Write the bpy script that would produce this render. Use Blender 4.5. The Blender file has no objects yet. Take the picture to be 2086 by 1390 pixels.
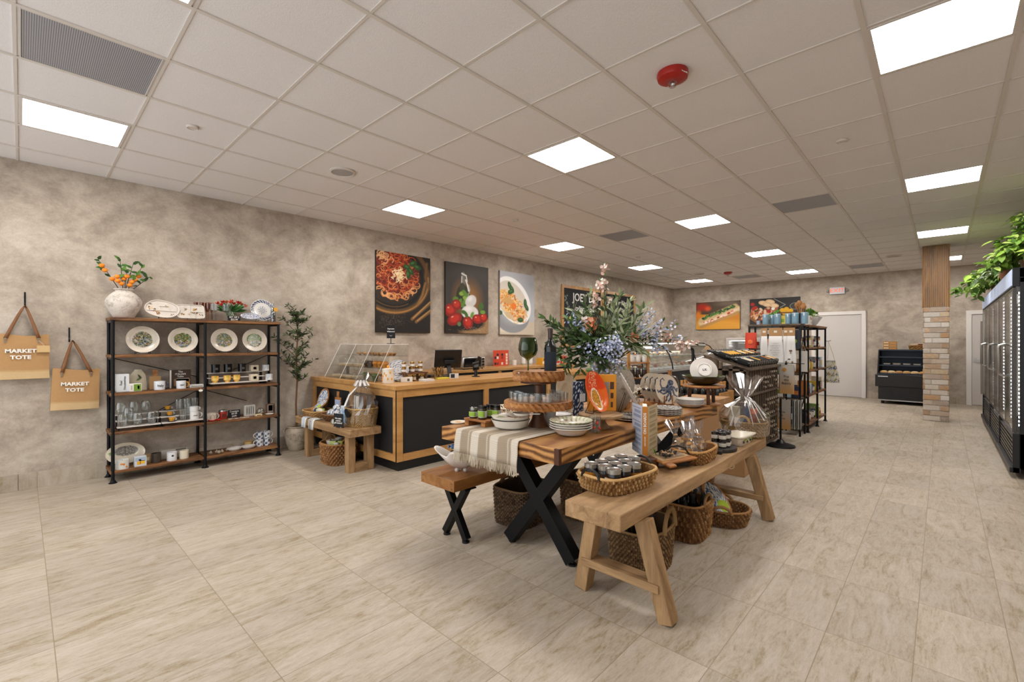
import bpy, math, random
import numpy as np
from mathutils import Matrix, Vector
R = random.Random(7)
PI = math.pi
SC = bpy.context.scene
COL = SC.collection
# ---------- camera, world, exposure ----------
FPX, CXP, CYP, YAW, HC, HCEIL = 935.8, 1043.0, 697.0, 0.75277, 1.36, 3.02
cam = bpy.data.cameras.new('camera'); camo = bpy.data.objects.new('camera', cam); COL.objects.link(camo)
cam.sensor_fit = 'HORIZONTAL'; cam.sensor_width = 36.0; cam.lens = 36.0*FPX/2086.0
cam.shift_y = (CYP-695.0)/2086.0; cam.clip_start = .05
camo.location = (0, 0, HC); camo.rotation_euler = (PI/2, 0, YAW)
SC.camera = camo
w = bpy.data.worlds.new('world'); SC.world = w; w.use_nodes = True
w.node_tree.nodes['Background'].inputs[0].default_value = (.93, .965, 1.0, 1)
w.node_tree.nodes['Background'].inputs[1].default_value = 2.2
SC.view_settings.view_transform = 'Standard'; SC.view_settings.look = 'None'
SC.view_settings.exposure = 0.0; SC.view_settings.gamma = 1.0; SC.view_settings.use_curve_mapping = False
LAMP = 35.0
SC.cycles.max_bounces = 7; SC.cycles.diffuse_bounces = 4; SC.cycles.glossy_bounces = 3
SC.cycles.transmission_bounces = 5; SC.cycles.transparent_max_bounces = 10
SC.cycles.caustics_reflective = False; SC.cycles.caustics_refractive = False
SC.cycles.sample_clamp_indirect = 6.0; SC.cycles.use_denoising = True

# ---------- measuring: a pixel seen on a known plane ----------
_s, _c = math.sin(YAW), math.cos(YAW)
def _ray(u, v):
    r = (u-CXP)/FPX
    return r*_c-_s, r*_s+_c, (CYP-v)/FPX
def PZ(u, v, z=0.0):
    x, y, k = _ray(u, v); t = (z-HC)/k; return Vector((x*t, y*t, z))
def PX(u, v, X):
    x, y, k = _ray(u, v); t = X/x; return Vector((X, y*t, HC+k*t))
def PY(u, v, Y):
    x, y, k = _ray(u, v); t = Y/y; return Vector((x*t, Y, HC+k*t))
def mpp(p):  # metres per pixel at the depth of p
    return (-p[0]*_s+p[1]*_c)/FPX

# ---------- colours and materials ----------
def C(h):
    if not isinstance(h, str): return tuple(h)
    h = h.lstrip('#'); o = []
    for i in (0, 2, 4):
        c = int(h[i:i+2], 16)/255
        o.append(c/12.92 if c <= .04045 else ((c+.055)/1.055)**2.4)
    return tuple(o)
class NT:
    def __init__(s, name):
        s.m = bpy.data.materials.new(name); s.m.use_nodes = True; s.t = s.m.node_tree
        s.b = s.t.nodes['Principled BSDF']; s.out = s.t.nodes['Material Output']
    def n(s, typ, **kw):
        x = s.t.nodes.new('ShaderNode'+typ)
        for k, v in kw.items():
            if k.startswith('i_'):
                k = k[2:]; k = int(k) if k.isdigit() else k.replace('_', ' ')
                x.inputs[k].default_value = v
            else: setattr(x, k, v)
        return x
    def l(s, a, b): s.t.links.new(a, b)
    def math(s, op, a, b=None, c=None):
        x = s.n('Math', operation=op)
        for i, q in enumerate((a, b, c)):
            if q is None: continue
            if isinstance(q, (int, float)): x.inputs[i].default_value = q
            else: s.l(q, x.inputs[i])
        return x.outputs[0]
    def ramp(s, fac, stops):
        x = s.n('ValToRGB'); e = x.color_ramp.elements
        while len(e) < len(stops): e.new(.5)
        for q, (p, c) in zip(e, stops): q.position = p; q.color = (*C(c), 1)
        s.l(fac, x.inputs[0]); return x.outputs[0]
    def coord(s, scale=(1, 1, 1), loc=(0, 0, 0), rot=(0, 0, 0)):
        tc = s.n('TexCoord'); mp = s.n('Mapping')
        mp.inputs['Scale'].default_value = scale; mp.inputs['Location'].default_value = loc; mp.inputs['Rotation'].default_value = rot
        s.l(tc.outputs['Object'], mp.inputs[0]); return mp.outputs[0]
    def noise(s, vec, scale, detail=4, rough=.55, dist=0.0):
        x = s.n('TexNoise'); x.inputs['Scale'].default_value = scale; x.inputs['Detail'].default_value = detail
        x.inputs['Roughness'].default_value = rough; x.inputs['Distortion'].default_value = dist
        s.l(vec, x.inputs['Vector']); return x.outputs['Fac']
    def mix(s, fac, a, b, mode='MIX'):
        x = s.n('Mix', data_type='RGBA', blend_type=mode)
        for i, q in ((0, fac), (6, a), (7, b)):
            if isinstance(q, (int, float)): x.inputs[i].default_value = q
            elif isinstance(q, (tuple, str)): x.inputs[i].default_value = (*C(q), 1)
            else: s.l(q, x.inputs[i])
        return x.outputs[2]
    def bump(s, h, strength=.3, dist=.01):
        x = s.n('Bump'); x.inputs['Strength'].default_value = strength; x.inputs['Distance'].default_value = dist
        s.l(h, x.inputs['Height']); s.l(x.outputs[0], s.b.inputs['Normal'])
    def base(s, c): s.l(c, s.b.inputs['Base Color'])
    def set(s, rough=.5, metal=0, spec=.5, trans=0, ior=1.45, alpha=1):
        b = s.b.inputs; b['Roughness'].default_value = rough; b['Metallic'].default_value = metal
        b['Specular IOR Level'].default_value = spec; b['Transmission Weight'].default_value = trans
        b['IOR'].default_value = ior; b['Alpha'].default_value = alpha; return s.m
MATS = {}
def plain(name, c, rough=.5, metal=0, spec=.5, var=.06, vs=40, bump=0):
    if name in MATS: return MATS[name]
    n = NT(name); c = C(c); v = n.coord()
    f = n.noise(v, vs, 3)
    lo = tuple(x*(1-var) for x in c); hi = tuple(min(1, x*(1+var)) for x in c)
    n.base(n.mix(f, lo, hi))
    if bump: n.bump(f, bump, .005)
    MATS[name] = n.set(rough, metal, spec); return MATS[name]
def painted(name, rough=.45, metal=0, spec=.5, bump=0, vs=120):  # the thing's own colours come with its mesh
    n = NT(name); a = n.n('Attribute', attribute_name='Col'); f = n.noise(n.coord(), vs, 2)
    k = n.n('MapRange'); k.inputs[3].default_value = .93; k.inputs[4].default_value = 1.05
    n.l(f, k.inputs[0]); n.base(n.mix(1.0, a.outputs['Color'], k.outputs[0], 'MULTIPLY'))
    if bump: n.bump(f, bump, .004)
    MATS[name] = n.set(rough, metal, spec); return MATS[name]
def wood(name, stops, ax=0, fine=30, stretch=9, rough=.5, ring=0, dist=1.2, bump=.15):
    n = NT(name); sc = [stretch]*3; sc[ax] = 1.0
    v = n.coord(tuple(sc))
    f = n.noise(v, 1.6, 6, .6, dist)
    if ring:
        sc2 = [3.0]*3; sc2[ax] = .55; v2 = n.coord(tuple(sc2))
        w_ = n.n('TexWave', wave_type='BANDS', bands_direction='DIAGONAL'); w_.inputs['Scale'].default_value = ring
        w_.inputs['Distortion'].default_value = 9; w_.inputs['Detail'].default_value = 2; w_.inputs['Detail Scale'].default_value = .6
        n.l(v2, w_.inputs[0]); f = n.math('ADD', n.math('MULTIPLY', f, .45), n.math('MULTIPLY', w_.outputs['Fac'], .5))
    g = n.noise(n.coord(tuple(x*fine if i != ax else fine*.25 for i, x in enumerate([1.6]*3))), 2.5, 3)
    f2 = n.math('ADD', n.math('MULTIPLY', f, .8), n.math('MULTIPLY', g, .2))
    n.base(n.ramp(f2, stops)); n.bump(f2, bump, .004)
    MATS[name] = n.set(rough); return MATS[name]
def glassy(name, tint='#ffffff', rough=.02, mixf=.12, spec=.5):  # thin clear material: mostly see-through with a sharp sheen
    n = NT(name); t = n.n('BsdfTransparent'); t.inputs[0].default_value = (*C(tint), 1)
    g = n.n('BsdfGlossy'); g.inputs['Roughness'].default_value = rough
    lw = n.n('LayerWeight'); lw.inputs[0].default_value = .35
    f = n.math('ADD', n.math('MULTIPLY', lw.outputs['Facing'], .55), mixf)
    mx = n.n('MixShader'); n.l(f, mx.inputs[0]); n.l(t.outputs[0], mx.inputs[1]); n.l(g.outputs[0], mx.inputs[2])
    n.l(mx.outputs[0], n.out.inputs[0]); MATS[name] = n.m; return n.m
def glow(name, c, s):
    n = NT(name); n.b.inputs['Base Color'].default_value = (*C(c), 1); n.b.inputs['Emission Color'].default_value = (*C(c), 1)
    n.b.inputs['Emission Strength'].default_value = s; MATS[name] = n.m; return n.m

# ---------- mesh builder ----------
def rotz(a):
    m = np.eye(4); c, s = math.cos(a), math.sin(a); m[0, 0] = c; m[0, 1] = -s; m[1, 0] = s; m[1, 1] = c; return m
def TR(loc=(0, 0, 0), rx=0, ry=0, rz=0, s=1):
    m = Matrix.Translation(loc) @ Matrix.Rotation(rz, 4, 'Z') @ Matrix.Rotation(ry, 4, 'Y') @ Matrix.Rotation(rx, 4, 'X')
    if s != 1: m = m @ Matrix.Diagonal((*((s,)*3 if not isinstance(s, tuple) else s), 1))
    return np.array(m)
class M:
    def __init__(s): s.V = []; s.F = []; s.K = []; s.n = 0; s.T = None
    def add(s, V, F, col=None):
        V = np.asarray(V, float).reshape(-1, 3)
        if s.T is not None: V = V @ s.T[:3, :3].T + s.T[:3, 3]
        o = s.n; s.V.append(V); s.F += [tuple(i+o for i in f) for f in F]; s.n += len(V)
        if col is None: col = (1, 1, 1)
        k = np.asarray(C(col) if isinstance(col, (str, tuple)) else col, float)
        if k.ndim == 1: k = np.tile(k, (len(V), 1))
        s.K.append(k); return s
    def box(s, a, b, col=None):
        x0, y0, z0 = (min(p, q) for p, q in zip(a, b)); x1, y1, z1 = (max(p, q) for p, q in zip(a, b))
        V = [(x, y, z) for z in (z0, z1) for y in (y0, y1) for x in (x0, x1)]
        return s.add(V, [(0, 2, 3, 1), (4, 5, 7, 6), (0, 1, 5, 4), (2, 6, 7, 3), (0, 4, 6, 2), (1, 3, 7, 5)], col)
    def cbox(s, c, d, col=None, T=None):  # centre, size
        o = s.T
        if T is not None: s.T = T if o is None else o @ T
        s.box([c[i]-d[i]/2 for i in range(3)], [c[i]+d[i]/2 for i in range(3)], col); s.T = o; return s
    def beam(s, p, q, w, d, up=(0, 0, 1), col=None):  # bar of section w x d from p to q
        p, q = Vector(p), Vector(q); z = (q-p).normalized(); x = Vector(up).cross(z)
        if x.length < 1e-4: x = Vector((1, 0, 0))
        x.normalize(); y = z.cross(x)
        V = [tuple(o+x*(w/2*a)+y*(d/2*b)) for o in (p, q) for a, b in ((-1, -1), (1, -1), (1, 1), (-1, 1))]
        return s.add(V, [(3, 2, 1, 0), (4, 5, 6, 7), (0, 1, 5, 4), (1, 2, 6, 5), (2, 3, 7, 6), (3, 0, 4, 7)], col)
    def tube(s, pts, r, n=6, col=None, cap=True):
        P = [Vector(p) for p in pts]; N = len(P); rr = r if isinstance(r, (list, tuple)) else [r]*N
        V = []; up = Vector((0, 0, 1)); prev = None
        for i in range(N):
            t = (P[min(i+1, N-1)]-P[max(i-1, 0)]).normalized()
            if prev is None:
                x = t.cross(up)
                if x.length < .05: x = t.cross(Vector((1, 0, 0)))
            else: x = prev - t*prev.dot(t)
            if x.length < 1e-6: x = t.orthogonal()
            x.normalize(); y = t.cross(x); prev = x
            V += [tuple(P[i]+(x*math.cos(2*PI*k/n)+y*math.sin(2*PI*k/n))*rr[i]) for k in range(n)]
        F = [(i*n+k, i*n+(k+1) % n, (i+1)*n+(k+1) % n, (i+1)*n+k) for i in range(N-1) for k in range(n)]
        if cap: F += [tuple(range(n-1, -1, -1)), tuple((N-1)*n+k for k in range(n))]
        return s.add(V, F, col)
    def cyl(s, p, q, r, r2=None, n=16, col=None): return s.tube([p, q], [r, r if r2 is None else r2], n, col)
    def lathe(s, prof, n=24, c=(0, 0, 0), col=None, sx=1, sy=1, cf=None, loop=False):
        k = len(prof); V = []; K = []
        for j, (r, z) in enumerate(prof):
            for i in range(n):
                a = 2*PI*i/n; V.append((c[0]+r*sx*math.cos(a), c[1]+r*sy*math.sin(a), c[2]+z))
                if cf: K.append(C(cf(r, a, z, j)))
        F = [(j*n+i, j*n+(i+1) % n, (j+1)*n+(i+1) % n, (j+1)*n+i) for j in range(k-1) for i in range(n)]
        if prof[0][0] > 1e-5 and not loop: F.append(tuple(range(n-1, -1, -1)))
        if prof[-1][0] > 1e-5 and not loop: F.append(tuple((k-1)*n+i for i in range(n)))
        return s.add(V, F, np.array(K) if cf else col)
    def ball(s, c, r, n=10, col=None, sz=(1, 1, 1)):
        m = max(4, n//2+1); V = [(c[0], c[1], c[2]-r*sz[2])]
        for j in range(1, m):
            t = PI*j/m
            V += [(c[0]+r*sz[0]*math.sin(t)*math.cos(2*PI*i/n), c[1]+r*sz[1]*math.sin(t)*math.sin(2*PI*i/n), c[2]-r*sz[2]*math.cos(t)) for i in range(n)]
        V.append((c[0], c[1], c[2]+r*sz[2])); L = len(V)-1
        F = [(0, 1+(i+1) % n, 1+i) for i in range(n)] + [(L, L-n+i, L-n+(i+1) % n) for i in range(n)]
        F += [(1+j*n+i, 1+j*n+(i+1) % n, 1+(j+1)*n+(i+1) % n, 1+(j+1)*n+i) for j in range(m-2) for i in range(n)]
        return s.add(V, F, col)
    def grid(s, P, col=None, wrap=False):  # P: rows x cols x 3
        P = np.asarray(P, float); a, b = P.shape[:2]; e = b if wrap else b-1
        F = [(i*b+j, i*b+(j+1) % b, (i+1)*b+(j+1) % b, (i+1)*b+j) for i in range(a-1) for j in range(e)]
        if col is not None and not isinstance(col, (str, tuple)): col = np.asarray(col).reshape(-1, 3)
        return s.add(P.reshape(-1, 3), F, col)
    def leaf(s, p, d, L, W, nrm=(0, 0, 1), col=None, curl=.15):
        p = Vector(p); d = Vector(d).normalized(); x = d.cross(Vector(nrm))
        if x.length < .05: x = d.orthogonal()
        x.normalize(); u = x.cross(d)
        V = [p, p+d*L*.3+x*W*.45+u*L*.04, p+d*L*.3-x*W*.45+u*L*.04, p+d*L*.35-u*L*.03, p+d*L*.68+x*W*.38-u*L*curl*.3, p+d*L*.68-x*W*.38-u*L*curl*.3, p+d*L*.7-u*L*(curl*.3+.04), p+d*L-u*L*curl]
        return s.add([tuple(q) for q in V], [(0, 3, 1), (0, 2, 3), (1, 3, 6, 4), (3, 2, 5, 6), (4, 6, 7), (6, 5, 7)], col)
    def build(s, name, mat, parent=None, label=None, bevel=0, flat=False, thick=0, ang=.6):
        me = bpy.data.meshes.new(name)
        V = np.concatenate(s.V); me.from_pydata(V.tolist(), [], s.F); me.update()
        a = me.color_attributes.new('Col', 'FLOAT_COLOR', 'POINT')
        K = np.concatenate(s.K); a.data.foreach_set('color', np.concatenate([K, np.ones((len(K), 1))], 1).astype(np.float32).ravel())
        if not flat:
            me.shade_smooth(); me.set_sharp_from_angle(angle=ang)
        me.materials.append(MATS[mat] if isinstance(mat, str) else mat)
        o = bpy.data.objects.new(name, me); COL.objects.link(o)
        if parent is not None: o.parent = parent
        if label: o['label'] = label
        if thick:
            q = o.modifiers.new('thick', 'SOLIDIFY'); q.thickness = thick; q.offset = -1
        if bevel:
            q = o.modifiers.new('bevel', 'BEVEL'); q.width = bevel; q.segments = 2; q.limit_method = 'ANGLE'; q.angle_limit = .7
        return o
def _parts(s, name, mat, parent, bevel=0, label=None):  # every piece of the builder becomes a part of its own
    out = []; base = 0
    for V, K in zip(s.V, s.K):
        e = base+len(V); q = M(); q.V = [V]; q.K = [K]; q.n = len(V)
        q.F = [tuple(i-base for i in f) for f in s.F if base <= f[0] < e]; out.append(q.build(name, mat, parent, label, bevel)); base = e
    return out
M.parts = _parts
def tag(o, label, cat, group=None, kind=None):
    o['label'] = label; o['category'] = cat
    if group: o['group'] = group
    if kind: o['kind'] = kind
    return o
def thing(name, label, cat, loc=(0, 0, 0), rz=0, group=None, rx=0, ry=0):
    o = bpy.data.objects.new(name, None); COL.objects.link(o); o.empty_display_size = .1
    o.location = loc; o.rotation_euler = (rx, ry, rz); return tag(o, label, cat, group)
def solo(m, name, mat, label, cat, loc=(0, 0, 0), rz=0, group=None, bevel=0, rx=0, ry=0, **k):
    o = m.build(name, mat, bevel=bevel, **k); o.location = loc; o.rotation_euler = (rx, ry, rz); return tag(o, label, cat, group)
def struct(m, name, mat, parent=None, bevel=0, **k):
    o = m.build(name, mat, parent, bevel=bevel, **k)
    if parent is None: o['kind'] = 'structure'
    return o
def dup(root, loc, rz=None, label=None, group=None):
    c = root.copy(); COL.objects.link(c); c.location = loc
    if rz is not None: c.rotation_euler = (c.rotation_euler[0], c.rotation_euler[1], rz)
    if label: c['label'] = label
    if group: c['group'] = group
    def rec(a, b):
        for ch in list(a.children):
            d = ch.copy(); COL.objects.link(d); d.parent = b; rec(ch, d)
    rec(root, c); return c
def text(s, name, size, mat, parent=None, loc=(0, 0, 0), rot=(0, 0, 0), bold=0, depth=.0006, align='CENTER', sx=1, label=None, lead=1.0):
    cu = bpy.data.curves.new('t', 'FONT'); cu.body = s; cu.size = size; cu.align_x = align; cu.align_y = 'CENTER'
    cu.offset = bold; cu.extrude = depth; cu.resolution_u = 2; cu.space_line = lead
    t = bpy.data.objects.new('t', cu); COL.objects.link(t)
    dg = bpy.context.evaluated_depsgraph_get(); me = bpy.data.meshes.new_from_object(t.evaluated_get(dg))
    bpy.data.objects.remove(t); bpy.data.curves.remove(cu)
    me.materials.clear(); me.materials.append(MATS[mat] if isinstance(mat, str) else mat)
    o = bpy.data.objects.new(name, me); COL.objects.link(o); o.location = loc; o.rotation_euler = rot; o.scale = (sx, 1, 1)
    if parent is not None: o.parent = parent
    if label: o['label'] = label
    return o
FACE_X = (PI/2, 0, PI/2)     # text on a plane whose front looks towards +x
FACE_Y = (PI/2, 0, 0)        # text on a plane whose front looks towards -y

# ---------- the material list ----------
painted('ceramic', .22, spec=.6); painted('matte_paint', .75); painted('satin', .45); painted('paper', .85)
painted('print', .6); painted('foil', .25, metal=.8); painted('leafy', .55, spec=.3); painted('weave', .8, bump=.5, vs=260)
painted('cloth', .95, bump=.4, vs=500)
plain('black_metal', '#17181a', .42, .6); plain('black_satin', '#141416', .35); plain('black_matte', '#1b1a1b', .75)
plain('steel', '#b8b8b6', .28, 1.0); plain('white_paint', '#cfc9c3', .55); plain('white_gloss', '#e9e6e0', .2)
plain('chalk', '#e8e6df', .9); plain('leather', '#7a4f2c', .5, bump=.3, vs=90); plain('board_black', '#1a1b1e', .8)
plain('door_white', '#c9c3be', .45, var=.01); plain('frame_white', '#dfdad5', .45, var=.01); plain('tile_vent', '#8d9099', .5); plain('red_gloss', '#a01f19', .3)
plain('soil', '#3a3a22', .95, bump=1, vs=200); plain('charcoal_wood', '#2c2723', .6); plain('dark_glassy', '#0a0a0d', .08)
plain('brass', '#c49a4a', .3, 1.0); plain('iron_wire', '#131314', .4, .7); plain('ribbon', '#d9d6d2', .35)
glassy('clear_glass', '#fafcfc', .02, .05); glassy('acrylic', '#fafcfc', .02, .05); glassy('green_glass', '#9db56e', .02, .03)
glassy('amber_glass', '#d8a45c', .05, .12); glassy('film', '#f6f6f8', .12, .13); glassy('smoke_glass', '#8f9396', .03, .2)
glow('lamp_white', '#fffaf5', LAMP); glow('glow_blue', '#bccae6', .25); glow('exit_orange', '#ff6418', .7); glow('lit_strip', '#ffffff', 14.0)
# ---------- setting materials ----------
def mk_wall():
    n = NT('plaster'); v = n.coord()
    a = n.noise(n.coord((1, 1, 1.25)), 1.7, 14, .72, .35); b = n.noise(n.coord((2.2, 2.2, 3.0)), 2.2, 8, .75, .3); c = n.noise(v, 60, 4, .7)
    f = n.math('ADD', n.math('MULTIPLY', a, .58), n.math('ADD', n.math('MULTIPLY', b, .32), n.math('MULTIPLY', c, .10)))
    n.base(n.ramp(f, [(.37, '#8c8073'), (.45, '#a39688'), (.53, '#b6aa9b'), (.62, '#c9c0b3')]))
    n.bump(f, .25, .01); MATS['plaster'] = n.set(.7)
mk_wall()
def mk_floor():
    n = NT('floor_tile'); tc = n.n('TexCoord'); sp = n.n('SeparateXYZ'); n.l(tc.outputs['Object'], sp.inputs[0])
    X = n.math('DIVIDE', n.math('ADD', sp.outputs[0], .09), .3105); Y = n.math('DIVIDE', n.math('SUBTRACT', sp.outputs[1], .10), .6195)
    ix, iy = n.math('FLOOR', X), n.math('FLOOR', Y); fx, fy = n.math('FRACT', X), n.math('FRACT', Y)
    ex = n.math('MULTIPLY', n.math('MINIMUM', fx, n.math('SUBTRACT', 1.0, fx)), .3105)
    ey = n.math('MULTIPLY', n.math('MINIMUM', fy, n.math('SUBTRACT', 1.0, fy)), .6195)
    grout = n.math('LESS_THAN', n.math('MINIMUM', ex, ey), .0017)
    cb = n.n('CombineXYZ'); n.l(ix, cb.inputs[0]); n.l(iy, cb.inputs[1])
    wn = n.n('TexWhiteNoise', noise_dimensions='2D'); n.l(cb.outputs[0], wn.inputs['Vector'])
    off = n.n('VectorMath', operation='SCALE'); off.inputs['Scale'].default_value = 37.0; n.l(wn.outputs['Color'], off.inputs[0])
    def streak(scale, s, d, dist, rot):
        mp = n.n('Mapping'); mp.inputs['Rotation'].default_value = (0, 0, rot); mp.inputs['Scale'].default_value = scale
        n.l(tc.outputs['Object'], mp.inputs[0]); ad = n.n('VectorMath', operation='ADD'); n.l(mp.outputs[0], ad.inputs[0]); n.l(off.outputs[0], ad.inputs[1])
        return n.noise(ad.outputs[0], s, d, .68, dist)
    a = streak((6.5, 1.3, 1), 2.6, 12, 1.3, .16); b = streak((1, 1, 1), 2.0, 5, 1.0, .0); c = streak((20, 4.0, 1), 6, 8, .8, .22)
    g = n.noise(tc.outputs['Object'], 150, 3, .8)
    f = n.math('ADD', n.math('ADD', n.math('MULTIPLY', a, .44), n.math('MULTIPLY', c, .28)), n.math('ADD', n.math('MULTIPLY', b, .18), n.math('MULTIPLY', g, .12)))
    col = n.ramp(f, [(.37, '#84745c'), (.43, '#9c8d73'), (.475, '#ada18f'), (.53, '#b7ac9e'), (.62, '#c3bab0')])
    hue = n.mix(b, '#c8c2be', '#d8ccae'); col = n.mix(.28, col, hue, 'MULTIPLY')
    br = n.n('MapRange'); br.inputs[3].default_value = .93; br.inputs[4].default_value = 1.09; n.l(wn.outputs['Value'], br.inputs[0])
    col = n.mix(1.0, col, br.outputs[0], 'MULTIPLY')
    n.base(n.mix(grout, col, '#8a7c66')); n.bump(n.math('SUBTRACT', f, n.math('MULTIPLY', grout, .3)), .22, .006)
    MATS['floor_tile'] = n.set(.5, spec=.4)
mk_floor()
def mk_ceiling():
    n = NT('ceiling_tile'); v = n.coord(); g = n.noise(v, 170, 2, .6); b = n.noise(v, 1.2, 2)
    n.base(n.mix(g, '#d8d5d5', '#ebe8e8')); n.bump(g, .35, .004); MATS['ceiling_tile'] = n.set(.9, spec=.2)
mk_ceiling()
plain('grid_white', '#d0c9c2', .5, var=.01)
wood('shelf_wood', [(.30, '#2e1c10'), (.45, '#5b3a20'), (.58, '#8a5e36'), (.72, '#a87a4c')], 1, ring=0, rough=.55, dist=1.5)
wood('counter_wood', [(.25, '#8f6332'), (.5, '#b98950'), (.75, '#cfa468')], 1, stretch=5, rough=.35, dist=.4)
wood('counter_wood_x', [(.25, '#8f6332'), (.5, '#b98950'), (.75, '#cfa468')], 0, stretch=5, rough=.35, dist=.4)
wood('counter_wood_z', [(.25, '#8f6332'), (.5, '#b98950'), (.75, '#cfa468')], 2, stretch=5, rough=.35, dist=.4)
wood('pine_amber', [(.12, '#58330f'), (.32, '#85562a'), (.5, '#9a6a38'), (.8, '#b0844e')], 1, ring=1.6, rough=.45)
wood('bench_amber', [(.25, '#633c18'), (.5, '#8c5c2e'), (.75, '#a97a46')], 1, stretch=7, rough=.4)
wood('oak_pale', [(.28, '#624830'), (.42, '#8f6f4c'), (.58, '#ab8a62'), (.78, '#c0a078')], 1, stretch=8, rough=.65, dist=1.0, bump=.3)
wood('oak_pale_z', [(.28, '#624830'), (.42, '#8f6f4c'), (.58, '#a98860'), (.78, '#bd9d76')], 2, stretch=8, rough=.65, dist=1.0, bump=.3)
wood('oak_pale_x', [(.28, '#624830'), (.42, '#8f6f4c'), (.58, '#a98860'), (.78, '#bd9d76')], 0, stretch=8, rough=.65, dist=1.0, bump=.3)
wood('mango_wood', [(.28, '#5d3516'), (.45, '#935d2e'), (.6, '#b9824a'), (.8, '#c99b66')], 0, stretch=5, rough=.5, dist=2.0)
wood('mango_dark', [(.3, '#2f1c10'), (.5, '#573620'), (.7, '#7a5030')], 2, stretch=4, rough=.45, dist=2.0)
wood('slat_wood', [(.3, '#583812'), (.5, '#82561d'), (.75, '#a0712b')], 2, stretch=8, rough=.55)
wood('gray_plank', [(.3, '#3a3027'), (.5, '#5c4d3f'), (.75, '#7d6c5a')], 2, stretch=8, rough=.7)

# ---------- shell ----------
WX, WY, WR = -6.17, 14.0, 1.42
m = M(); m.box((WX-.15, -2.0, -.12), (WR+.15, WY+.15, 0)); struct(m, 'floor', 'floor_tile')
m = M(); m.box((WX-.15, -2.0, 0), (WX, WY+.15, HCEIL+.3)); struct(m, 'wall_left', 'plaster')
m = M(); m.box((WX, WY, 0), (WR, WY+.15, HCEIL+.3)); struct(m, 'wall_back', 'plaster')
m = M(); m.box((WR, -2.0, 0), (WR+.15, WY+.15, HCEIL+.3)); struct(m, 'wall_right', 'plaster')
m = M(); m.box((WX, -2.0, HCEIL+.006), (WR, WY, HCEIL+.12)); ceil = struct(m, 'ceiling', 'ceiling_tile')
m = M()
GX = [-2.722+.6045*k for k in range(-5, 6)] + [.3025+.6045, .3025+1.209]
GX = sorted(set(round(-2.722+.6045*k, 4) for k in range(-5, 7)))
GY = [round(.589+.616*j, 4) for j in range(-4, 22)]
for x in GX: m.box((x-.012, -1.95, HCEIL-.001), (x+.012, WY, HCEIL+.01))
for y in GY: m.box((WX, y-.008, HCEIL+.0005), (WR, y+.008, HCEIL+.01))
struct(m, 'grid_rails', 'grid_white', ceil)
m = M()
for k in range(40):
    y0 = -1.9+.6195*k+.02
    if y0 < WY-.3: m.box((WX, y0+.002, 0), (WX+.011, y0+.6175, .15))
struct(m, 'baseboard_left', 'floor_tile', bevel=.001)
m = M()
for a, b in ((-6.15, -2.47), (-1.35, .36), (.98+.3, WR)):
    x = a
    while x < b-.02:
        e = min(x+.31, b); m.box((x+.001, WY-.011, 0), (e-.001, WY, .15)); x = e
struct(m, 'baseboard_back', 'floor_tile', bevel=.001)
# doors
def door(n, x0, x1, top, glass):
    f = M(); t = .085
    f.box((x0, WY-.05, 0), (x0+t, WY-.001, top)); f.box((x1-t, WY-.05, 0), (x1, WY-.001, top)); f.box((x0, WY-.052, top-t), (x1, WY-.001, top))
    s = M(); a, b, h = x0+t+.003, x1-t-.003, top-t-.003
    if glass:
        s.box((a, WY-.03, .008), (a+.13, WY-.006, h)); s.box((b-.13, WY-.03, .008), (b, WY-.006, h)); s.box((a+.13, WY-.03, .008), (b-.13, WY-.006, .25)); s.box((a+.13, WY-.03, h-.15), (b-.13, WY-.006, h))
    else: s.box((a, WY-.03, .008), (b, WY-.006, h))
    o = struct(s, 'door_%d' % n, 'door_white', bevel=.002); struct(f, 'door_frame', 'frame_white', o, bevel=.003)
    if glass:
        g = M(); g.box((a+.13, WY-.02, .25), (b-.13, WY-.012, h-.15)); g.build('glass_pane', plain('frosted_pane', '#8e857c', .35, var=.02), o)
        k = M(); k.box((a+.03, WY-.038, .93), (a+.075, WY-.03, 1.02)); k.cyl((a+.052, WY-.075, .975), (a+.052, WY-.03, .975), .011); k.beam((a+.045, WY-.075, .975), (a+.17, WY-.075, .975), .018, .014); k.build('door_handle', 'steel', o)
door(1, -2.47, -1.35, 2.12, False); door(2, .376, 1.30, 2.04, True)
# column: thin brick below, timber slats above
cx0, cx1, cy0, cy1 = -.25, .088, 10.72, 11.06
core = M(); core.box((cx0+.015, cy0+.015, 0), (cx1-.015, cy1-.015, HCEIL), '#b7aca0'); colm = struct(core, 'column', 'matte_paint')
bm = M(); RB = random.Random(3); rows = 22; rh = 1.965/rows
BC = ['#cfc2b3', '#d9d0c5', '#c29a72', '#cbab88', '#b99a7c', '#d6cabd', '#c4b09c', '#ddd5cb', '#cdb595', '#b3a191']
for r in range(rows):
    z0, z1 = r*rh+.005, (r+1)*rh-.005; o = (r % 2)*.11+RB.uniform(-.02, .02)
    for side in range(4):
        L = (cx1-cx0) if side % 2 == 0 else (cy1-cy0); x = -o
        while x < L:
            a, b = max(x, 0)+.004, min(x+.215, L)-.004; x += .22
            if b-a < .02: continue
            p = RB.uniform(.002, .009); k = C(RB.choice(BC))
            g_ = RB.uniform(.82, 1.08); k = tuple(min(1, q*g_) for q in k)
            if side == 0: bm.box((cx0+a, cy0+.012-p-.004, z0), (cx0+b, cy0+.03, z1), k)
            elif side == 2: bm.box((cx0+a, cy1-.03, z0), (cx0+b, cy1-.008+p, z1), k)
            elif side == 1: bm.box((cx1-.03, cy0+a, z0), (cx1-.008+p, cy0+b, z1), k)
            else: bm.box((cx0+.012-p-.004, cy0+a, z0), (cx0+.03, cy0+b, z1), k)
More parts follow.
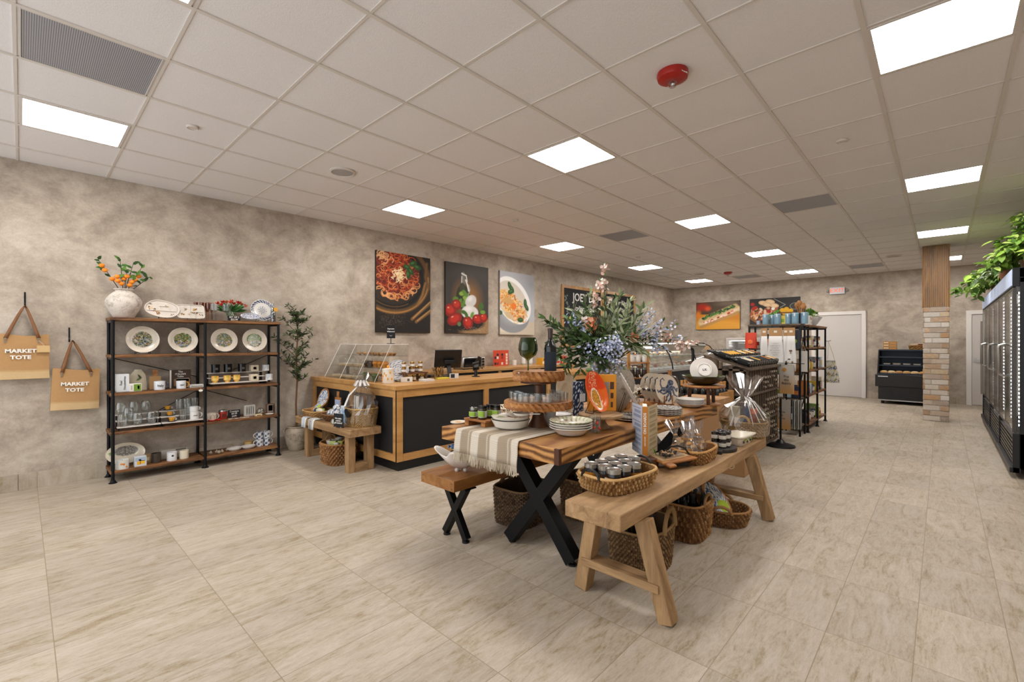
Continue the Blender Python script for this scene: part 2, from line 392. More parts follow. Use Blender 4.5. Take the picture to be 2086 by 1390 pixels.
n = NT('old_brick'); at_ = n.n('Attribute', attribute_name='Col'); f1 = n.noise(n.coord(), 22, 8, .75); f2 = n.noise(n.coord((1, 1, 2)), 9, 5, .7, 1)
n.base(n.mix(n.ramp(f2, [(.50, '#000000'), (.70, '#b0b0b0')]), n.mix(n.math('MULTIPLY', f1, .42), at_.outputs['Color'], '#6f5a4a'), '#d9d0c6')); n.bump(f1, .7, .01); MATS['old_brick'] = n.set(.9)
bm.build('brick_cladding', 'old_brick', colm, bevel=.004)
sm = M(); ns = 13
for i in range(ns):
    w_ = (cx1-cx0)/ns
    sm.box((cx0+i*w_+.004, cy0-.006, 1.967), (cx0+(i+1)*w_-.004, cy0+.02, HCEIL)); sm.box((cx0+i*w_+.004, cy1-.02, 1.967), (cx0+(i+1)*w_-.004, cy1+.006, HCEIL))
    sm.box((cx1-.02, cy0+i*w_+.004, 1.967), (cx1+.006, cy0+(i+1)*w_-.004, HCEIL)); sm.box((cx0-.006, cy0+i*w_+.004, 1.967), (cx0+.02, cy0+(i+1)*w_-.004, HCEIL))
sm.build('timber_slats', 'slat_wood', colm)

# ---------- ceiling fittings ----------
def pnl(x, y, tile=.604):  # tile centre
    return x, y
LX = [-4.838, -2.42, -.002]; LY = [-2.80, .281, 3.361, 6.441, 9.521, 12.601]
where = {(-4.838): 'nearest the plaster wall with the canvases', (-2.42): 'in the middle row of ceiling lights', (-.002): 'in the row above the walkway by the tall coolers'}
first = None
names = [['', 'above the wall shelves and tote bags', 'above the till counter', 'over the food canvases', 'over the framed chalkboard menu', 'in the far corner beside the rear wall'],
         ['', 'at the top edge of the photo above the floor', 'right above the long display table', 'over the deli case, with a grey vent behind it', 'over the wine bottle rack', 'before the back wall left of the exit sign'],
         ['', '', 'largest and brightest, by the coolers', 'second from the camera over the walkway', 'just before the wood slatted column', 'behind the wood slatted column']]
for i, x in enumerate(LX):
    for j, y in enumerate(LY):
        if j == 0 or (i == 2 and j == 1): continue
        if first is None:
            t = thing('ceiling_light', '', 'ceiling light', (x, y, HCEIL)); f = M(); a = .2915
            for s0 in (-1, 1):
                f.box((s0*a, -a, -.003), (s0*(a-.016), a, .005)); f.box((-a, s0*a, -.003), (a, s0*(a-.016), .005))
            f.build('light_frame', 'grid_white', t); d = M(); d.box((-a+.016, -a+.016, -.001), (a-.016, a-.016, .004)); d.build('diffuser', 'lamp_white', t); first = t
        else: t = dup(first, (x, y, HCEIL))
        t['label'] = 'square white ceiling light panel ' + names[i][j]; t['group'] = 'square light panels in the tiled ceiling'
def grille():
    f = M(); a = .29
    f.box((-a, -a, .002), (a, a, .004)); t = thing('ceiling_vent', '', 'vent', (0, 0, 0)); n = NT('perforated'); v = n.coord((110, 110, 1))
    vo = n.n('TexVoronoi'); vo.inputs['Scale'].default_value = 1.0; vo.inputs['Randomness'].default_value = 0.0; n.l(v, vo.inputs['Vector'])
    k = n.math('LESS_THAN', vo.outputs['Distance'], .33); n.base(n.mix(k, '#b4b5bc', '#50525c')); MATS['perforated'] = n.set(.5, .3)
    f.build('perforated_plate', 'perforated', t); g = M()
    for s0 in (-1, 1): g.box((s0*a, -a, -.002), (s0*(a-.006), a, .005)); g.box((-a, s0*a, -.002), (a, s0*(a-.006), .005))
    g.build('vent_frame', 'grid_white', t); return t
gv = grille()
for q, (x, y, lb) in enumerate([(-3.629, .281, 'large grey perforated ceiling vent beside the nearest left light panel'), (-1.211, 6.441, 'grey ceiling vent above the wine rack, between two light panels'), (-3.629, 6.441, 'grey ceiling vent over the flower bouquet'), (-1.211, 12.601, 'grey ceiling vent near the exit sign'), (-3.629, 12.601, 'far grey ceiling vent by the rear canvases')]):
    t = gv if q == 0 else dup(gv, (0, 0, 0)); t.location = (x, y, HCEIL); t['label'] = lb; t['group'] = 'grey vents in the ceiling'
def disc(x, y, r, label, name, cat, mats, group):
    t = thing(name, label, cat, (x, y, HCEIL), group=group); a = M(); a.lathe([(r, .004), (r, -.006), (r*.86, -.012), (r*.84, -.006)], 28); a.build('rim', mats[0], t)
    b = M(); b.lathe([(0, -.009), (r*.84, -.007), (r*.84, .003)], 28); b.build('face_plate', mats[1], t); return t
plain('speaker_grey', '#a6a3a2', .7, var=.15, vs=300)
for x, y, lb in [(-4.27, 2.14, 'round ceiling speaker over the wall shelves'), (-.68, 11.5, 'round ceiling speaker left of the wood slatted column'), (-4.33, 11.3, 'round ceiling speaker in the far left corner')]:
    disc(x, y, .12, lb, 'ceiling_speaker', 'speaker', ('grid_white', 'speaker_grey'), 'round ceiling speakers')
for x, y, lb in [(-4.225, .902, 'small round sprinkler cover near the tote bag wall'), (-.605, 4.625, 'small round sprinkler cover over the walkway'), (-4.248, 4.603, 'small round sprinkler cover before the pasta canvas'), (-4.339, 8.239, 'small round sprinkler cover over the chalkboard'), (-1.22, 9.1, 'small round sprinkler cover beyond the vent over the wine rack')]:
    disc(x, y, .042, lb, 'sprinkler_cover', 'sprinkler', ('grid_white', 'grid_white'), 'round sprinkler covers')
def strobe(x, y, lb):
    t = thing('fire_strobe', lb, 'fire alarm', (x, y, HCEIL), YAW, group='red fire strobes'); a = M()
    a.lathe([(.092, .004), (.094, -.012), (.088, -.035), (.06, -.05), (.045, -.052), (0, -.052)], 32); a.build('red_housing', 'red_gloss', t)
    l = M(); l.lathe([(.032, -.05), (.03, -.07), (.018, -.084), (0, -.088)], 16); l.build('lens', 'clear_glass', t)
    b = M(); b.ball((0, 0, -.064), .014, 8); b.build('flash_bulb', 'steel', t)
    text('FIRE', 'lettering', .026, 'chalk', t, (.045, -.077, -.03), (math.radians(65), 0, .5), .0006)
strobe(-1.217, 2.751, 'red round fire strobe on the ceiling above the display table'); strobe(-3.725, 11.5, 'small red fire strobe on the ceiling far by the rear wall')
# exit sign
t = thing('exit_sign', 'white lit exit sign with orange letters and two side lamp heads', 'exit sign', (-1.92, WY-.06, 2.56))
a = M(); a.box((-.155, 0, 0), (.155, .06, .17)); a.build('sign_case', plain('exit_case', '#c9d3dc', .4), t, bevel=.005)
text('EXIT', 'lettering', .135, 'exit_orange', t, (0, -.002, .085), FACE_Y, .0, sx=1.1)
for s0 in (-1, 1):
    h = M(); h.cyl((s0*.16, .03, .07), (s0*.19, .02, .08), .012, n=8); h.ball((s0*.2, .005, .085), .028, 10); h.build('lamp_head', 'steel', t)
# ---------- shelving units of black pipe and planks ----------
SHZ = [1.600, 1.235, .868, .490, .118]       # top face of each plank
def shelf_unit(label, loc, rz, ybays, depth, zs=SHZ, braces=True):
    t = thing('shelving_unit', label, 'shelving unit', loc, rz)
    for b, y in enumerate(ybays):
        for x in (0, -depth):
            p = M(); p.cyl((x, y, .012), (x, y, zs[0]-.028), .0145, n=12); p.build('post', 'black_metal', t)
            f = M(); f.lathe([(0, 0), (.034, 0), (.034, .006), (.024, .012), (.018, .03), (0, .03)], 16, (x, y, 0)); f.build('foot', 'black_metal', t)
        fr = M()
        for z in zs: fr.beam((0, y, z-.04), (-depth, y, z-.04), .018, .02)
        fr.parts('cross_rail', 'black_metal', t)
    y0, y1 = ybays[0]-.022, ybays[-1]+.022
    top = M(); top.box((-depth-.02, y0, zs[0]-.030), (.022, y1, zs[0])); top.build('shelf_board', 'shelf_wood', t, bevel=.004)
    for z in zs[1:]:
        for a, b in zip(ybays[:-1], ybays[1:]):
            s = M(); s.box((-depth-.01, a+(.012 if a != ybays[0] else -.022), z-.028), (.008, b-(.012 if b != ybays[-1] else -.022), z)); s.build('shelf_board', 'shelf_wood', t, bevel=.003)
    if braces:
        x = -depth+.004; br = M()
        a, b, c = ybays[0], ybays[1], ybays[-1]
        br.tube([(x, a, zs[1]-.03), (x, b, zs[2]+.1)], .004, 5); br.tube([(x, b, zs[2]-.05), (x, a+.3, zs[3]+.08)], .004, 5)
        br.tube([(x, b, zs[2]-.03), (x, c-.25, zs[3]+.16)], .004, 5); br.tube([(x, c, zs[1]-.03), (x, b+.35, zs[2]+.16)], .004, 5)
        br.parts('cross_brace', 'black_metal', t)
    return t
shelf_unit('two-bay black pipe shelving unit with rough brown planks against the plaster wall', (-5.823, 0, 0), 0, [.600, 1.358, 2.109], .31)
# ---------- till counter ----------
CT, CY0, CXF = .900, 2.655, -4.125
t = thing('till_counter', 'long wooden till counter with black panels and black plinth', 'counter', (CXF, CY0, 0))
cx = WX-CXF+.004
pl = M(); pl.box((-.60, .05, 0), (-.05, 3.78, .105)); pl.build('plinth', 'black_satin', t)
pl = M(); pl.box((cx, .05, 0), (-.601, .54, .105)); pl.build('plinth', 'black_satin', t)
bd = M(); bd.box((-.62, .036, .105), (-.036, 3.80, CT-.041)); bd.build('black_panel', 'black_matte', t)
bd = M(); bd.box((cx, .036, .105), (-.621, .56, CT-.041)); bd.build('black_panel', 'black_matte', t)
fz = CT-.04
fr = M()
for y in (0.008, 1.26, 2.50, 3.72): fr.box((-.034, y, .105), (-.008, y+.075, fz))
fr.box((-.034, .085, .105), (-.010, 3.75, .18)); fr.box((-.034, .085, fz-.085), (-.010, 3.75, fz)); fr.parts('front_frame', 'counter_wood', t, .002)
fs = M()
for x in (-.085, cx+.01, cx/2): fs.box((x, .008, .105), (x+.075, .034, fz))
fs.box((cx+.05, .010, .105), (-.085, .034, .18)); fs.box((cx+.05, .010, fz-.085), (-.085, .034, fz)); fs.parts('side_frame', 'counter_wood_x', t, .002)
tp = M(); tp.box((-.68, -.012, CT-.04), (.012, 3.81, CT)); tp.box((cx, -.012, CT-.04), (-.68, .62, CT)); tp.build('countertop', 'counter_wood', t)
# back counter along the wall
t = thing('back_counter', 'low wooden counter with dark front along the plaster wall behind the till', 'counter', (-5.5, 3.45, 0))
b = M(); b.box((-.66, 0, .02), (-.03, 4.3, .865)); b.build('cabinet_body', 'black_matte', t)
b = M(); b.box((-.665, -.02, .87), (0, 4.32, .915)); b.build('countertop', 'counter_wood', t, bevel=.003)
b = M()
for y in (0, 1.05, 2.1, 3.15, 4.22): b.box((-.03, y, .02), (-.012, y+.07, .865))
b.parts('front_frame', 'counter_wood_z', t)
# ---------- main display table ----------
TZ = .775; TX0, TX1, TY0, TY1 = -2.538, -1.522, 1.995, 4.40
t = thing('display_table', 'long amber pine display table with black metal cross legs', 'table', ((TX0+TX1)/2, TY0, 0))
hw = (TX1-TX0)/2; L = TY1-TY0
b = M()
for i in range(4):
    a = -hw+i*hw/2; b.box((a+.0006, .012, TZ-.085), (a+hw/2-.0006, L, TZ))
b.box((-hw+.02, .02, TZ-.084), (hw-.02, L-.02, TZ-.002))
b.build('tabletop', 'pine_amber', t, bevel=.003)
MATS['pine_end'] = None
def ringwood(name, ctr, sc, freq):
    n = NT(name); v = n.coord(sc, ctr); w_ = n.n('TexWave', wave_type='RINGS', rings_direction='Y' if sc[1] < .5 else 'X'); w_.inputs['Scale'].default_value = freq; w_.inputs['Distortion'].default_value = 3.2; w_.inputs['Detail'].default_value = 3; w_.inputs['Detail Scale'].default_value = 1.5; n.l(v, w_.inputs[0])
    f = n.math('ADD', n.math('MULTIPLY', w_.outputs['Fac'], .75), n.math('MULTIPLY', n.noise(n.coord(), 60, 4), .25)); n.base(n.ramp(f, [(.12, '#54300f'), (.35, '#83531f'), (.6, '#a9733a'), (.9, '#bf8f54')])); n.bump(f, .2, .003); MATS[name] = n.set(.5)
ringwood('pine_end', (-.17, 0, -.74), (1, .1, 2.2), 3.6); ringwood('pine_side', (0, -.6, -.71), (.1, .5, 2.4), 3.4)
b = M(); b.box((-hw, -.0, TZ-.088), (hw-.03, .022, TZ-.001)); b.build('end_board', 'pine_end', t, bevel=.003)
b = M(); b.box((hw-.004, .024, TZ-.088), (hw+.0015, L, TZ-.001)); b.build('side_board', 'pine_side', t)
b = M(); b.box((hw-.03, -.001, TZ-.088), (hw+.0018, .024, TZ-.0005)); b.build('end_grain', plain('end_grain', '#4a2710', .6), t)
def xleg(par, y, cxs, hwid, ztop, w, d, foot, m0='black_metal'):
    for s0 in (-1, 1):
        q = M(); q.beam((cxs-s0*hwid, y+(.001 if s0 > 0 else 0), foot), (cxs+s0*hwid, y, ztop), d*(1 if s0 > 0 else .985), w, (0, 1, 0)); lg = q.build('leg', m0, par, bevel=.002)
        f = M(); f.lathe([(0, 0), (.026, 0), (.026, .01), (.014, .018), (.01, foot+.01), (0, foot+.01)], 14, (cxs-s0*(hwid-.012), y, 0)); f.build('foot', 'black_satin', lg)
    p = M(); p.box((cxs-hwid-.04, y-.05, ztop-.006), (cxs+hwid+.04, y+.05, ztop+.002)); p.build('mounting_plate', m0, par)
for y in (.30, 2.03): xleg(t, y, .135, .262, TZ-.093, .085, .085, .03)
# ---------- small amber bench ----------
t = thing('amber_bench', 'small amber pine bench with thin black cross legs left of the display table', 'bench', (-2.49, 1.92, 0))
b = M(); b.box((-.185, 0, .378), (.175, 2.05, .452)); b.build('seat', 'bench_amber', t, bevel=.003)
for y in (.14, 1.85): xleg(t, y, .03, .112, .374, .045, .045, .022)
b = M()
for x in (-.16, .15):
    for z in (.395, .43): b.cyl((x, -.0008, z), (x, .002, z), .004, n=8)
b.parts('screw', 'charcoal_wood', t)
# ---------- pale oak A-frame bench ----------
OZ = .552
t = thing('oak_bench', 'pale reclaimed oak bench with splayed trestle legs in front of the display table', 'bench', (-1.205, 1.90, 0))
b = M(); b.box((-.205, 0, OZ-.082), (.115, 2.42, OZ)); b.build('seat', 'oak_pale', t, bevel=.006)
for y in (.235, 2.0):
    for s0 in (-1, 1):
        q = M(); q.beam((s0*.245-.005, y, .004), (s0*.14-.03, y, OZ-.082), .075, .075, (0, 1, 0)); q.build('leg', 'oak_pale_z', t, bevel=.004)
    q = M(); q.beam((-.235, y, .165), (.21, y, .165), .04, .095, (0, 1, 0)); q.build('stretcher', 'oak_pale_x', t, bevel=.003)
# ---------- rustic bench in front of the counter ----------
BZ = .465
t = thing('rustic_bench', 'chunky pale wooden bench with square portal legs before the till counter', 'bench', (-5.03, 2.27, 0))
b = M(); b.box((-.70, .0, BZ-.08), (.66, .355, BZ)); b.build('seat', 'oak_pale_x', t, bevel=.005)
for x in (-.48, .52):
    for y in (.035, .25): q = M(); q.box((x-.045, y, .0), (x+.045, y+.075, BZ-.08)); q.build('leg', 'oak_pale_z', t, bevel=.003)
    q = M(); q.box((x-.043, .11, .0), (x+.043, .25, .085)); q.build('leg_rail', 'oak_pale', t, bevel=.003)
# ---------- wine rack with sloping top ----------
wy0, wy1, wx0, wx1 = 5.78, 7.10, -2.15, -1.65
t = thing('wine_rack', 'dark stained wine rack cabinet with vertical slats and sloping bottle top', 'wine rack', (wx1, wy0, 0))
W, D = wy1-wy0, wx1-wx0
b = M()
ztf, ztb = 1.045, 1.20
n_ = 13
for i in range(n_+1):
    y = i*(W-.02)/n_; b.box((-.022, y, .05), (0, y+.018, ztf-.02))
b.parts('front_slat', 'gray_plank', t)
b = M()
for z in (.05, .37, .72, ztf-.03): b.box((-D, 0, z), (.012, W, z+.025))
b.parts('shelf_rail', 'gray_plank', t, .002)
b = M()
for x in (-.05, -.17, -.29): b.box((x-.045, 0, .05), (x, .02, ztf-.02+(-x)/D*(ztb-ztf)))
b.parts('side_slat', 'gray_plank', t)
b = M(); b.box((-D+.02, .03, .0), (-.28, W-.02, ztf-.04)); b.build('inner_body', 'charcoal_wood', t)
b = M(); b.box((-.415, -.006, 0), (-.34, .03, ztb-.045)); b.box((-D, -.006, 0), (-.419, .03, ztb-.02)); b.parts('side_plank', 'gray_plank', t)
b = M(); b.beam((.02, W/2, ztf-.003), (-D-.01, W/2, ztb-.003), W+.03, .02, (1, 0, 0)); b.build('sloping_top', 'gray_plank', t)
b = M(); b.beam((.03, -.015, ztf+.0), (.03, W+.015, ztf+.0), .02, .03); b.build('front_lip', 'gray_plank', t)
# ---------- right side goods racks ----------
shelf_unit('tall black pipe shelving unit full of packets near the white door', (-1.47, 0, 0), 0, [8.06, 8.76, 9.45], .36, [1.62, 1.28, .93, .56, .13], False)
t = thing('display_rack', 'tall black framed display rack turned towards the aisle with towels hung on it', 'rack', (-1.62, 7.62, 0))
b = M(); b.box((-.56, .0, 1.60), (.14, .33, 1.625)); b.build('shelf_board', 'gray_plank', t, bevel=.003)
for z in (1.24, .88, .52, .13): b = M(); b.box((-.54, .01, z), (.13, .32, z+.022)); b.build('shelf_board', 'gray_plank', t)
for x in (-.54, .13):
    for y in (.012, .32): b = M(); b.box((x-.012, y-.012, 0), (x+.012, y+.012, 1.60)); b.build('post', 'black_metal', t)
b = M()
for z in (.3, .75, 1.2): b.beam((.13, .01, z), (.13, .32, z+.28), .012, .012)
b.parts('side_brace', 'black_metal', t)
# ---------- glass door coolers ----------
plain('cooler_black', '#1c1d21', .38, .2); plain('cooler_gray', '#4a4643', .3, .4); plain('cooler_sign', '#ccd5e4', .3)
CXX = .51; cyb = [6.74, 8.30, 9.86, 11.40]
cooler0 = None
CL = ['glass door cooler nearest the camera on the right', 'middle glass door cooler of the right row', 'farthest glass door cooler, beside the half glazed door']
for q in range(3):
    if cooler0 is None:
        t = thing('glass_door_cooler', '', 'cooler', (CXX, cyb[0], 0)); Wc = 1.54; D = .78
        b = M(); b.box((.05, 0, .10), (D, .03, 2.0)); b.box((.05, Wc-.03, .10), (D, Wc, 2.0)); b.box((.05, 0, 1.95), (D, Wc, 2.0)); b.box((.05, 0, .10), (D, Wc, .45)); b.box((D-.03, 0, .1), (D, Wc, 2.0)); b.build('cabinet_body', 'cooler_black', t, bevel=.003)
        b = M(); b.box((.08, .031, .46), (D-.035, .036, 1.94)); b.box((.08, Wc-.036, .46), (D-.035, Wc-.031, 1.94)); b.box((D-.04, .035, .46), (D-.031, Wc-.035, 1.94)); b.build('inner_lining', 'white_gloss', t)
        b = M(); b.box((.0, 0, 1.91), (.05, Wc, 2.10)); b.box((.0, 0, 2.09), (.30, Wc, 2.10)); b.build('header', 'cooler_black', t, bevel=.003)
        b = M(); b.box((-.006, .03, 1.925), (.0, Wc-.03, 2.085)); b.build('sign_panel', 'glow_blue', t)  # header panel has a faint blue glow added to brighten it
        b = M()
        for z in (.62, .85, 1.08, 1.31, 1.54, 1.77):
            b.box((.12, .04, z), (.14, Wc-.04, z+.03)); b.box((.14, .04, z), (D-.05, Wc-.04, z+.008))
        b.build('wire_shelf', 'white_paint', t)
        RB2 = random.Random(9); b = M(); kinds = ['#e8e4dc', '#dcd8d0', '#c9c4ba', '#efece6', '#b9c4c8', '#d8c9a8']
        for z in (.46, .63, .86, 1.09, 1.32, 1.55):
            y = .07
            while y < Wc-.12:
                k = RB2.choice(kinds); b.cyl((.19, y+.03, z+.009), (.19, y+.03, z+.009+RB2.uniform(.13, .18)), .027, n=10, col=k); y += .066
        st = b.build('stocked_bottles', 'satin', t)
        for s0 in (0, 1):
            y0 = .015+s0*(Wc/2-.005); y1 = y0+Wc/2-.015
            d = M(); d.box((0, y0, .46), (.03, y0+.03, 1.90)); d.box((0, y1-.03, .46), (.03, y1, 1.90)); d.box((0, y0+.03, 1.87), (.03, y1-.03, 1.90)); d.box((0, y0+.03, .46), (.03, y1-.03, .49))
            dr = d.build('door', 'cooler_gray', t, bevel=.003)
            g = M(); g.box((.001, y0+.03, .49), (.006, y1-.03, 1.87)); g.build('glass_pane', 'clear_glass', dr)
            hy = y1-.07 if s0 == 0 else y0+.03
            h = M(); h.tube([(0, hy, .98), (-.045, hy, 1.0), (-.05, hy, 1.02), (-.05, hy, 1.30), (-.045, hy, 1.32), (0, hy, 1.34)], .011, 8); h.build('door_handle', 'steel', dr)
        b = M()
        for k in range(7): b.box((.012, .03, .13+k*.042), (.05, Wc-.03, .13+k*.042+.02))
        b.build('vent_louvre', 'cooler_gray', t)
        b = M(); b.box((-.0, 0, .06), (.05, .03, .45)); b.box((0, Wc-.03, .06), (.05, Wc, .45)); b.box((-.02, .0, .06), (.06, Wc, .115)); b.build('kick_plate', 'cooler_black', t, bevel=.004)
        b = M()
        for x in (.12, D-.1):
            for y in (.1, Wc-.1): b.cyl((x, y, 0), (x, y, .1), .025, n=10)
        b.parts('caster', 'black_satin', t)
        b = M(); b.box((.35, .06, 1.93), (.40, Wc-.06, 1.945)); b.build('light_tube', 'lit_strip', t)
        b = M()
        for y in (.06, Wc/2, Wc-.06):
            for k in range(34): b.box((.045, y-.003, .52+k*.04), (.05, y+.003, .538+k*.04))
        b.build('led_strip', 'lit_strip', t)
        cooler0 = t
    else: t = dup(cooler0, (CXX, cyb[q], 0))
    t['label'] = CL[q]; t['group'] = 'row of glass door coolers'
# ---------- open air merchandiser ----------
t = thing('open_cooler', 'low black open-front merchandiser fridge beside the brick column', 'open cooler', (-1.09, 12.98, 0))
W = 1.10; D = .95; plain('fridge_black', '#1f1d1c', .4, .1); plain('deck_blue', '#2c3440', .35, .4)
b = M(); b.box((.05, .03, .09), (W-.05, D, .40)); b.build('base_cabinet', 'fridge_black', t, bevel=.004)
b = M(); b.box((.0, -.02, .38), (W, D-.05, .645)); b.build('front_panel', 'fridge_black', t, bevel=.01)
for x in (.03, W-.05):
    b = M(); V = [(x+dx, y, z) for dx in (0, .02) for y, z in ((.0, .645), (D-.05, .645), (D-.05, 1.19), (.38, 1.19), (.28, 1.14))]
    b.add(V, [(0, 1, 2, 3, 4), (9, 8, 7, 6, 5)]+[(i, i+5, (i+1) % 5+5, (i+1) % 5) for i in range(5)]); b.build('end_panel', 'fridge_black', t)
b = M(); b.box((.04, D-.08, .60), (W-.04, D-.05, 1.19)); b.box((.04, .3, 1.165), (W-.04, D-.05, 1.19)); b.build('inner_back', 'deck_blue', t)
for z, y in ((.66, .06), (.84, .22), (1.02, .34)):
    b = M(); b.box((.05, y, z-.012), (W-.05, D-.08, z)); b.box((.05, y-.008, z-.014), (W-.05, y, z+.016)); b.build('shelf', 'deck_blue', t)
b = M()
for i in range(3):
    for k in range(5): b.box((.18+i*.19, .022, .14+k*.045), (.34+i*.19, .03, .155+k*.045))
b.build('vent_louvre', 'black_satin', t)
b = M(); b.box((.79, .02, .12), (.93, .03, .33)); b.build('control_box', plain('gray_box', '#4c4c52', .5), t)
b = M(); b.box((.04, .0, .075), (W-.04, .03, .095)); b.build('bumper_strip', 'steel', t)
b = M(); b.box((.05, -.024, .595), (.22, -.02, .615), '#d8dfe6'); b.build('badge', 'satin', t)
b = M()
for x in (.12, W-.12):
    for y in (.12, D-.12): b.cyl((x, y, 0), (x, y, .09), .03, n=10)
b.parts('caster', 'black_satin', t)
# ---------- deli case with curved glass ----------
t = thing('deli_case', 'long deli display case with curved glass front and black ribs', 'deli case', (-4.55, 8.3, 0))
L = 4.1; b = M(); b.box((-.75, 0, 0.0), (.28, L, .72)); b.build('base_cabinet', 'black_matte', t)
b = M(); b.box((-.75, .01, .72), (.30, L, .765)); b.build('deck', 'steel', t)
prof = [(.29, .765), (.27, .90), (.2, 1.1), (.08, 1.25), (-.08, 1.325), (-.3, 1.34), (-.5, 1.34)]
b = M(); b.grid([[(x, y, z) for y in (0, L)] for x, z in prof]); b.build('curved_glass', 'acrylic', t)
b = M()
for y in (0, 1.35, 2.7, 4.08): b.tube([(x, y, z) for x, z in prof], .014, 6)
b.parts('rib', 'black_metal', t)
b = M(); b.box((-.55, 0, 1.335), (-.2, L, 1.36)); b.build('top_panel', 'steel', t)
b = M(); b.box((-.3, .05, 1.315), (-.24, L-.05, 1.33)); b.build('light_tube', 'lit_strip', t)
b = M(); b.box((-.6, .05, 1.03), (.08, L-.05, 1.04)); b.build('glass_shelf', 'acrylic', t)
RB3 = random.Random(5); pk = ['#d8b98c', '#c99b5e', '#e6d9c0', '#b5553a', '#8fa35a', '#e8e0d4', '#d4a56a', '#c9c0b0', '#7c4a2c']
b = M()
for row, (z, x0, x1) in enumerate(((.768, -.5, .1), (1.042, -.45, -.05))):
    y = .12
    while y < L-.25:
        k = RB3.choice(pk)
        b.box((x0, y, z), (x1, y+.2, z+.03), '#d9d9d6')
        for a in range(5):
            b.ball((x0+.08+(a % 3)*.15, y+.06+(a//3)*.08, z+.06), .05, 8, k, (1, .9, .7))
        y += .24
b.build('deli_food', 'satin', t)
# white upright display freezer at the far side
t = thing('white_display_freezer', 'white upright display fridge with sliding glass behind the wine rack', 'display fridge', (-4.28, 13.05, 0))
b = M(); b.box((0, 0, 0), (1.15, .8, .85)); b.box((0, 0, .85), (.07, .8, 1.42)); b.box((1.08, 0, .85), (1.15, .8, 1.42)); b.box((0, .75, .85), (1.15, .8, 1.42)); b.box((0, 0, 1.40), (1.15, .8, 1.47)); b.build('case_body', 'white_paint', t, bevel=.01)
b = M(); b.box((.07, .01, .86), (1.08, .02, 1.40)); b.build('glass_front', 'clear_glass', t)
b = M(); b.box((.07, .2, 1.15), (1.08, .7, 1.16)); b.build('glass_shelf', 'acrylic', t)
b = M(); b.box((.1, .1, 1.385), (1.05, .14, 1.395)); b.build('light_tube', 'lit_strip', t)
# ---------- shared product builders (all in local space, base at z = 0) ----------
def nz(x, y, s=1.0):
    return .5+.25*math.sin(x*7.3*s+1.7*math.sin(y*5.1*s))+.25*math.sin(y*8.9*s+2.1*math.sin(x*4.3*s+1))
def mixc(a, b, t): t = max(0, min(1, t)); return tuple(x*(1-t)+y*t for x, y in zip(C(a), C(b)))
PLATE = lambda r, h=.022: [(0, .006), (r*.3, .006), (r*.55, .007), (r*.66, .010), (r*.8, h*.75), (r*.92, h*.93), (r, h), (r*1.005, h+.003), (r*.99, h-.004), (r*.8, h*.45), (r*.6, 0.001), (r*.5, 0), (0, .0)]
def ringed(prof, k=3):  # more rings so painted rims stay crisp
    o = []
    for (a, b), (c, d) in zip(prof[:-1], prof[1:]):
        for i in range(k): o.append((a+(c-a)*i/k, b+(d-b)*i/k))
    return o+[prof[-1]]
def plate_mesh(r, cf, h=.022, n=64, k=4, sx=1, sy=1):
    m = M(); m.lathe(ringed(PLATE(r, h), k), n, sx=sx, sy=sy, cf=lambda q, a, z, j: cf(q/r, a) if j < 7*k+1 else cf(1.2, a)); return m
def cf_scene(seed, cream='#e0d6c6', green=.5):
    rr = random.Random(seed); ox, oy = rr.uniform(0, 9), rr.uniform(0, 9)
    pal = ['#5b4028', '#a87a44', '#e3d6c2', '#4d6630', '#8e9aa6', '#3b2c20', '#c9a06a', '#78902f']
    def f(q, a):
        if q > 1.1: return '#d9d0c2'
        x, y = q*math.cos(a), q*math.sin(a)
        if q > .60+.02*math.sin(a*3+seed): return cream
        v = nz(x*2.2+ox, y*2.4+oy, .8); w = nz(x*3.6+oy, y*3.2+ox, 1.0)
        k = int((v*.65+w*.45)*7.99) % 8
        if x < -.05+.2*w and rr.random() < green*.5: k = 7 if w > .5 else 3
        return pal[k]
    return f
def easel(par, r, tilt, col='iron_wire'):
    b = M(); d = .012
    for s0 in (-1, 1):
        b.tube([(-r*.55, s0*r*.42, .003), (r*.12, s0*r*.42, .003), (r*.16, s0*r*.42, .022)], .0022, 5)
        b.tube([(-r*.55, s0*r*.42, .003), (-r*.25, s0*r*.2, r*.95)], .0022, 5)
    b.tube([(r*.16, -r*.42, .022), (r*.16, r*.42, .022)], .0022, 5); b.tube([(-r*.25, -r*.2, r*.95), (-r*.25, r*.2, r*.95)], .0022, 5)
    return b.build('easel', col, par)
def standing_plate(label, loc, r, cf, rz=0, tilt=75, name='plate', cat='plate', group=None, sx=1, sy=1, h=.022, mesh=None, stand=True, easelr=None):
    """plate upright on a wire easel; its face looks towards local +x"""
    t = thing('display_'+name, label, cat, loc, rz, group)
    m = mesh or plate_mesh(r, cf, h, sx=sx, sy=sy); o = m.build(name, 'ceramic', t)
    ry = math.radians(tilt); rr = r*sx
    o.rotation_euler = (0, ry, 0); o.location = (-.02, 0, rr*math.sin(ry)+.012)
    if stand: easel(t, easelr or r, tilt)
    return t
def cup_prof(r, h, th=.003, taper=.9): return [(0, 0), (r*taper, 0), (r*taper, .002), (r*(taper+1)/2, h*.4), (r, h), (r-th, h), (r*(taper+1)/2-th, h*.4), (r*taper-th, th*1.5), (0, th*1.5)]
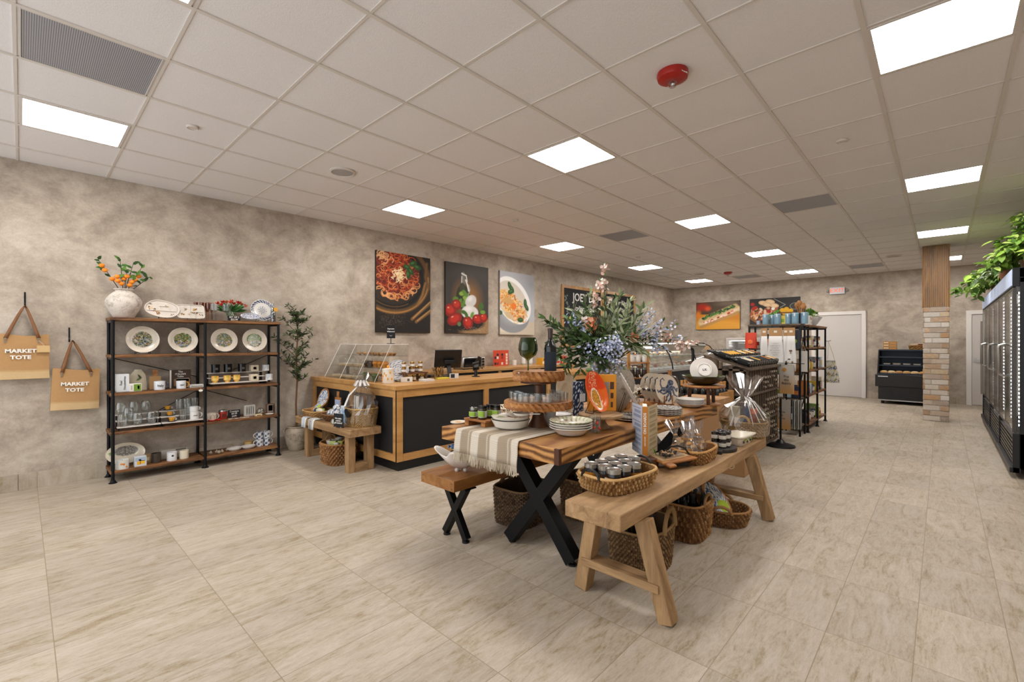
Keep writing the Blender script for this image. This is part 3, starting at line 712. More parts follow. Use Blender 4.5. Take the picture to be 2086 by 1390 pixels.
def mug(label, loc, r, h, col, rz=0, name='mug', handle=None, group=None, cf=None, txt=None, taper=.95, hdir=1, cat='mug', tmat='board_black', tsize=.02):
    t = thing(name, label, cat, loc, rz, group); m = M()
    m.lathe(ringed(cup_prof(r, h, .003, taper), 3 if cf else 1), 28, col=col, cf=cf); m.build('cup_body', 'ceramic', t)
    b = M(); b.tube([(0, hdir*(r*.95+math.sin(a)*h*.34), h*.5+math.cos(a)*h*.32) for a in [PI*i/8 for i in range(9)]], .0045, 6, handle or col); b.build('handle', 'ceramic', t)
    if txt: text(txt, 'lettering', tsize, tmat, t, (r*1.01+.002, 0, h*.5), FACE_X, .0004)
    return t
def glass_cup(label, loc, prof, name='drinking_glass', mat='clear_glass', group=None, cat='glass', rz=0):
    m = M(); m.lathe(prof, 20); return solo(m, name, mat, label, cat, loc, rz, group)
def boxy(label, loc, d, col, name='box', cat='box', mat='paper', rz=0, txt=None, ts=.02, tmat='board_black', tloc=None, group=None, bevel=.0015, face=FACE_X, stripe=None, rx=0, ry=0, trot=None, lead=1.0):
    """box d=(x depth, y width, z height); its front looks towards +x"""
    t = thing(name, label, cat, loc, rz, group, rx, ry); m = M(); m.box((-d[0]/2, -d[1]/2, 0), (d[0]/2, d[1]/2, d[2]), col); m.build('box_body' if name != 'book' else 'cover', mat, t, bevel=bevel)
    if stripe:
        m = M()
        for (y0, z0, y1, z1, c) in stripe: m.box((d[0]/2-.001, (y0-.5)*d[1], z0*d[2]), (d[0]/2+.0008, (y1-.5)*d[1], z1*d[2]), c)
        m.build('printed_label', 'print', t)
    if txt: text(txt, 'lettering', ts, tmat, t, tloc or (d[0]/2+.001, 0, d[2]/2), trot or face, .0003, depth=.0003, lead=lead)
    return t
def chalk_sign(label, loc, w_, h_, lines, rz=0, size=.02, foot=True, tilt=0, name='chalk_sign'):
    t = thing(name, label, 'sign', loc, rz); m = M(); m.box((-.004, -w_/2, .0), (.004, w_/2, h_)); o = m.build('board', 'board_black', t, bevel=.001)
    text(lines, 'lettering', size, 'chalk', t, (.0052, 0, h_/2), FACE_X, .0005, depth=.0003)
    if foot: b = M(); b.box((-.03, -w_*.35, 0), (.012, -w_*.25, .01)); b.box((-.03, w_*.25, 0), (.012, w_*.35, .01)); b.parts('foot', 'oak_pale', t)
    return t
def bottle_prof(r, h): return [(0, 0), (r*.9, 0), (r, .006), (r, h*.58), (r*.93, h*.64), (r*.55, h*.72), (r*.38, h*.77), (r*.36, h*.95), (r*.42, h*.955), (r*.42, h*.985), (r*.36, h), (0, h)]
def wine_bottle(label, loc, r=.037, h=.30, rz=0, glass='#10160f', lab='#cfd2d6', cap='#3b2b26', rx=0, ry=0, group=None, name='wine_bottle'):
    t = thing(name, label, 'bottle', loc, rz, group, rx, ry); m = M(); m.lathe(bottle_prof(r, h), 18, col=glass); m.build('bottle_body', 'ceramic', t)
    m = M(); m.lathe([(r*1.008, h*.1), (r*1.01, h*.102), (r*1.01, h*.5), (r*1.008, h*.502)], 18, col=lab, loop=True); m.build('bottle_label', 'paper', t)
    m = M(); m.lathe([(r*.41, h*.80), (r*.42, h*.955), (r*.46, h*.957), (r*.46, h*.987), (r*.4, h*1.003), (0, h*1.004)], 14, col=cap); m.build('capsule', 'satin', t)
    return t
def jar(label, loc, r, h, body, lid='#b9b9b7', lab='#e6e0d2', group=None, lidmat='foil', name='glass_jar', rz=0, bodymat='ceramic'):
    t = thing(name, label, 'jar', loc, rz, group); m = M(); m.lathe([(0, 0), (r*.92, 0), (r, .004), (r, h*.76), (r*.93, h*.82), (0, h*.82)], 18, col=body); m.build('jar_body', bodymat, t)
    m = M(); m.lathe([(r*.9, h*.80), (r*.97, h*.81), (r*.97, h), (r*.93, h+.001), (r*.85, h-.001), (0, h-.002)], 18, col=lid); m.build('lid', lidmat, t)
    if lab: m = M(); m.lathe([(r*1.01, h*.15), (r*1.015, h*.16), (r*1.015, h*.62), (r*1.01, h*.63)], 18, col=lab, loop=True); m.build('jar_label', 'paper', t)
    return t
def basket_mesh(a, b, h, flare=1.15, e=3.2, cols=30, rows=9, amp=.005, c1='#b58a52', c2='#8a6236', c3='#cba873', base=True, zf=None, inner=True):
    """woven wall: superellipse plan a x b, rising to height h"""
    m = M(); rr = random.Random(int(a*1000)+cols); nu = cols*4; nv = rows*4
    def ring(th, s, k):
        c, d = math.cos(th), math.sin(th); q = (abs(c)**e+abs(d)**e)**(-1/e); f = 1+(flare-1)*s**.8
        return a*q*c*f, b*q*d*f
    P = np.zeros((nv+1, nu, 3)); K = np.zeros((nv+1, nu, 3)); tones = [[C(rr.choice([c1, c1, c2, c3])) for _ in range(cols)] for _ in range(rows+1)]
    for i in range(nv+1):
        s = i/nv; row = min(i//4, rows-1); fr = (i % 4)/4
        for j in range(nu):
            th = 2*PI*j/nu; x, y = ring(th, s, 0); wv = math.sin(2*PI*j/nu*cols/2*2+PI*row)*abs(math.sin(PI*(i/4 % 1)))**.6
            q = 1+amp*wv/max(a, b)*1.6; z = h*s+(zf(th)*s if zf else 0)+.0*fr
            P[i, j] = (x*q, y*q, z); K[i, j] = tones[row][(j//4+row) % cols] if abs(wv) > .25 else C(c2)
    m.grid(P, K, wrap=True)
    if inner:
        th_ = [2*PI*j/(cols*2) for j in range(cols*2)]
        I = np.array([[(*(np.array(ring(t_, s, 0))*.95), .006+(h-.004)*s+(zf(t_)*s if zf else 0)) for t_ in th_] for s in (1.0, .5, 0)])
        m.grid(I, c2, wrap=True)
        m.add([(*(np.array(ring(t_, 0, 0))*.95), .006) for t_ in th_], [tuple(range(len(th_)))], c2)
    rim = [(*(np.array(ring(2*PI*j/48, 1, 0))*.985), h+(zf(2*PI*j/48) if zf else 0)) for j in range(49)]
    m.tube(rim, min(amp*1.4, .008), 6, c1, cap=False)
    if base: m.add([(*ring(2*PI*j/40, 0, 0), .001) for j in range(40)], [tuple(range(39, -1, -1))], c2)
    return m
def basket(label, loc, a, b, h, rz=0, handles=None, name='wicker_basket', cat='basket', group=None, hc='#a67c48', hr=.007, **kw):
    t = thing(name, label, cat, loc, rz, group); basket_mesh(a, b, h, **kw).build('woven_body', 'weave', t)
    fl = kw.get('flare', 1.15)
    if handles:
        ax, wd, ht = handles[:3]; mat = handles[3] if len(handles) > 3 else 'weave'
        for s0 in (-1, 1):
            q = M(); pts = []
            for i in range(11):
                th = PI*i/10; o = (math.cos(th)*wd/2); z = h-.01+math.sin(th)*ht
                pts.append((s0*a*fl, o, z) if ax == 'x' else (o, s0*b*fl, z))
            rope = [hr*(1+.12*(k % 2)) for k in range(11)]; q.tube(pts, rope, 8, hc); q.build('handle', mat, t)
    return t
def cellophane(par, r, h, neck, top, seed=1, n=26, fan=.13, mat='film', z0=.02, name='cellophane_wrap', flat=1.0):
    """crinkled film bag: hull, tied neck, fanned top"""
    rr = random.Random(seed); m = M(); P = []
    prof = [(r*.98, z0), (r*1.04, h*.3), (r*1.03, h*.55), (r*.8, h*.75), (r*.4, h*.93), (neck, h), (fan*.55, h+top*.4), (fan, h+top)]
    jit = [[rr.uniform(-1, 1) for _ in range(n)] for _ in prof]
    for k, (q, z) in enumerate(prof):
        P.append([((q*(1+.07*jit[k][i]*(1.6 if k > 5 else 1)))*math.cos(2*PI*i/n), (q*flat*(1+.07*jit[k][i]))*math.sin(2*PI*i/n), z+(.035*jit[k][i] if k == 7 else .01*jit[k][i])) for i in range(n)])
    m.grid(P, wrap=True); return m.build(name, mat, par, flat=True)

# ---------- left wall: hooks and totes ----------
WXs = WX
def tote(label, y, ztop, hookz, hooky, w_, h_, tag_=False, skew=0, rz=0, slot=0):
    hk = M(); hk.box((0, -.006, -.09), (.004, .006, .05)); hk.tube([(.004, 0, -.05), (.02, 0, -.085), (.035, 0, -.085), (.042, 0, -.06)], .0045, 6)
    solo(hk, 'wall_hook', 'black_metal', 'black metal hook holding the %s market tote' % ('higher left' if slot == 0 else 'lower right'), 'hook', (WX+.001, hooky, hookz))
    t = thing('tote_bag', label, 'tote bag', (WX+.06, y, ztop-h_)); t.rotation_euler = (skew, 0, 0)
    m = M(); N = 14; P = []
    for i in range(N+1):
        s = i/N; row = []
        for j in range(N+1):
            a = j/N*2-1; row.append((.045*(1-.3*s)*(1-abs(a)**4*.3)+.006*nz(a*3, s*4), a*w_/2*(1-.02*s), s*h_-.01*math.sin(a*3+1)*s))
        P.append(row)
    Q = [[(-x*.75, y_, z) for x, y_, z in r] for r in P]
    K = []
    for i in range(N+1):
        for j in range(N+1): K.append(C('#dfc191' if i < 3 else '#c79c6a'))
    m.grid(P, K); m.grid([r[::-1] for r in Q], K)
    for e in (0, N):
        m.grid([[P[i][e] for i in range(N+1)], [Q[i][e] for i in range(N+1)]], '#b8895a')
    m.grid([P[0], Q[0]], '#c9a572')
    n = NT('burlap') if 'burlap' not in MATS else None
    if n:
        at_ = n.n('Attribute', attribute_name='Col'); v = n.coord((1, 1, 1)); wv = n.n('TexWave', bands_direction='Z'); wv.inputs['Scale'].default_value = 140; wv.inputs['Distortion'].default_value = 2
        wy = n.n('TexWave', bands_direction='Y'); wy.inputs['Scale'].default_value = 140; wy.inputs['Distortion'].default_value = 2; n.l(v, wv.inputs[0]); n.l(v, wy.inputs[0])
        f = n.math('MULTIPLY', wv.outputs['Fac'], wy.outputs['Fac']); f2 = n.noise(v, 60, 4, .7)
        g = n.math('ADD', n.math('MULTIPLY', f, .35), n.math('MULTIPLY', f2, .8)); n.base(n.mix(n.math('MULTIPLY', g, .35), at_.outputs['Color'], '#8a5f36')); n.bump(f, .6, .003); MATS['burlap'] = n.set(.95)
    m.build('bag_body', 'burlap', t)
    for sd, x0 in ((1, .045), (-1, -.03)):
        b = M(); pts = []
        for s in range(13):
            a = s/12*2-1; z = h_-.03+(hookz-.085-ztop+.045)*(1-abs(a)**1.12)*.99; pts.append((x0*(.3+.7*abs(a)), a*w_*.30 + (hooky-y)*(1-abs(a)), z))
        V = []
        for s, p in enumerate(pts): wd = .0115; a = s/12*2-1; V += [(p[0], p[1]-wd*abs(a)**.3*.9-.003, p[2]), (p[0]+.004, p[1]+wd*abs(a)**.3*.9+.003, p[2])]
        b.add(V, [(2*i, 2*i+1, 2*i+3, 2*i+2) for i in range(12)]); b.build('leather_strap', 'leather', t, thick=.004)
    b = M()
    for s0 in (-1, 1):
        b.cyl((.036, s0*w_*.30, h_-.035), (.047, s0*w_*.30, h_-.035), .008, n=10); b.cyl((.036, s0*w_*.30, h_-.06), (.048, s0*w_*.30, h_-.06), .008, n=10)
    b.parts('rivet', 'steel', t)
    text('MARKET\nTOTE', 'lettering', .046, 'chalk', t, (.0535, -.01, h_*.56), FACE_X, .0016, sx=1.12, lead=1.25)
    if tag_:
        b = M(); b.box((.058, w_*.26, h_*.60), (.060, w_*.26+.085, h_*.60+.062), '#c9a877'); b.build('paper_tag', 'paper', t)
        b = M(); b.tube([(.05, w_*.3, h_-.05), (.059, w_*.26+.05, h_*.60+.06)], .001, 4); b.build('tag_string', 'chalk', t)
tote('jute market tote bag with paper tag, higher and farther left of the two', .005, 1.425, 1.77, .021, .345, .40, True, slot=0)
tote('jute market tote bag without tag, hanging lower and next to the shelving unit', .352, 1.098, 1.45, .315, .34, .385, skew=-.03, slot=1)

# ---------- items on the wall shelves ----------
def SY(u, x=-5.95): return PX(u, 700, x).y
def SK(u, x=-5.95): return mpp(PX(u, 700, x))
z1, z2, z3, z4, z5 = [z+.001 for z in SHZ]
# stone vase with citrus branches
def stone(name, c1, c2, s=14, b=.6):
    n = NT(name); v = n.coord(); f = n.noise(v, s, 8, .75); g = n.noise(v, s*9, 2, .6)
    n.base(n.ramp(n.math('ADD', n.math('MULTIPLY', f, .7), n.math('MULTIPLY', g, .3)), [(.38, c2), (.52, c1), (.7, c1)])); n.bump(f, b, .006); MATS[name] = n.set(.9)
stone('stone_white', '#cfc6bb', '#9a9086'); stone('stone_clay', '#b3a592', '#7d6f5f', 9); stone('stone_grey', '#a39a8e', '#6f665a', 12, .8)
vx = -5.985; vy = SY(252, vx)
m = M(); m.lathe([(0, 0), (.078, 0), (.085, .01), (.118, .07), (.143, .125), (.146, .165), (.128, .205), (.09, .245), (.068, .262), (.066, .275), (.082, .285), (.080, .29), (.06, .286), (.058, .26), (.07, .24), (0, .2)], 36)
solo(m, 'stone_vase', 'stone_white', 'round whitewashed stone vase on the left end of the top shelf', 'vase', (vx, vy, z1))
t = thing('citrus_branch', 'artificial branches with orange kumquats and green leaves in the white stone vase', 'plant', (vx, vy, z1+.205))
tips = [(-.19, .36, -.02), (-.03, .37, .02), (.14, .32, .04), (.2, .22, 0), (.02, .28, .05), (.08, .36, -.03)]
b = M(); lf = M(); fruit = []
for q, (dy, dz, dx) in enumerate(tips):
    pts = [(dx*s, dy*s**1.1, dz*s) for s in (0, .25, .5, .75, 1)]; b.tube(pts, [.005, .004, .0035, .003, .002], 5)
    for s in (.55, .7, .85, 1.0, .95, .78):
        p = (dx*s, dy*s**1.1, dz*s); d = (R.uniform(-.6, .8), R.uniform(-1, 1), R.uniform(-.2, .9)); lf.leaf(p, d, R.uniform(.055, .08), .032, (1, .2, .3), R.choice(['#2f4f24', '#3d6a2a', '#587f35', '#2a4520']))
b.build('stem', 'charcoal_wood', t); lf.build('leaves', 'leafy', t)
FR = [(-.165, .30), (-.145, .255), (-.09, .175), (-.055, .20), (-.05, .16), (.0, .185), (.02, .21), (.115, .225), (.09, .185), (.06, .16), (.045, .125), (-.02, .135)]
for dy, dz in FR: q = M(); q.ball((R.uniform(0, .05), dy, dz), .0235, 12, '#e8861c', (1, 1, .88)); q.build('kumquat', 'satin', t)
# sectioned antipasto platters
def sectioned(label, u, w_, h_, cf_oval, tilt=68):
    y = SY(u); t = thing('sectioned_platter', label, 'platter', (-5.96, y, z1)); ry = math.radians(tilt)
    m = M(); N = 28
    def edge(a, s=1):
        if cf_oval: return (h_/2*math.cos(a)*s*(1+.10*math.sin(2*a)), w_/2*math.sin(a)*s)
        c, d = math.cos(a), math.sin(a); q = (abs(c)**8+abs(d)**8)**(-1/8); return (h_/2*q*c*s, w_/2*q*d*s)
    P = [[(*edge(2*PI*j/40, s), z) for j in range(40)] for s, z in ((.0, .004), (.5, .004), (.88, .005), (.94, .016), (1.0, .018), (.99, .012), (.9, 0), (0, 0))]
    m.grid(P, '#d8d0c6', wrap=True); o = m.build('dish', 'ceramic', t)
    d = M()
    for a, b_ in ([((-.9, -.05), (.9, -.05)), ((0, -.05), (.05, .9)), ((-.75, -.45), (-.05, -.5)), ((.05, .35), (.8, .3))] if not cf_oval else [((.15, -.85), (.25, .85)), ((.2, -.1), (-.8, -.25)), ((.2, .45), (-.7, .35)), ((-.3, -.2), (-.35, .4))]):
        d.beam((a[0]*h_/2, a[1]*w_/2, .009), (b_[0]*h_/2, b_[1]*w_/2, .009), .004, .012, (0, 0, 1), '#e2dbd1')
    dd = d.build('divider', 'ceramic', o)
    k = M(); rr = random.Random(u)
    for q in range(10):
        x, yy = rr.uniform(-.3, .3)*h_, rr.uniform(-.38, .38)*w_
        for i in range(6): k.ball((x+rr.uniform(-.01, .01), yy+rr.uniform(-.016, .016), .0045), .005, 5, rr.choice(['#b07a3c', '#6b5a3a', '#d9a04a', '#3d3a30']), (1, 1.3, .25))
    k.build('painted_food_motif', 'print', o)
    o.rotation_euler = (0, ry, 0); o.location = (-.01, 0, h_/2*math.sin(ry)+.008); easel(t, .07, tilt)
sectioned('oval cream sectioned platter with food drawings beside the stone vase', 331, .30, .20, True)
sectioned('rectangular cream sectioned tray with food drawings on the top shelf', 389, .255, .165, False)
fl = [(0, 0), (.026, 0), (.026, .002), (.004, .008), (.003, .09), (.012, .11), (.02, .15), (.021, .2), (.0195, .2), (.018, .15), (.008, .112), (0, .105)]
for q, (u, x) in enumerate([(399, -6.05), (411, -6.02), (421, -6.06), (431, -6.03), (424, -5.98)]):
    glass_cup('tall amber fluted champagne glass on the top shelf', (x, SY(u, x), z1), fl, 'champagne_flute', 'amber_glass', 'amber champagne flutes on the top shelf')
wg = [(0, 0), (.032, 0), (.032, .002), (.004, .008), (.0035, .085), (.02, .095), (.037, .11), (.038, .185), (.0365, .185), (.035, .112), (.018, .099), (0, .096)]
for u, x in ((436, -5.9), (460, -5.92)): glass_cup('ribbed clear wine glass %s' % ('left of the tulips' if u == 436 else 'in front of the tulip vase'), (x, SY(u, x), z1), wg, 'wine_glass')
tv = thing('tulip_bunch', 'bunch of red and coral tulips with green leaves in a glass vase', 'flowers', (-6.02, SY(470, -6.02), z1))
b = M(); b.lathe([(0, 0), (.05, 0), (.052, .01), (.042, .06), (.03, .11), (.04, .15), (.037, .15), (.027, .11), (.038, .06), (0, .01)], 20); b.build('glass_vase', 'clear_glass', tv)
lf = M(); sm_ = M()
for q in range(26):
    a = R.uniform(-1, 1); p = (R.uniform(-.02, .04), a*.09, .14); lf.leaf((0, a*.03, .11), (R.uniform(-.1, .6), a*1.5, R.uniform(.2, .9)), R.uniform(.09, .15), .035, (1, 0, .2), R.choice(['#2f5a26', '#3f7a33', '#264a22']))
lf.build('leaves', 'leafy', tv)
for q in range(11):
    a = -1+2*q/10; c = Vector((R.uniform(-.02, .05), a*.13+.01, .215-.045*abs(a)+R.uniform(-.015, .02))); sm_.tube([(0, a*.02, .02), (0, a*.06, .13), tuple(c)], .003, 5, '#4f7a3a')
    f = M(); d = Vector((.2, a*.6, .9)).normalized()
    for k in range(5): an = 2*PI*k/5; f.leaf(tuple(c), (d.x*.7+.5*math.cos(an), d.y+.5*math.sin(an), d.z), .045, .034, (math.cos(an), math.sin(an), .2), R.choice(['#cf3a2c', '#e0654a', '#e9957a', '#c42a24']), curl=-.2)
    f.build('tulip_head', 'leafy', tv)
sm_.build('stem', 'leafy', tv)
chalk_sign('small black price sign reading set of 2 on the top shelf', (-5.87, SY(477, -5.87), z1), .125, .052, 'SET OF 2\n$25.99', size=.026, foot=False)
def cf_blue(q, a):
    if q > 1.1: return '#cfd2d6'
    if .70 < q < .96: return '#24385f' if math.sin(a*22+8*q)*math.sin(q*40) > -.15 else '#dfe1e4'
    if q < .30: return '#26365c' if math.sin(a*8)*math.cos(q*38) > .25 else '#e2e0dc'
    if q < .42: return '#31456f' if math.sin(a*12+q*30) > .75 else '#e2e0dc'
    return '#e2dfda'
standing_plate('round white plate with navy blue patterned rim on the top shelf', (-6.0, SY(535, -6.0), z1), .133, cf_blue, tilt=76)
def cf_bl2(q, a): return '#dfe0e3' if q > 1.05 or nz(q*9*math.cos(a)+3, q*9*math.sin(a), 1.5) < .55 else '#203c78'
standing_plate('blue and white rectangular platter leaning at the front of the top shelf', (-5.90, SY(510, -5.90), z1), .105, cf_bl2, tilt=60, sx=.42, sy=1.0, stand=False, cat='platter')
t = thing('oil_cruet', 'clear glass oil cruet with orange tag at the right end of the top shelf', 'bottle', (-5.93, SY(556, -5.93), z1))
b = M(); b.lathe([(0, 0), (.027, 0), (.028, .1), (.026, .14), (.012, .17), (.011, .2), (.010, .2), (.010, .17), (0, .14)], 18); b.build('bottle_body', 'smoke_glass', t)
b = M(); b.lathe([(.012, .2), (.013, .225), (.006, .235), (.004, .255), (0, .256)], 12); b.build('pourer', 'steel', t)
b = M(); b.box((.02, .0, .13), (.024, .045, .175), '#e0a63a'); b.build('paper_tag', 'paper', t)
b = M()
for q in range(14): b.ball((.024, R.uniform(-.018, .018), R.uniform(.015, .12)), .007, 6, R.choice(['#22242c', '#e4e4e4']), (.4, 1, 1))
b.build('spotted_pattern', 'satin', t)
# four food plates
for q, (u, r) in enumerate([(291, .137), (373, .134), (457, .134), (519, .134)]):
    nm = ['leftmost food plate on the second shelf, brown scene with grey blue wash', 'second food plate from the left on the second shelf, green top edge', 'third food plate from the left, on the right bay, blue and brown scene', 'rightmost food plate on the second shelf, large green tree patch']
    standing_plate('cream plate, '+nm[q], (-5.97, SY(u, -5.97), z2), r, cf_scene(11+q*3, green=[.2, .9, .6, 1.6][q]), tilt=78)
# third shelf, left bay
def on(u, x, z): return (x, SY(u, x), z)
boxy('white tin canister printed with black words, left end of the third shelf', on(249, -5.92, z3), (.09, .095, .175), '#d6dadd', 'tin_canister', 'canister', 'satin', txt='Real\nHousewives', ts=.027, trot=(PI/2, -PI/2, PI/2))
t = thing('drawstring_pouch', 'cream cotton drawstring pouch with olive print behind the green mug box', 'pouch', on(281, -5.99, z3))
b = M(); P = []
for i in range(9):
    s = i/8; w_ = .075*(1-.15*s) if s < .7 else .065*(1-(s-.7)*2.2)+.004; P.append([(.03*math.sin(a)*(1-s*.6), w_*math.cos(a)*(1+.04*math.sin(3*a+i)), .21*s) for a in [2*PI*j/16 for j in range(16)]])
b.grid(P, '#c9bfa8', wrap=True); b.build('pouch_body', 'cloth', t)
b = M(); b.leaf((.031, -.02, .1), (0, .8, .5), .06, .02, (1, 0, 0), '#4f6a35'); b.leaf((.031, .02, .12), (0, -.5, .9), .05, .018, (1, 0, 0), '#3b3a30'); b.build('olive_print', 'print', t)
b = M(); b.tube([(.02, -.02, .205), (.03, .0, .17), (.02, .02, .205)], .002, 4, '#d8d2c2'); b.build('drawstring', 'cloth', t)
boxy('small green and white mug box in front of the cotton pouch', on(275, -5.89, z3), (.075, .095, .075), '#e4e2da', 'mug_box', 'box', stripe=[(.35, .05, .95, .95, '#6c8f2f'), (.66, .3, .82, .75, '#e8e6df'), (.1, .2, .25, .8, '#b9b6aa')])
t = thing('cheese_board_set', 'small wooden board with handle and kraft wrap on the third shelf', 'cutting board', on(316, -5.98, z3)); b = M(); b.box((-.008, -.02, .0), (.0, .02, .20)); b.build('board', 'mango_wood', t); b = M(); b.box((-.002, -.048, .0), (.006, .048, .135), '#b08a5c'); b.build('kraft_sleeve', 'paper', t)
mug('white mug with black handwriting and navy handle on the third shelf', on(325, -5.89, z3), .048, .087, '#d9dbe0', handle='#2d3c58', txt='Italy', tsize=.032)
boxy('cookbook with dark bread photo cover standing on the third shelf', on(367, -6.0, z3), (.028, .19, .19), '#3b2a20', 'book', 'book', 'print', stripe=[(.0, .0, .08, 1, '#d9d4cb'), (.2, .1, .95, .5, '#8b6a46'), (.3, .35, .9, .52, '#d8cfc0'), (.45, .12, .8, .3, '#b98a4a')], txt='The\nITALIAN\nTable', ts=.026, tmat='chalk', tloc=(.016, .0, .145))
mug('white mug with yellow handle and small writing in front of the cookbook', on(369, -5.88, z3), .044, .08, '#d9dbe0', handle='#d99a2a', txt='ciao', tsize=.024)
boxy('flat white box at the right end of the left bay, third shelf', on(399, -5.93, z3), (.09, .13, .03), '#cfccc6', 'gift_box', stripe=[(.1, .3, .9, .5, '#55524c')])
t = thing('oval_price_tag', 'little oval white tag hanging from the third shelf edge', 'tag', (-5.812, SY(409, -5.812), z3-.03)); b = M(); b.lathe([(0, 0), (.013, 0), (.013, .002), (0, .002)], 20, col='#dcd8d0', sy=1.5); o = b.build('tag_face', 'paper', t); o.rotation_euler = (0, PI/2, 0); b = M(); b.tube([(0, 0, .01), (0, .0, .03)], .0008, 4, '#dcd8d0'); b.build('tag_string', 'paper', t)
# stepped risers
def riser(label, y, z, w_, steps=3, d=.22, h=.085):
    t = thing('stepped_riser', label, 'riser', (-5.96, y, z)); b = M(); f = M()
    for k in range(steps):
        x = .10-k*.075; zz = h*.35+k*h*.62; b.box((x-.035, -w_/2, zz), (x+.035, w_/2, zz+.009))
    b.parts('step_board', 'white_paint', t)
    for s0 in (-1, 1): f.box((-.1, s0*w_/2-s0*.012-.004, 0), (.13, s0*w_/2-s0*.012+.004, h*.34)); f.box((-.09, s0*w_/2-s0*.012-.004, 0), (-.02, s0*w_/2-s0*.012+.004, h*1.55))
    f.parts('riser_frame', 'black_metal', t); return t
riser('stepped white riser holding black canisters on the third shelf', SY(485, -5.9), z3, .58)
rz = lambda k, h=.085: h*.35+k*h*.62+.01
for q, u in enumerate((439, 464, 493)):
    t = thing('tea_canister', 'black canister with small label on the riser top step, '+('leftmost', 'middle', 'rightmost')[q]+' of three', 'canister', (-5.99, SY(u, -5.99), z3+rz(2))); b = M(); b.lathe([(0, 0), (.041, 0), (.041, .075), (.043, .077), (.043, .09), (.04, .093), (0, .093)], 24); b.build('canister_body', 'dark_glassy', t); b = M(); b.box((.0405, -.014, .03), (.0425, .014, .055), '#57504a'); b.build('canister_label', 'print', t)
for q, u in enumerate((438, 463, 482)):
    t = thing('painted_cup', 'small orange and yellow painted glass cup on the front riser step', 'cup', (-5.865, SY(u, -5.865), z3+rz(0)), group='orange painted cups on the riser'); b = M()
    b.lathe([(0, 0), (.022, 0), (.024, .012), (.026, .02), (.036, .026), (.036, .075), (.034, .075), (.033, .03), (0, .022)], 22, cf=lambda r, a, z, j: '#d88a20' if nz(a*3, z*90) > .45 else ('#9a9a2c' if nz(a*2, z*60) < .25 else '#e9c46a')); b.build('cup_body', 'ceramic', t)
boxy('cream lace print cube on the riser top step', on(517, -5.97, z3+rz(2)), (.08, .08, .072), '#cdc2ae', 'gift_cube', stripe=[(.15, .15, .85, .85, '#b8aa90'), (.3, .3, .7, .7, '#ddd3c0')])
boxy('cream lace print cube on the riser front step', on(517, -5.86, z3+rz(0)), (.08, .078, .075), '#d2c6b0', 'gift_cube', stripe=[(.15, .15, .85, .85, '#bdae92'), (.3, .3, .7, .7, '#e0d6c4')])
for q, (u, x, k) in enumerate(((541, -5.97, 2), (548, -5.86, 0))):
    m = M(); m.lathe(ringed([(0, 0), (.038, 0), (.038, .07), (.035, .07), (.035, .06), (0, .06)], 6), 32, cf=lambda r, a, z, j: '#8b95a8' if math.sin(a*14)*math.sin(z*260) > .1 else '#d8d8d6'); solo(m, 'patterned_candle', 'ceramic', ('grey lattice pattern candle on the riser top step', 'grey lattice pattern candle on the riser front step')[q], 'candle', on(u, x, z3+rz(k)))
# fourth shelf, left bay
riser('stepped white riser under the stemless glasses, left bay', SY(282, -5.9), z4, .34)
riser('stepped white riser under the espresso cups, left bay', SY(370, -5.9), z4, .36)
sg = [(0, 0), (.026, 0), (.036, .02), (.044, .055), (.042, .09), (.033, .12), (.032, .12), (.040, .09), (.042, .055), (.034, .022), (0, .008)]
for u, x, k in ((246, -5.97, 2), (273, -5.98, 2), (297, -5.99, 2), (250, -5.87, 0), (280, -5.87, 0), (309, -5.87, 0), (262, -5.92, 1)): glass_cup('clear stemless wine glass on the left riser', on(u, x, z4+rz(k)), sg, 'stemless_glass', 'clear_glass', 'stemless glasses on the left riser')
for k, u in ((2, 342), (1, 346), (0, 350)):
    t = mug('', on(u, -5.865-.075*k, z4+rz(k)+.006), .028, .036, '#d98b2b', name='espresso_cup', group=None, taper=.7, handle='#d9d4cc', cf=lambda r, a, z, j: '#d88a20' if math.sin(a*9) > -.2 else '#c9a640'); t['label'] = 'orange espresso cup on navy saucer, '+('front step', 'middle step', 'back step')[k]+' of the riser'; t['category'] = 'cup'
    b = M(); b.lathe([(0, 0), (.04, .004), (.044, .008), (0, .006)], 24, (0, 0, -.006), '#24324c'); b.build('saucer', 'ceramic', t)
tum = [(0, 0), (.03, 0), (.032, .01), (.036, .11), (.0345, .11), (.0305, .012), (0, .01)]
for u, x, k in ((364, -5.97, 2), (380, -5.97, 2), (372, -5.88, 0), (381, -5.90, 1), (396, -5.98, 2)): glass_cup('clear printed tumbler on the right riser', on(u, x, z4+rz(k)), tum, 'tumbler', 'clear_glass', 'clear tumblers on the right riser')
mug('white mug with line print, lower of the stacked pair', on(396, -5.875, z4+rz(0)), .043, .085, '#d9d9d7', txt='HOUSE', tsize=.012)
mug('white mug with line print, stacked on top of its twin', on(395, -5.875, z4+rz(0)+.087), .042, .05, '#d5d5d3')
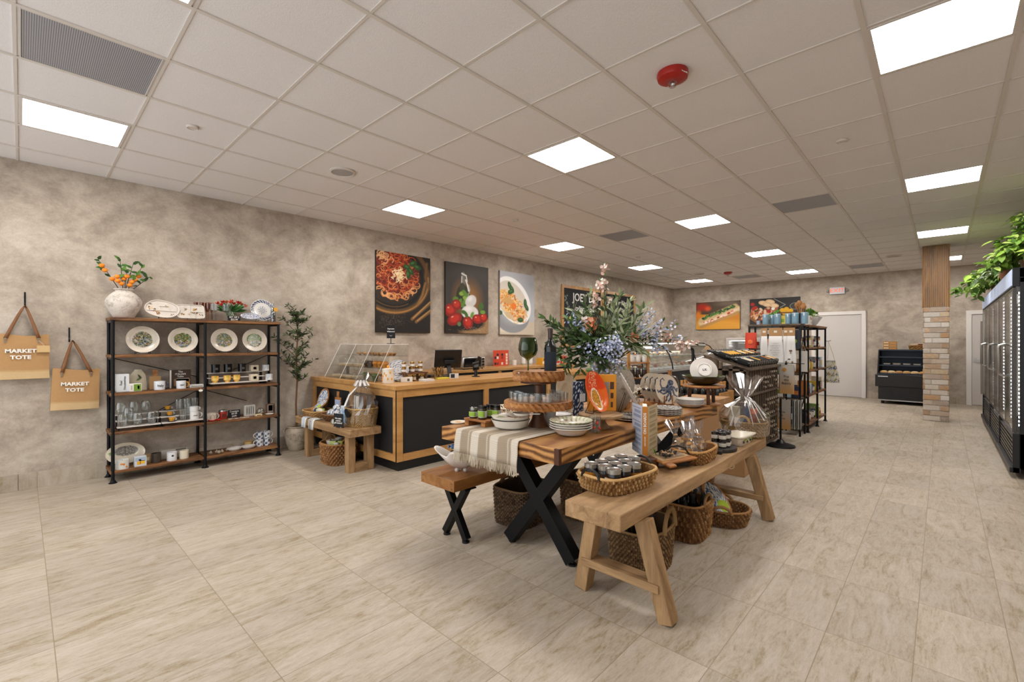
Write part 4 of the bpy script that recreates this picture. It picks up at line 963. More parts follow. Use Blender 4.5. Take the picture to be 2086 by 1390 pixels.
# fourth shelf, right bay
t = mug('cream mug with house outline on the fourth shelf, right bay', on(431, -5.92, z4), .046, .082, '#cfc5b6'); b = M(); b.tube([(.048, -.018, .02), (.048, -.018, .05), (.048, 0, .068), (.048, .018, .05), (.048, .018, .02)], .0012, 4, '#222'[:1]+'222222'); b.build('house_outline', 'print', t)
t = thing('red_canister', 'red spice canister with metal clip lid on the fourth shelf', 'canister', on(454, -5.95, z4)); b = M(); b.lathe([(0, 0), (.04, 0), (.041, .08), (0, .082)], 24, col='#9b2b1d'); b.build('canister_body', 'ceramic', t); b = M(); b.lathe([(.04, .081), (.042, .083), (.04, .098), (.01, .105), (0, .105)], 20); b.build('lid', 'steel', t); b = M(); b.box((.036, -.018, .02), (.0425, .018, .06), '#5a1a12'); b.build('printed_label', 'print', t)
m = M(); m.lathe([(0, .004), (.03, .005), (.04, .014), (.042, .012), (.03, 0), (0, 0)], 24, col='#b3211b'); m.lathe([(0, .004), (.018, .005), (.025, .012), (.02, 0), (0, 0)], 20, (0, .062, 0), '#b3211b'); m.cbox((0, .04, .006), (.02, .04, .006), '#b3211b'); solo(m, 'spoon_rest', 'ceramic', 'glossy red spoon rest lying on the front of the fourth shelf', 'spoon rest', on(432, -5.86, z4))
chalk_sign('black chalk sign reading coasters on the fourth shelf', (-5.97, SY(477, -5.97), z4), .125, .085, 'Coasters\n$6.99\npack', size=.026, foot=False)
boxy('white framed ornament with four pins on the fourth shelf', on(508, -5.97, z4), (.04, .115, .125), '#cfccc4', 'framed_ornament', 'frame', 'satin', stripe=[(.1, .1, .9, .92, '#a9a7a1'), (.2, .2, .25, .8, '#e6e3dc'), (.4, .2, .45, .8, '#e6e3dc'), (.6, .2, .65, .8, '#e6e3dc'), (.8, .2, .85, .8, '#e6e3dc')])
t = thing('glass_globe', 'clear glass globe filled with shells and pebbles', 'ornament', on(531, -5.96, z4)); b = M(); b.ball((0, 0, .042), .042, 18); b.build('globe_glass', 'clear_glass', t); b = M(); [b.ball((R.uniform(-.02, .02), R.uniform(-.024, .024), R.uniform(.014, .05)), .011, 6, R.choice(['#b9b2a6', '#8f8778', '#d5cec2', '#5d564a'])) for _ in range(16)]; b.build('filling', 'satin', t)
boxy('small framed dark picture with pink strip, right end of the fourth shelf', on(551, -5.96, z4), (.03, .095, .12), '#6a4a3a', 'framed_picture', 'frame', 'satin', stripe=[(.08, .1, .92, .92, '#8a7c72'), (.2, .3, .7, .85, '#1f1f22'), (.78, .12, .9, .9, '#c44a58')])
for q, u in enumerate((470, 482, 494, 503)):
    m = M(); m.lathe(ringed([(0, 0), (.028, 0), (.028, .004), (.018, .005), (0, .005)], 3), 22, cf=lambda r, a, z, j: '#d9d3c8' if nz(a*2, r*90, 1.2+q*.2) > .48 else '#7a5a32'); solo(m, 'ceramic_coaster', 'ceramic', 'round painted coaster lying at the front edge of the fourth shelf', 'coaster', on(u, -5.865+.01*(q % 2), z4), group='coasters on the fourth shelf')
boxy('small cream soap box with brown print near the shelf front', on(526, -5.87, z4), (.05, .07, .022), '#cdbd9a', 'soap_box', stripe=[(.2, .2, .8, .7, '#8a6a3c')])
m = M(); m.lathe([(0, .003), (.04, .004), (.05, .012), (.048, .013), (.035, .007), (0, .006)], 24, col='#d4cdc2'); solo(m, 'soap_dish', 'ceramic', 'shallow cream dish under the small framed picture', 'dish', on(549, -5.87, z4))
# bottom shelf, left bay
def cf_grape(q, a):
    x, y = q*math.cos(a), q*math.sin(a)
    if q > 1.05: return '#cbbfa9'
    if (x+.25)**2+((y-.05)/1.3)**2 < .22: return '#57534f' if math.sin(x*42)*math.sin(y*42) > -.1 else '#9d988f'
    return '#6b8a3a' if (x+.1)**2+(y+.72)**2 < .02 else '#cfc4b0'
standing_plate('large oval platter with dark grape painting leaning on the bottom shelf', (-6.02, SY(256, -6.02), z5), .148, cf_grape, tilt=66, cat='platter', sx=.72, sy=1.05, stand=False)
def candle(label, u, x, z, r, h, col, motif=None, mat='satin'):
    t = thing('jar_candle', label, 'candle', on(u, x, z)); b = M(); b.lathe([(0, 0), (r, 0), (r, h), (r*.94, h), (r*.93, h*.88), (0, h*.88)], 24, col=col); b.build('candle_jar', mat, t)
    b = M(); b.cyl((0, 0, h*.88), (0, 0, h*.97), .0015, n=5, col='#2a2a2a'); b.build('wick', 'paper', t)
    if motif:
        b = M(); [b.ball((r*.97*math.cos(a), r*.97*math.sin(a), hz*h), .011, 8, c, (.35, 1, 1)) for a, hz, c in motif]; b.build('printed_motif', 'print', t)
candle('wide candle jar with orange fruit print on the bottom shelf', 249, -5.87, z5, .052, .088, '#cfcfca', [(-.2, .6, '#d9822a'), (.5, .25, '#d9822a'), (.1, .55, '#c97a2a')])
boxy('small box printed with yellow lemons on the bottom shelf', on(285, -5.88, z5), (.085, .095, .095), '#c8ccd0', 'lemon_box', 'box', 'print', stripe=[(.05, .55, .95, .95, '#9fb0c2'), (.2, .2, .5, .55, '#e0a52a'), (.45, .25, .85, .6, '#e6b53a'), (.35, .6, .55, .75, '#4d7a35')])
boxy('slim brown patterned box behind the lemon box', on(300, -5.97, z5), (.05, .05, .085), '#a8885c', 'spice_box', stripe=[(.2, .3, .8, .7, '#e0d2b4')])
candle('dark bronze candle glass on the bottom shelf', 318, -5.92, z5, .042, .095, '#3a3028', mat='ceramic')
boxy('long pale carton behind two white candles on the bottom shelf', on(354, -6.03, z5), (.06, .23, .095), '#b8b0a4', 'carton', stripe=[(.55, .8, .95, .98, '#6a645a')])
candle('white candle tumbler with small black bird print', 350, -5.90, z5, .043, .088, '#dcdde0', [(0, .6, '#33363c')]); candle('cream candle tumbler at the right of the left bay', 375, -5.91, z5, .042, .085, '#d9d0bc')
# bottom shelf, right bay
for q, (u, x, s) in enumerate(((429, -5.9, 1), (441, -5.93, .8), (452, -5.9, .9), (462, -5.94, .8), (446, -5.86, 1.3))):
    m = M(); m.ball((0, 0, .016*s), .02*s, 10, R.choice(['#cfc4b4', '#8f8272', '#b8a88e']), (1.3, 1, .7)); m.lathe([(.012, 0), (.004, .03), (0, .034)], 10, (.012*s, 0, .008), '#a09280'); solo(m, 'sea_shell', 'ceramic', 'mottled sea shell ornament on the bottom shelf', 'shell', on(u, x, z5), group='sea shells on the bottom shelf')
for u, lb in ((478, 'marble bowl farther left on the bottom shelf'), (506, 'marble bowl beside the stacked blue mugs')):
    m = M(); m.lathe([(0, 0), (.05, 0), (.072, .02), (.074, .035), (.07, .036), (.05, .012), (0, .01)], 28, sx=.8); solo(m, 'marble_bowl', 'stone_marble' if 'stone_marble' in MATS else plain('stone_marble', '#c4c0ba', .3, var=.18, vs=18), 'shallow grey white '+lb, 'bowl', on(u, -5.91, z5))
candle('small honey coloured candle on the bottom shelf', 506, -6.03, z5, .045, .06, '#c9a566')
for k in range(2):
    for q, u in enumerate((529, 543)):
        t = mug('blue and white tile patterned mug, '+(('lower left', 'lower right'), ('upper left', 'upper right'))[k][q]+' of the four stacked', on(u, -5.95, z5+k*.086), .041, .084, '#d9d9d9', hdir=(-1, 1)[q], cf=(lambda r, a, z, j: '#2c4063' if math.sin(a*4)*math.cos(z*110) > .0 else '#d4d7da') if (k+q) % 2 else (lambda r, a, z, j: '#2c4063' if math.sin(a*4+.8)*math.cos(z*110+.5) > .35 else '#d4d7da'))
# ---------- canvases: drawn pictures on real stretched canvases ----------
class Pic:
    def __init__(s, nx, ny, bg, asp):  # asp = height / width ; x 0..1, y 0..asp from the top
        s.nx, s.ny, s.asp = nx, ny, asp; s.X, s.Y = np.meshgrid(np.linspace(0, 1, nx), np.linspace(0, asp, ny)); s.A = np.ones((ny, nx, 3))*np.array(C(bg))
    def put(s, m, col):
        m = np.clip(m, 0, 1)[..., None]; s.A = s.A*(1-m)+np.array(C(col))*m
    def ell(s, cx, cy, rx, ry, col, rot=0, soft=.04, op=1):
        c, d = math.cos(rot), math.sin(rot); x = (s.X-cx)*c+(s.Y-cy)*d; y = -(s.X-cx)*d+(s.Y-cy)*c
        q = np.sqrt((x/rx)**2+(y/ry)**2); s.put((1-q)/max(soft, .01)*op if soft < .5 else np.clip(1-q, 0, 1)**1.2*op*1.5, col)
    def line(s, pts, w, col, op=1):
        D = np.full(s.X.shape, 9.0)
        for (a, b), (c, d) in zip(pts[:-1], pts[1:]):
            vx, vy = c-a, d-b; L = vx*vx+vy*vy+1e-9; t = np.clip(((s.X-a)*vx+(s.Y-b)*vy)/L, 0, 1); D = np.minimum(D, np.hypot(s.X-a-t*vx, s.Y-b-t*vy))
        s.put((1-D/w)*2*op, col)
    def curl(s, cx, cy, r, w, col, rr, n=9):
        a0 = rr.uniform(0, 6.3); k = rr.uniform(2.5, 5.5); e = rr.uniform(.5, 1)
        s.line([(cx+r*math.cos(a0+k*i/n), cy+r*e*math.sin(a0+k*i/n)) for i in range(n)], w, col)
    def rect(s, x0, y0, x1, y1, col): s.put(((s.X >= x0) & (s.X <= x1) & (s.Y >= y0) & (s.Y <= y1)).astype(float), col)
def canvas(name, label, pic, w_, h_, loc, face, edge='#2a2420', cat='canvas picture'):
    """face 'x': looks to +x, picture left = small y ; face 'y': looks to -y, left = small x"""
    m = M(); P = np.zeros((pic.ny, pic.nx, 3)); U = pic.X*w_; Z_ = h_-pic.Y/pic.asp*h_
    d = .04
    if face == 'x': P[..., 0] = d; P[..., 1] = U; P[..., 2] = Z_; P = P[::-1]; K = pic.A[::-1]; m.grid(P, K); m.box((0, 0, 0), (d-.0015, w_, h_), edge)
    else: P[..., 0] = U; P[..., 1] = -d; P[..., 2] = Z_; P = P[::-1]; m.grid(P, pic.A[::-1]); m.box((0, -d+.0015, 0), (w_, 0, h_), edge)
    return solo(m, name, 'print', label, cat, loc)
rr = random.Random(21)
A = 1.24
p = Pic(190, 236, '#1d1713', A)
p.ell(.30, .42, .80, .62, '#2c231b', .1, .3); 
for a, b, c, o in ((.66, '#6a4a26', .05, .9), (.63, '#2a2119', .03, 1), (.71, '#15110e', .04, .6)): pass
pts = [(.30+.66*math.cos(t), .38+.54*math.sin(t)) for t in np.linspace(-.9, 2.9, 40)]; p.line(pts, .05, '#5f4424'); p.line([(x*1.0+.0, y+.012) for x, y in pts[8:36]], .02, '#a8783c', .6)
pts = [(.30+.53*math.cos(t), .38+.46*math.sin(t)) for t in np.linspace(-.9, 2.9, 40)]; p.line(pts, .045, '#120e0b'); p.line(pts[20:], .012, '#5b4226', .7)
p.line([(.93, .10), (.90, .32), (.97, .5)], .035, '#6e4c28', .7); p.line([(.90, .42), (.84, .62), (.75, .78)], .03, '#8a6436', .8)
p.ell(.36, .33, .44, .37, '#5a1d10', .2, .12)
for q in range(230):
    t = rr.uniform(0, 6.28); r = rr.uniform(0, 1)**.5; x = .36+.40*r*math.cos(t); y = .33+.33*r*math.sin(t)
    p.curl(x, y, rr.uniform(.03, .08), .0075, rr.choice(['#8a2a12', '#b8451c', '#6a1a0c', '#c8703a', '#a8381a', '#d08a50', '#7c2410', '#c45a28']), rr)
for q in range(26):
    t = 1.57+rr.uniform(-1.4, 1.5); x = .36+.38*math.cos(t); y = .38+.31*math.sin(t); p.curl(x, y, rr.uniform(.045, .075), .010, rr.choice(['#d99a62', '#e0a874', '#c98450']), rr, 12)
for q in range(12): p.curl(rr.uniform(.02, .25), rr.uniform(.03, .16), .055, .009, '#d6a070', rr, 12)
for q in range(60):
    x = .40+rr.gauss(0, .055); y = .32+rr.gauss(0, .055); a = rr.uniform(0, 3.1); p.line([(x, y), (x+.05*math.cos(a), y+.05*math.sin(a))], .008, rr.choice(['#f0d8a8', '#e8c48c', '#f4e4c4']))
for x, y, a, s in ((.55, .20, .3, 1), (.66, .13, -.4, 1.1), (.74, .18, .2, 1), (.57, .31, 1.4, 1), (.62, .26, .8, .9)): p.ell(x, y, .085*s, .05*s, '#254a22', a, .3); p.ell(x-.01, y-.01, .05*s, .022*s, '#4a7a38', a, .5)
for x0, y0, x1, y1 in ((.64, 1.02, 1.0, .74), (.72, 1.06, 1.0, .88)): p.line([(x0, y0), (x1, y1)], .035, '#7a5630'); p.line([(x0+.02, y0-.015), (x1, y1-.02)], .014, '#b08850')
for q in range(220): p.ell(rr.gauss(.28, .13), rr.gauss(1.06, .07), .006, .005, '#8a7c6e', 0, .5, .6)
canvas('food_canvas', 'dark canvas of red spaghetti on a bronze plate, leftmost wall picture', p, .985, 1.222, (WX+.002, 3.596, 1.506), 'x')
p = Pic(190, 228, '#3a3531', 1.21)
p.ell(.5, .62, .42, .5, '#a8752e', 0, .9, .75); p.ell(.5, .1, .8, .3, '#4a4642', 0, .9, .5)
p.rect(0, .88, 1, 1.21, '#241a12'); p.ell(.85, 1.12, .6, .2, '#9a7a54', -.12, .3); p.ell(.4, 1.02, .55, .16, '#1a130d', 0, .2)
p.rect(.34, .30, .44, .36, '#4b4a44'); p.line([(.39, .18), (.39, .34)], .05, '#7d7c76'); p.line([(.36, .22), (.355, .36)], .012, '#e8e8e4'); p.line([(.36, .17), (.46, .20), (.48, .30)], .018, '#e6e6e2'); p.ell(.39, .58, .17, .23, '#2c3018', 0, .1); p.ell(.37, .42, .07, .1, '#3a3c24', 0, .2)
p.line([(.45, .28), (.49, .36), (.52, .46)], .022, '#eceae4'); p.line([(.52, .36), (.55, .44), (.5, .56)], .01, '#bdbab2')
for x, y in ((.22, .62), (.36, .52), (.42, .5), (.46, .55), (.32, .66), (.42, .66), (.36, .72), (.28, .70), (.44, .60)): p.ell(x, y, .075, .045, rr.choice(['#5f8a2c', '#8ab040', '#466f24']), rr.uniform(-1, 1), .35)
p.ell(.57, .64, .15, .11, '#d8d6d2', -.5, .15); p.ell(.55, .60, .10, .07, '#f0efec', -.5, .5); p.ell(.55, .84, .21, .13, '#e2e0dc', 0, .12); p.ell(.5, .78, .14, .07, '#f4f3f0', 0, .5)
for x, y, rx, ry, a in ((.10, .82, .14, .12, 0), (.24, .72, .11, .10, 0), (.20, .97, .18, .11, -.35), (.50, 1.02, .13, .12, .4), (.73, .95, .14, .09, .1), (.88, .92, .1, .09, 0)):
    p.ell(x, y, rx, ry, '#8e170c', a, .12); p.ell(x, y-.01, rx*.75, ry*.7, '#c42a16', a, .4); p.ell(x-rx*.3, y-ry*.35, rx*.22, ry*.16, '#f0a890', a, .5)
for x, y, a in ((.46, .88, .9), (.40, .84, .2), (.60, .88, -1), (.80, .74, 1.4), (.84, .70, 1.1), (.86, .82, 0)): p.ell(x, y, .075, .042, rr.choice(['#3f6a24', '#6a9a38']), a, .35)
p.ell(.30, 1.05, .05, .045, '#5f7a50', 0, .3)
for q in range(260): p.ell(rr.gauss(.72, .2), rr.gauss(1.14, .03), .006, .005, rr.choice(['#c4a888', '#8a6a48', '#e0ccb0']), 0, .5, .7)
canvas('food_canvas', 'dark canvas with oil bottle, mozzarella and red tomatoes, middle wall picture', p, 1.0, 1.217, (WX+.002, 4.90, 1.512), 'x')
p = Pic(190, 232, '#b9bcc2', 1.215)
p.ell(.9, .2, .7, .5, '#9a9ca2', 0, .9, .7); p.rect(0, .95, 1, 1.25, '#c9bca8'); p.ell(.1, 1.1, .5, .12, '#ded4c2', 0, .5)
p.ell(.36, .86, .50, .33, '#8e9094', 0, .06); p.ell(.36, .82, .44, .26, '#b3b5b8', 0, .5); p.ell(.38, .55, .57, .40, '#f0efec', .62, .03); p.ell(.35, .57, .50, .35, '#cfc6b8', .62, .06)
for q in range(210):
    t = rr.uniform(0, 6.28); r = rr.uniform(0, 1)**.5; x = .36+.36*r*math.cos(t)+.12*r*math.sin(t); y = .66+.27*r*math.sin(t)+.10*r*math.cos(t)
    if rr.random() < .6: p.curl(x, y, rr.uniform(.03, .09), .0085, rr.choice(['#e0a84e', '#d08a34', '#f0c878', '#c87a2a', '#e8b860']), rr)
    else: p.ell(x, y, rr.uniform(.03, .06), rr.uniform(.02, .03), rr.choice(['#d9a060', '#c98a48', '#e07a28', '#e8c490', '#b87034']), rr.uniform(0, 3), .3)
p.ell(.38, .66, .09, .08, '#e07420', .3, .3); p.ell(.22, .56, .17, .07, '#c99a5e', .1, .3); p.ell(.24, .84, .13, .07, '#cdb48a', .4, .3)
for x, y, a in ((.27, .27, 1.1), (.33, .33, .9), (.30, .38, -.4), (.72, .58, 1.5), (.76, .66, .9), (.58, .92, 0)): p.ell(x, y, .10, .055, '#2f5228', a, .25); p.ell(x, y-.01, .06, .02, '#4f7c3c', a, .5)
p.ell(.02, .80, .06, .05, '#3a5a2c', 0, .3)
canvas('food_canvas', 'light canvas of a white bowl of creamy pasta, third wall picture', p, 1.006, 1.22, (WX+.002, 6.206, 1.502), 'x', '#8d8a85')
p = Pic(180, 122, '#4a3a28', .66)
p.rect(0, .30, 1, .66, '#c8811e'); p.ell(.5, .62, .9, .22, '#d99a34', 0, .4); p.ell(.15, .12, .22, .14, '#a82410', 0, .5); p.ell(.28, .16, .1, .08, '#d8501c', 0, .5); p.ell(.05, .30, .1, .14, '#d87a1c', 0, .5); p.ell(.75, .05, .4, .1, '#6a5a48', 0, .9)
p.line([(.14, .50), (.94, .20)], .105, '#d9c49a'); p.line([(.12, .44), (.90, .13)], .075, '#c8a878'); p.line([(.12, .60), (.96, .28)], .05, '#b88a4e')
for q in range(70): t = rr.uniform(0, 1); p.ell(.12+.78*t, .42-.30*t+rr.uniform(-.03, .02), .045, .02, rr.choice(['#2f5220', '#4a7030', '#1f3a18', '#5a8a38']), rr.uniform(-1, 1), .3)
for q in range(26): t = rr.uniform(0, 1); p.ell(.16+.76*t, .51-.29*t+rr.uniform(-.02, .03), .04, .022, rr.choice(['#c03a28', '#d8685a', '#e8c8b8', '#b02818', '#f0e0d4']), -.4, .3)
canvas('food_canvas', 'canvas of a long baguette sandwich on an orange board, rear wall', p, 1.237, .81, (-5.437, WY-.002, 1.735), 'y')
p = Pic(180, 122, '#2e2c2b', .67)
for x, y in ((.28, .10), (.42, .08), (.50, .17), (.36, .14)): p.ell(x, y, .1, .055, '#d8b48a', .2, .1); p.ell(x, y, .08, .04, '#e8cca4', .2, .4)
for q in range(60): p.ell(rr.uniform(.02, .55), rr.uniform(.22, .48), .05, .03, rr.choice(['#c88a58', '#e0c0a0', '#a85a38', '#d9a888', '#8a4a2c']), rr.uniform(0, 3), .3)
for x, y in ((.06, .12), (.12, .20), (.40, .30), (.08, .22)): p.ell(x, y, .05, .045, '#b02414', 0, .3)
for x, y in ((.45, .38), (.52, .35), (.40, .42), (.56, .30), (.48, .42)): p.ell(x, y, .06, .035, '#4f8a2c', rr.uniform(-1, 1), .3)
for x, y in ((.66, .28), (.74, .26), (.82, .30), (.70, .34), (.78, .34)): p.ell(x, y, .055, .05, '#d8a424', 0, .2)
p.line([(.60, .34), (.88, .34)], .02, '#6a4420'); p.line([(0, .42), (.25, .60), (.40, .60)], .035, '#8a5a2c'); p.line([(.5, .02), (.72, .16), (.62, .22)], .01, '#8a8a88'); p.ell(.92, .2, .12, .08, '#7a7a76', 0, .04); p.ell(.92, .2, .105, .068, '#3a3836', 0, .04)
p.ell(.48, .24, .04, .035, '#e8e4dc', 0, .2); p.ell(.35, .46, .05, .03, '#e8ddd0', 0, .2)
canvas('food_canvas', 'canvas of bread slices, herbs and lemons on a dark table, rear wall', p, 1.223, .81, (-3.943, WY-.002, 1.745), 'y')
# framed chalkboard pair
for q, (y0, y1) in enumerate(((8.17, 9.82), (9.83, 11.48))):
    t = thing('chalkboard', ('wood framed chalkboard menu starting JOEY, left half of the pair', 'wood framed chalkboard with kitchen slogan, right half of the pair')[q], 'chalkboard', (WX+.002, y0, 1.25))
    W_, H_ = y1-y0, 1.39; b = M(); b.box((0, .03, .03), (.02, W_-.03, H_-.03)); b.build('board', 'board_black', t)
    b = M(); b.box((0, 0, 0), (.035, .07, H_)); b.box((0, W_-.07, 0), (.035, W_, H_)); b.box((0, .07, 0), (.035, W_-.07, .07)); b.box((0, .07, H_-.07), (.035, W_-.07, H_)); b.parts('frame_side', 'counter_wood_z', t, .002)
    if q == 0:
        text("JOEY D'S", 'lettering', .26, 'chalk', t, (.0215, .92, 1.13), FACE_X, .004); text('Italian Table', 'lettering', .17, 'chalk', t, (.0215, .9, .88), FACE_X, .002); b = M(); b.tube([(.022, .5, .78), (.022, .9, .76), (.022, 1.3, .78)], .006, 4); b.build('underline', 'chalk', t)
        b = M()
        for k in range(14): a = k*.45; b.leaf((.022, .2+.06*math.sin(a), .75+.03*k), (0, math.cos(k*2.4), .6), .12, .05, (1, 0, 0), '#7d8a80')
        b.ball((.022, .24, .62), .055, 10, '#c9b94a', (.1, 1, 1)); b.ball((.022, .33, .65), .05, 10, '#d6cb72', (.1, 1, 1)); b.build('chalk_drawing', 'print', t)
        text('Sandwiches\nSalads\nPasta', 'lettering', .1, 'chalk', t, (.0215, .95, .42), FACE_X, .001)
    else:
        text('From our Kitchen', 'lettering', .165, 'chalk', t, (.0215, .84, 1.13), FACE_X, .003); text('to your Table', 'lettering', .14, 'chalk', t, (.0215, .84, .93), FACE_X, .003); text('Handcrafted daily', 'lettering', .1, 'chalk', t, (.0215, .6, .70), FACE_X, .001)
        b = M(); b.ball((.022, 1.15, .66), .06, 12, '#b08a68', (.1, 1, .6)); b.leaf((.022, 1.15, .69), (0, .3, 1), .06, .03, (1, 0, 0), '#e0d8cc'); b.build('chalk_drawing', 'print', t)

# ---------- olive tree in clay pot ----------
OX, OY = -5.97, 2.40
t = thing('plant_pot', 'rough clay pot with lug handles holding the olive tree', 'plant pot', (OX, OY-.02, 0))
m = M(); m.lathe([(0, 0), (.085, 0), (.10, .02), (.125, .10), (.14, .19), (.135, .245), (.118, .28), (.128, .295), (.128, .305), (.112, .303), (.112, .27), (0, .265)], 32); m.build('pot_body', 'stone_clay', t)
b = M()
for s0 in (-1, 1): b.tube([(0, s0*.128, .285), (0, s0*.155, .28), (0, s0*.16, .25), (0, s0*.138, .225)], .009, 6)
b.parts('lug_handle', 'stone_clay', t); b = M(); b.lathe([(.113, .275), (.06, .285), (0, .288)], 20); b.build('moss', 'soil', t)
t = thing('olive_tree', 'artificial olive tree with thin trunk and narrow dark green leaves', 'tree', (OX, OY-.02, .285))
rt = random.Random(12); tr = M(); trunk = [(0, .0, 0), (.01, -.01, .3), (0, .01, .6), (.02, -.01, .9), (.0, .02, 1.2), (.02, 0, 1.45)]
tr.tube(trunk, [.013, .012, .011, .010, .008, .005], 8, '#6a4a30'); br = M(); lf = M()
def tp(z):
    k = min(len(trunk)-2, max(0, int(z/.3))); a, b_ = Vector(trunk[k]), Vector(trunk[k+1]); return a+(b_-a)*((z-a.z)/max(1e-3, b_.z-a.z))
for q in range(46):
    z = rt.uniform(.55, 1.45) if q < 40 else rt.uniform(.5, .8); a = rt.uniform(0, 2*PI); p0 = tp(min(z, 1.44)); L = rt.uniform(.14, .36)*(1.15 if z < 1.1 else .85); up = rt.uniform(.5, 1.5)
    dx, dy = math.cos(a)*.4, math.sin(a); p0 = Vector((p0.x, p0.y, z)); pts = [p0]
    for k in range(1, 5): s = k/4; pts.append(p0+Vector((dx*L*s*.75, dy*L*s*.75, L*up*s*.65-.02*s*s)))
    for v in pts: v.x = max(v.x, -.17)
    br.tube([tuple(v) for v in pts], [.004, .0035, .003, .002, .001], 4, '#5d442d', cap=False)
    for k in range(17):
        s = rt.uniform(.15, 1); i = min(3, int(s*4)); pp = pts[i]+(pts[i+1]-pts[i])*(s*4-i); d = Vector((rt.uniform(-.5, .8), rt.uniform(-1, 1), rt.uniform(-.2, 1)))
        lf.leaf(tuple(pp), tuple(d), rt.uniform(.045, .075), rt.uniform(.013, .019), (rt.uniform(0, 1), rt.uniform(-.4, .4), .6), rt.choice(['#27331c', '#34442a', '#2d3a20', '#45572f', '#1f2a18', '#5c7240']))
tr.build('trunk', 'satin', t); br.build('branches', 'satin', t); lf.build('leaves', 'leafy', t)

# ---------- things on and under the rustic bench ----------
bz = BZ+.001
basket('open woven basket with lemon boards at the wall end of the rustic bench', (-5.52, 2.46, bz), .155, .13, .07, flare=1.2, cols=26, rows=5, c1='#c09a62')
def cf_lemon(x, y): 
    if (x*5-1)**2+(y*5-.6)**2 < 1.0: return '#a8c43c'
    return '#3a5a8a' if nz(x*22, y*22, 1.5) > .55 else '#d9dfe2'
def deco_board(label, loc, w_, h_, rz, tilt, handle=False, wd='mango_wood'):
    t = thing('painted_board', label, 'serving board', loc, rz); b = M(); n_ = 36
    def pt(a, s, z): return (s*h_/2*math.cos(a), s*w_/2*math.sin(a), z)
    b.grid([[pt(2*PI*j/n_, s, z) for j in range(n_)] for s, z in ((0, 0), (1, 0), (1.02, .006), (1.0, .012), (.86, .012))], wrap=True); o = b.build('wooden_rim', wd, t)
    g = M(); P = [[pt(2*PI*j/48, s, .0115) for j in range(48)] for s in np.linspace(0.001, .88, 14)]; K = [[C(cf_lemon(*[q/ max(w_, h_)*1.4 for q in p_[:2]])) for p_ in r] for r in P]; g.grid(P, K, wrap=True); g.build('painted_face', 'ceramic', o)
    o.rotation_euler = (0, math.radians(tilt), 0); o.location = (0, 0, h_/2*math.sin(math.radians(tilt))+.004); return t
deco_board('oval lemon painted board leaning behind the bread basket', (-5.66, 2.585, bz+.02), .19, .30, -PI/2+.25, 72); deco_board('smaller oval painted board lying in the woven basket', (-5.55, 2.50, bz+.06), .15, .22, -PI/2+.1, 32)
for q in range(5):
    m = M(); m.tube([(-.05, 0, .0), (.0, .0, .006), (.06, 0, 0)], [.018, .026, .016], 8, R.choice(['#3d4a5a', '#d9d4c4', '#8a9a48', '#b07a3c'])); solo(m, 'wrapped_soap', 'satin', 'small wrapped patterned parcel in the left bench basket', 'parcel', (-5.58+q*.045, 2.42+.02*(q % 2), bz+.075), rz=R.uniform(-1, 1), group='wrapped parcels in the left bench basket')
t = thing('handled_board', 'wooden board with blue tile print towel standing behind the bench bowl', 'serving board', (-5.30, 2.595, bz), -PI/2+.15)
b = M(); b.box((-.01, -.06, 0), (.0, .06, .23)); b.box((-.01, -.022, .23), (0, .022, .30)); o = b.build('board', 'mango_wood', t, bevel=.004); b = M(); b.grid([[(.004, -.052+.104*i/12, .01+.19*j/12) for i in range(13)] for j in range(13)], [C('#3f62a0') if (i+j) % 2 and (j > 6) else C('#d4dbe6') for j in range(13) for i in range(13)]); b.build('folded_towel', 'cloth', t, thick=.006)
def hang_towel(label, x, y, w_, zt, drop, cols, rz=0):
    b = M(); P = []; K = []
    prof = [(.10, 0), (.05, .004), (.01, .002), (-.006, -.012), (-.010, -drop*.5), (-.014, -drop)]
    for j, (dy, dz) in enumerate(prof):
        for i in range(15):
            a = i/14-.5; P.append((a*w_*(1-.04*j), dy+.004*math.sin(i*1.9)*(j > 2), dz)); K.append(C(cols[i % len(cols)] if 2 < i < 12 else '#dfe0e0'))
    b.add(P, [(j*15+i, j*15+i+1, (j+1)*15+i+1, (j+1)*15+i) for j in range(5) for i in range(14)], np.array(K)); return solo(b, 'tea_towel', 'cloth', label, 'tea towel', (x, y, zt), rz, thick=.004)
hang_towel('white tea towel with pale blue print hanging over the bench edge', -5.47, 2.272, .13, bz+.004, .11, ['#dfe2e4', '#9fb4c6', '#dfe2e4']); hang_towel('white tea towel with dark stripes hanging over the bench edge', -5.27, 2.272, .15, bz+.004, .11, ['#2f3136', '#e4e2dd', '#e4e2dd'])
basket('shallow dark wicker bowl of painted spheres on the rustic bench', (-5.08, 2.47, bz), .13, .11, .075, flare=1.45, e=2, cols=24, rows=5, c1='#7c5632', c2='#5a3c22', c3='#8f6a42')
for q, (dx, dy, dz) in enumerate([(-.06, 0, 0), (.05, -.02, 0), (.0, .05, .0), (.0, -.06, .01), (.01, 0, .06), (.08, .05, .03), (-.07, .05, .04)]):
    m = M(); c_ = (q*.7); m.lathe([(.046*math.sin(PI*i/12), .046-.046*math.cos(PI*i/12)) for i in range(13)], 24, cf=lambda r, a, z, j: '#2c3d60' if nz(a*2+c_, z*60+c_, 1.2) > .56 else '#d8dadc'); solo(m, 'painted_sphere', 'ceramic', 'blue and white painted ceramic sphere in the dark wicker bowl', 'ceramic ball', (-5.08+dx, 2.47+dy, bz+.026+dz), group='painted spheres in the wicker bowl')
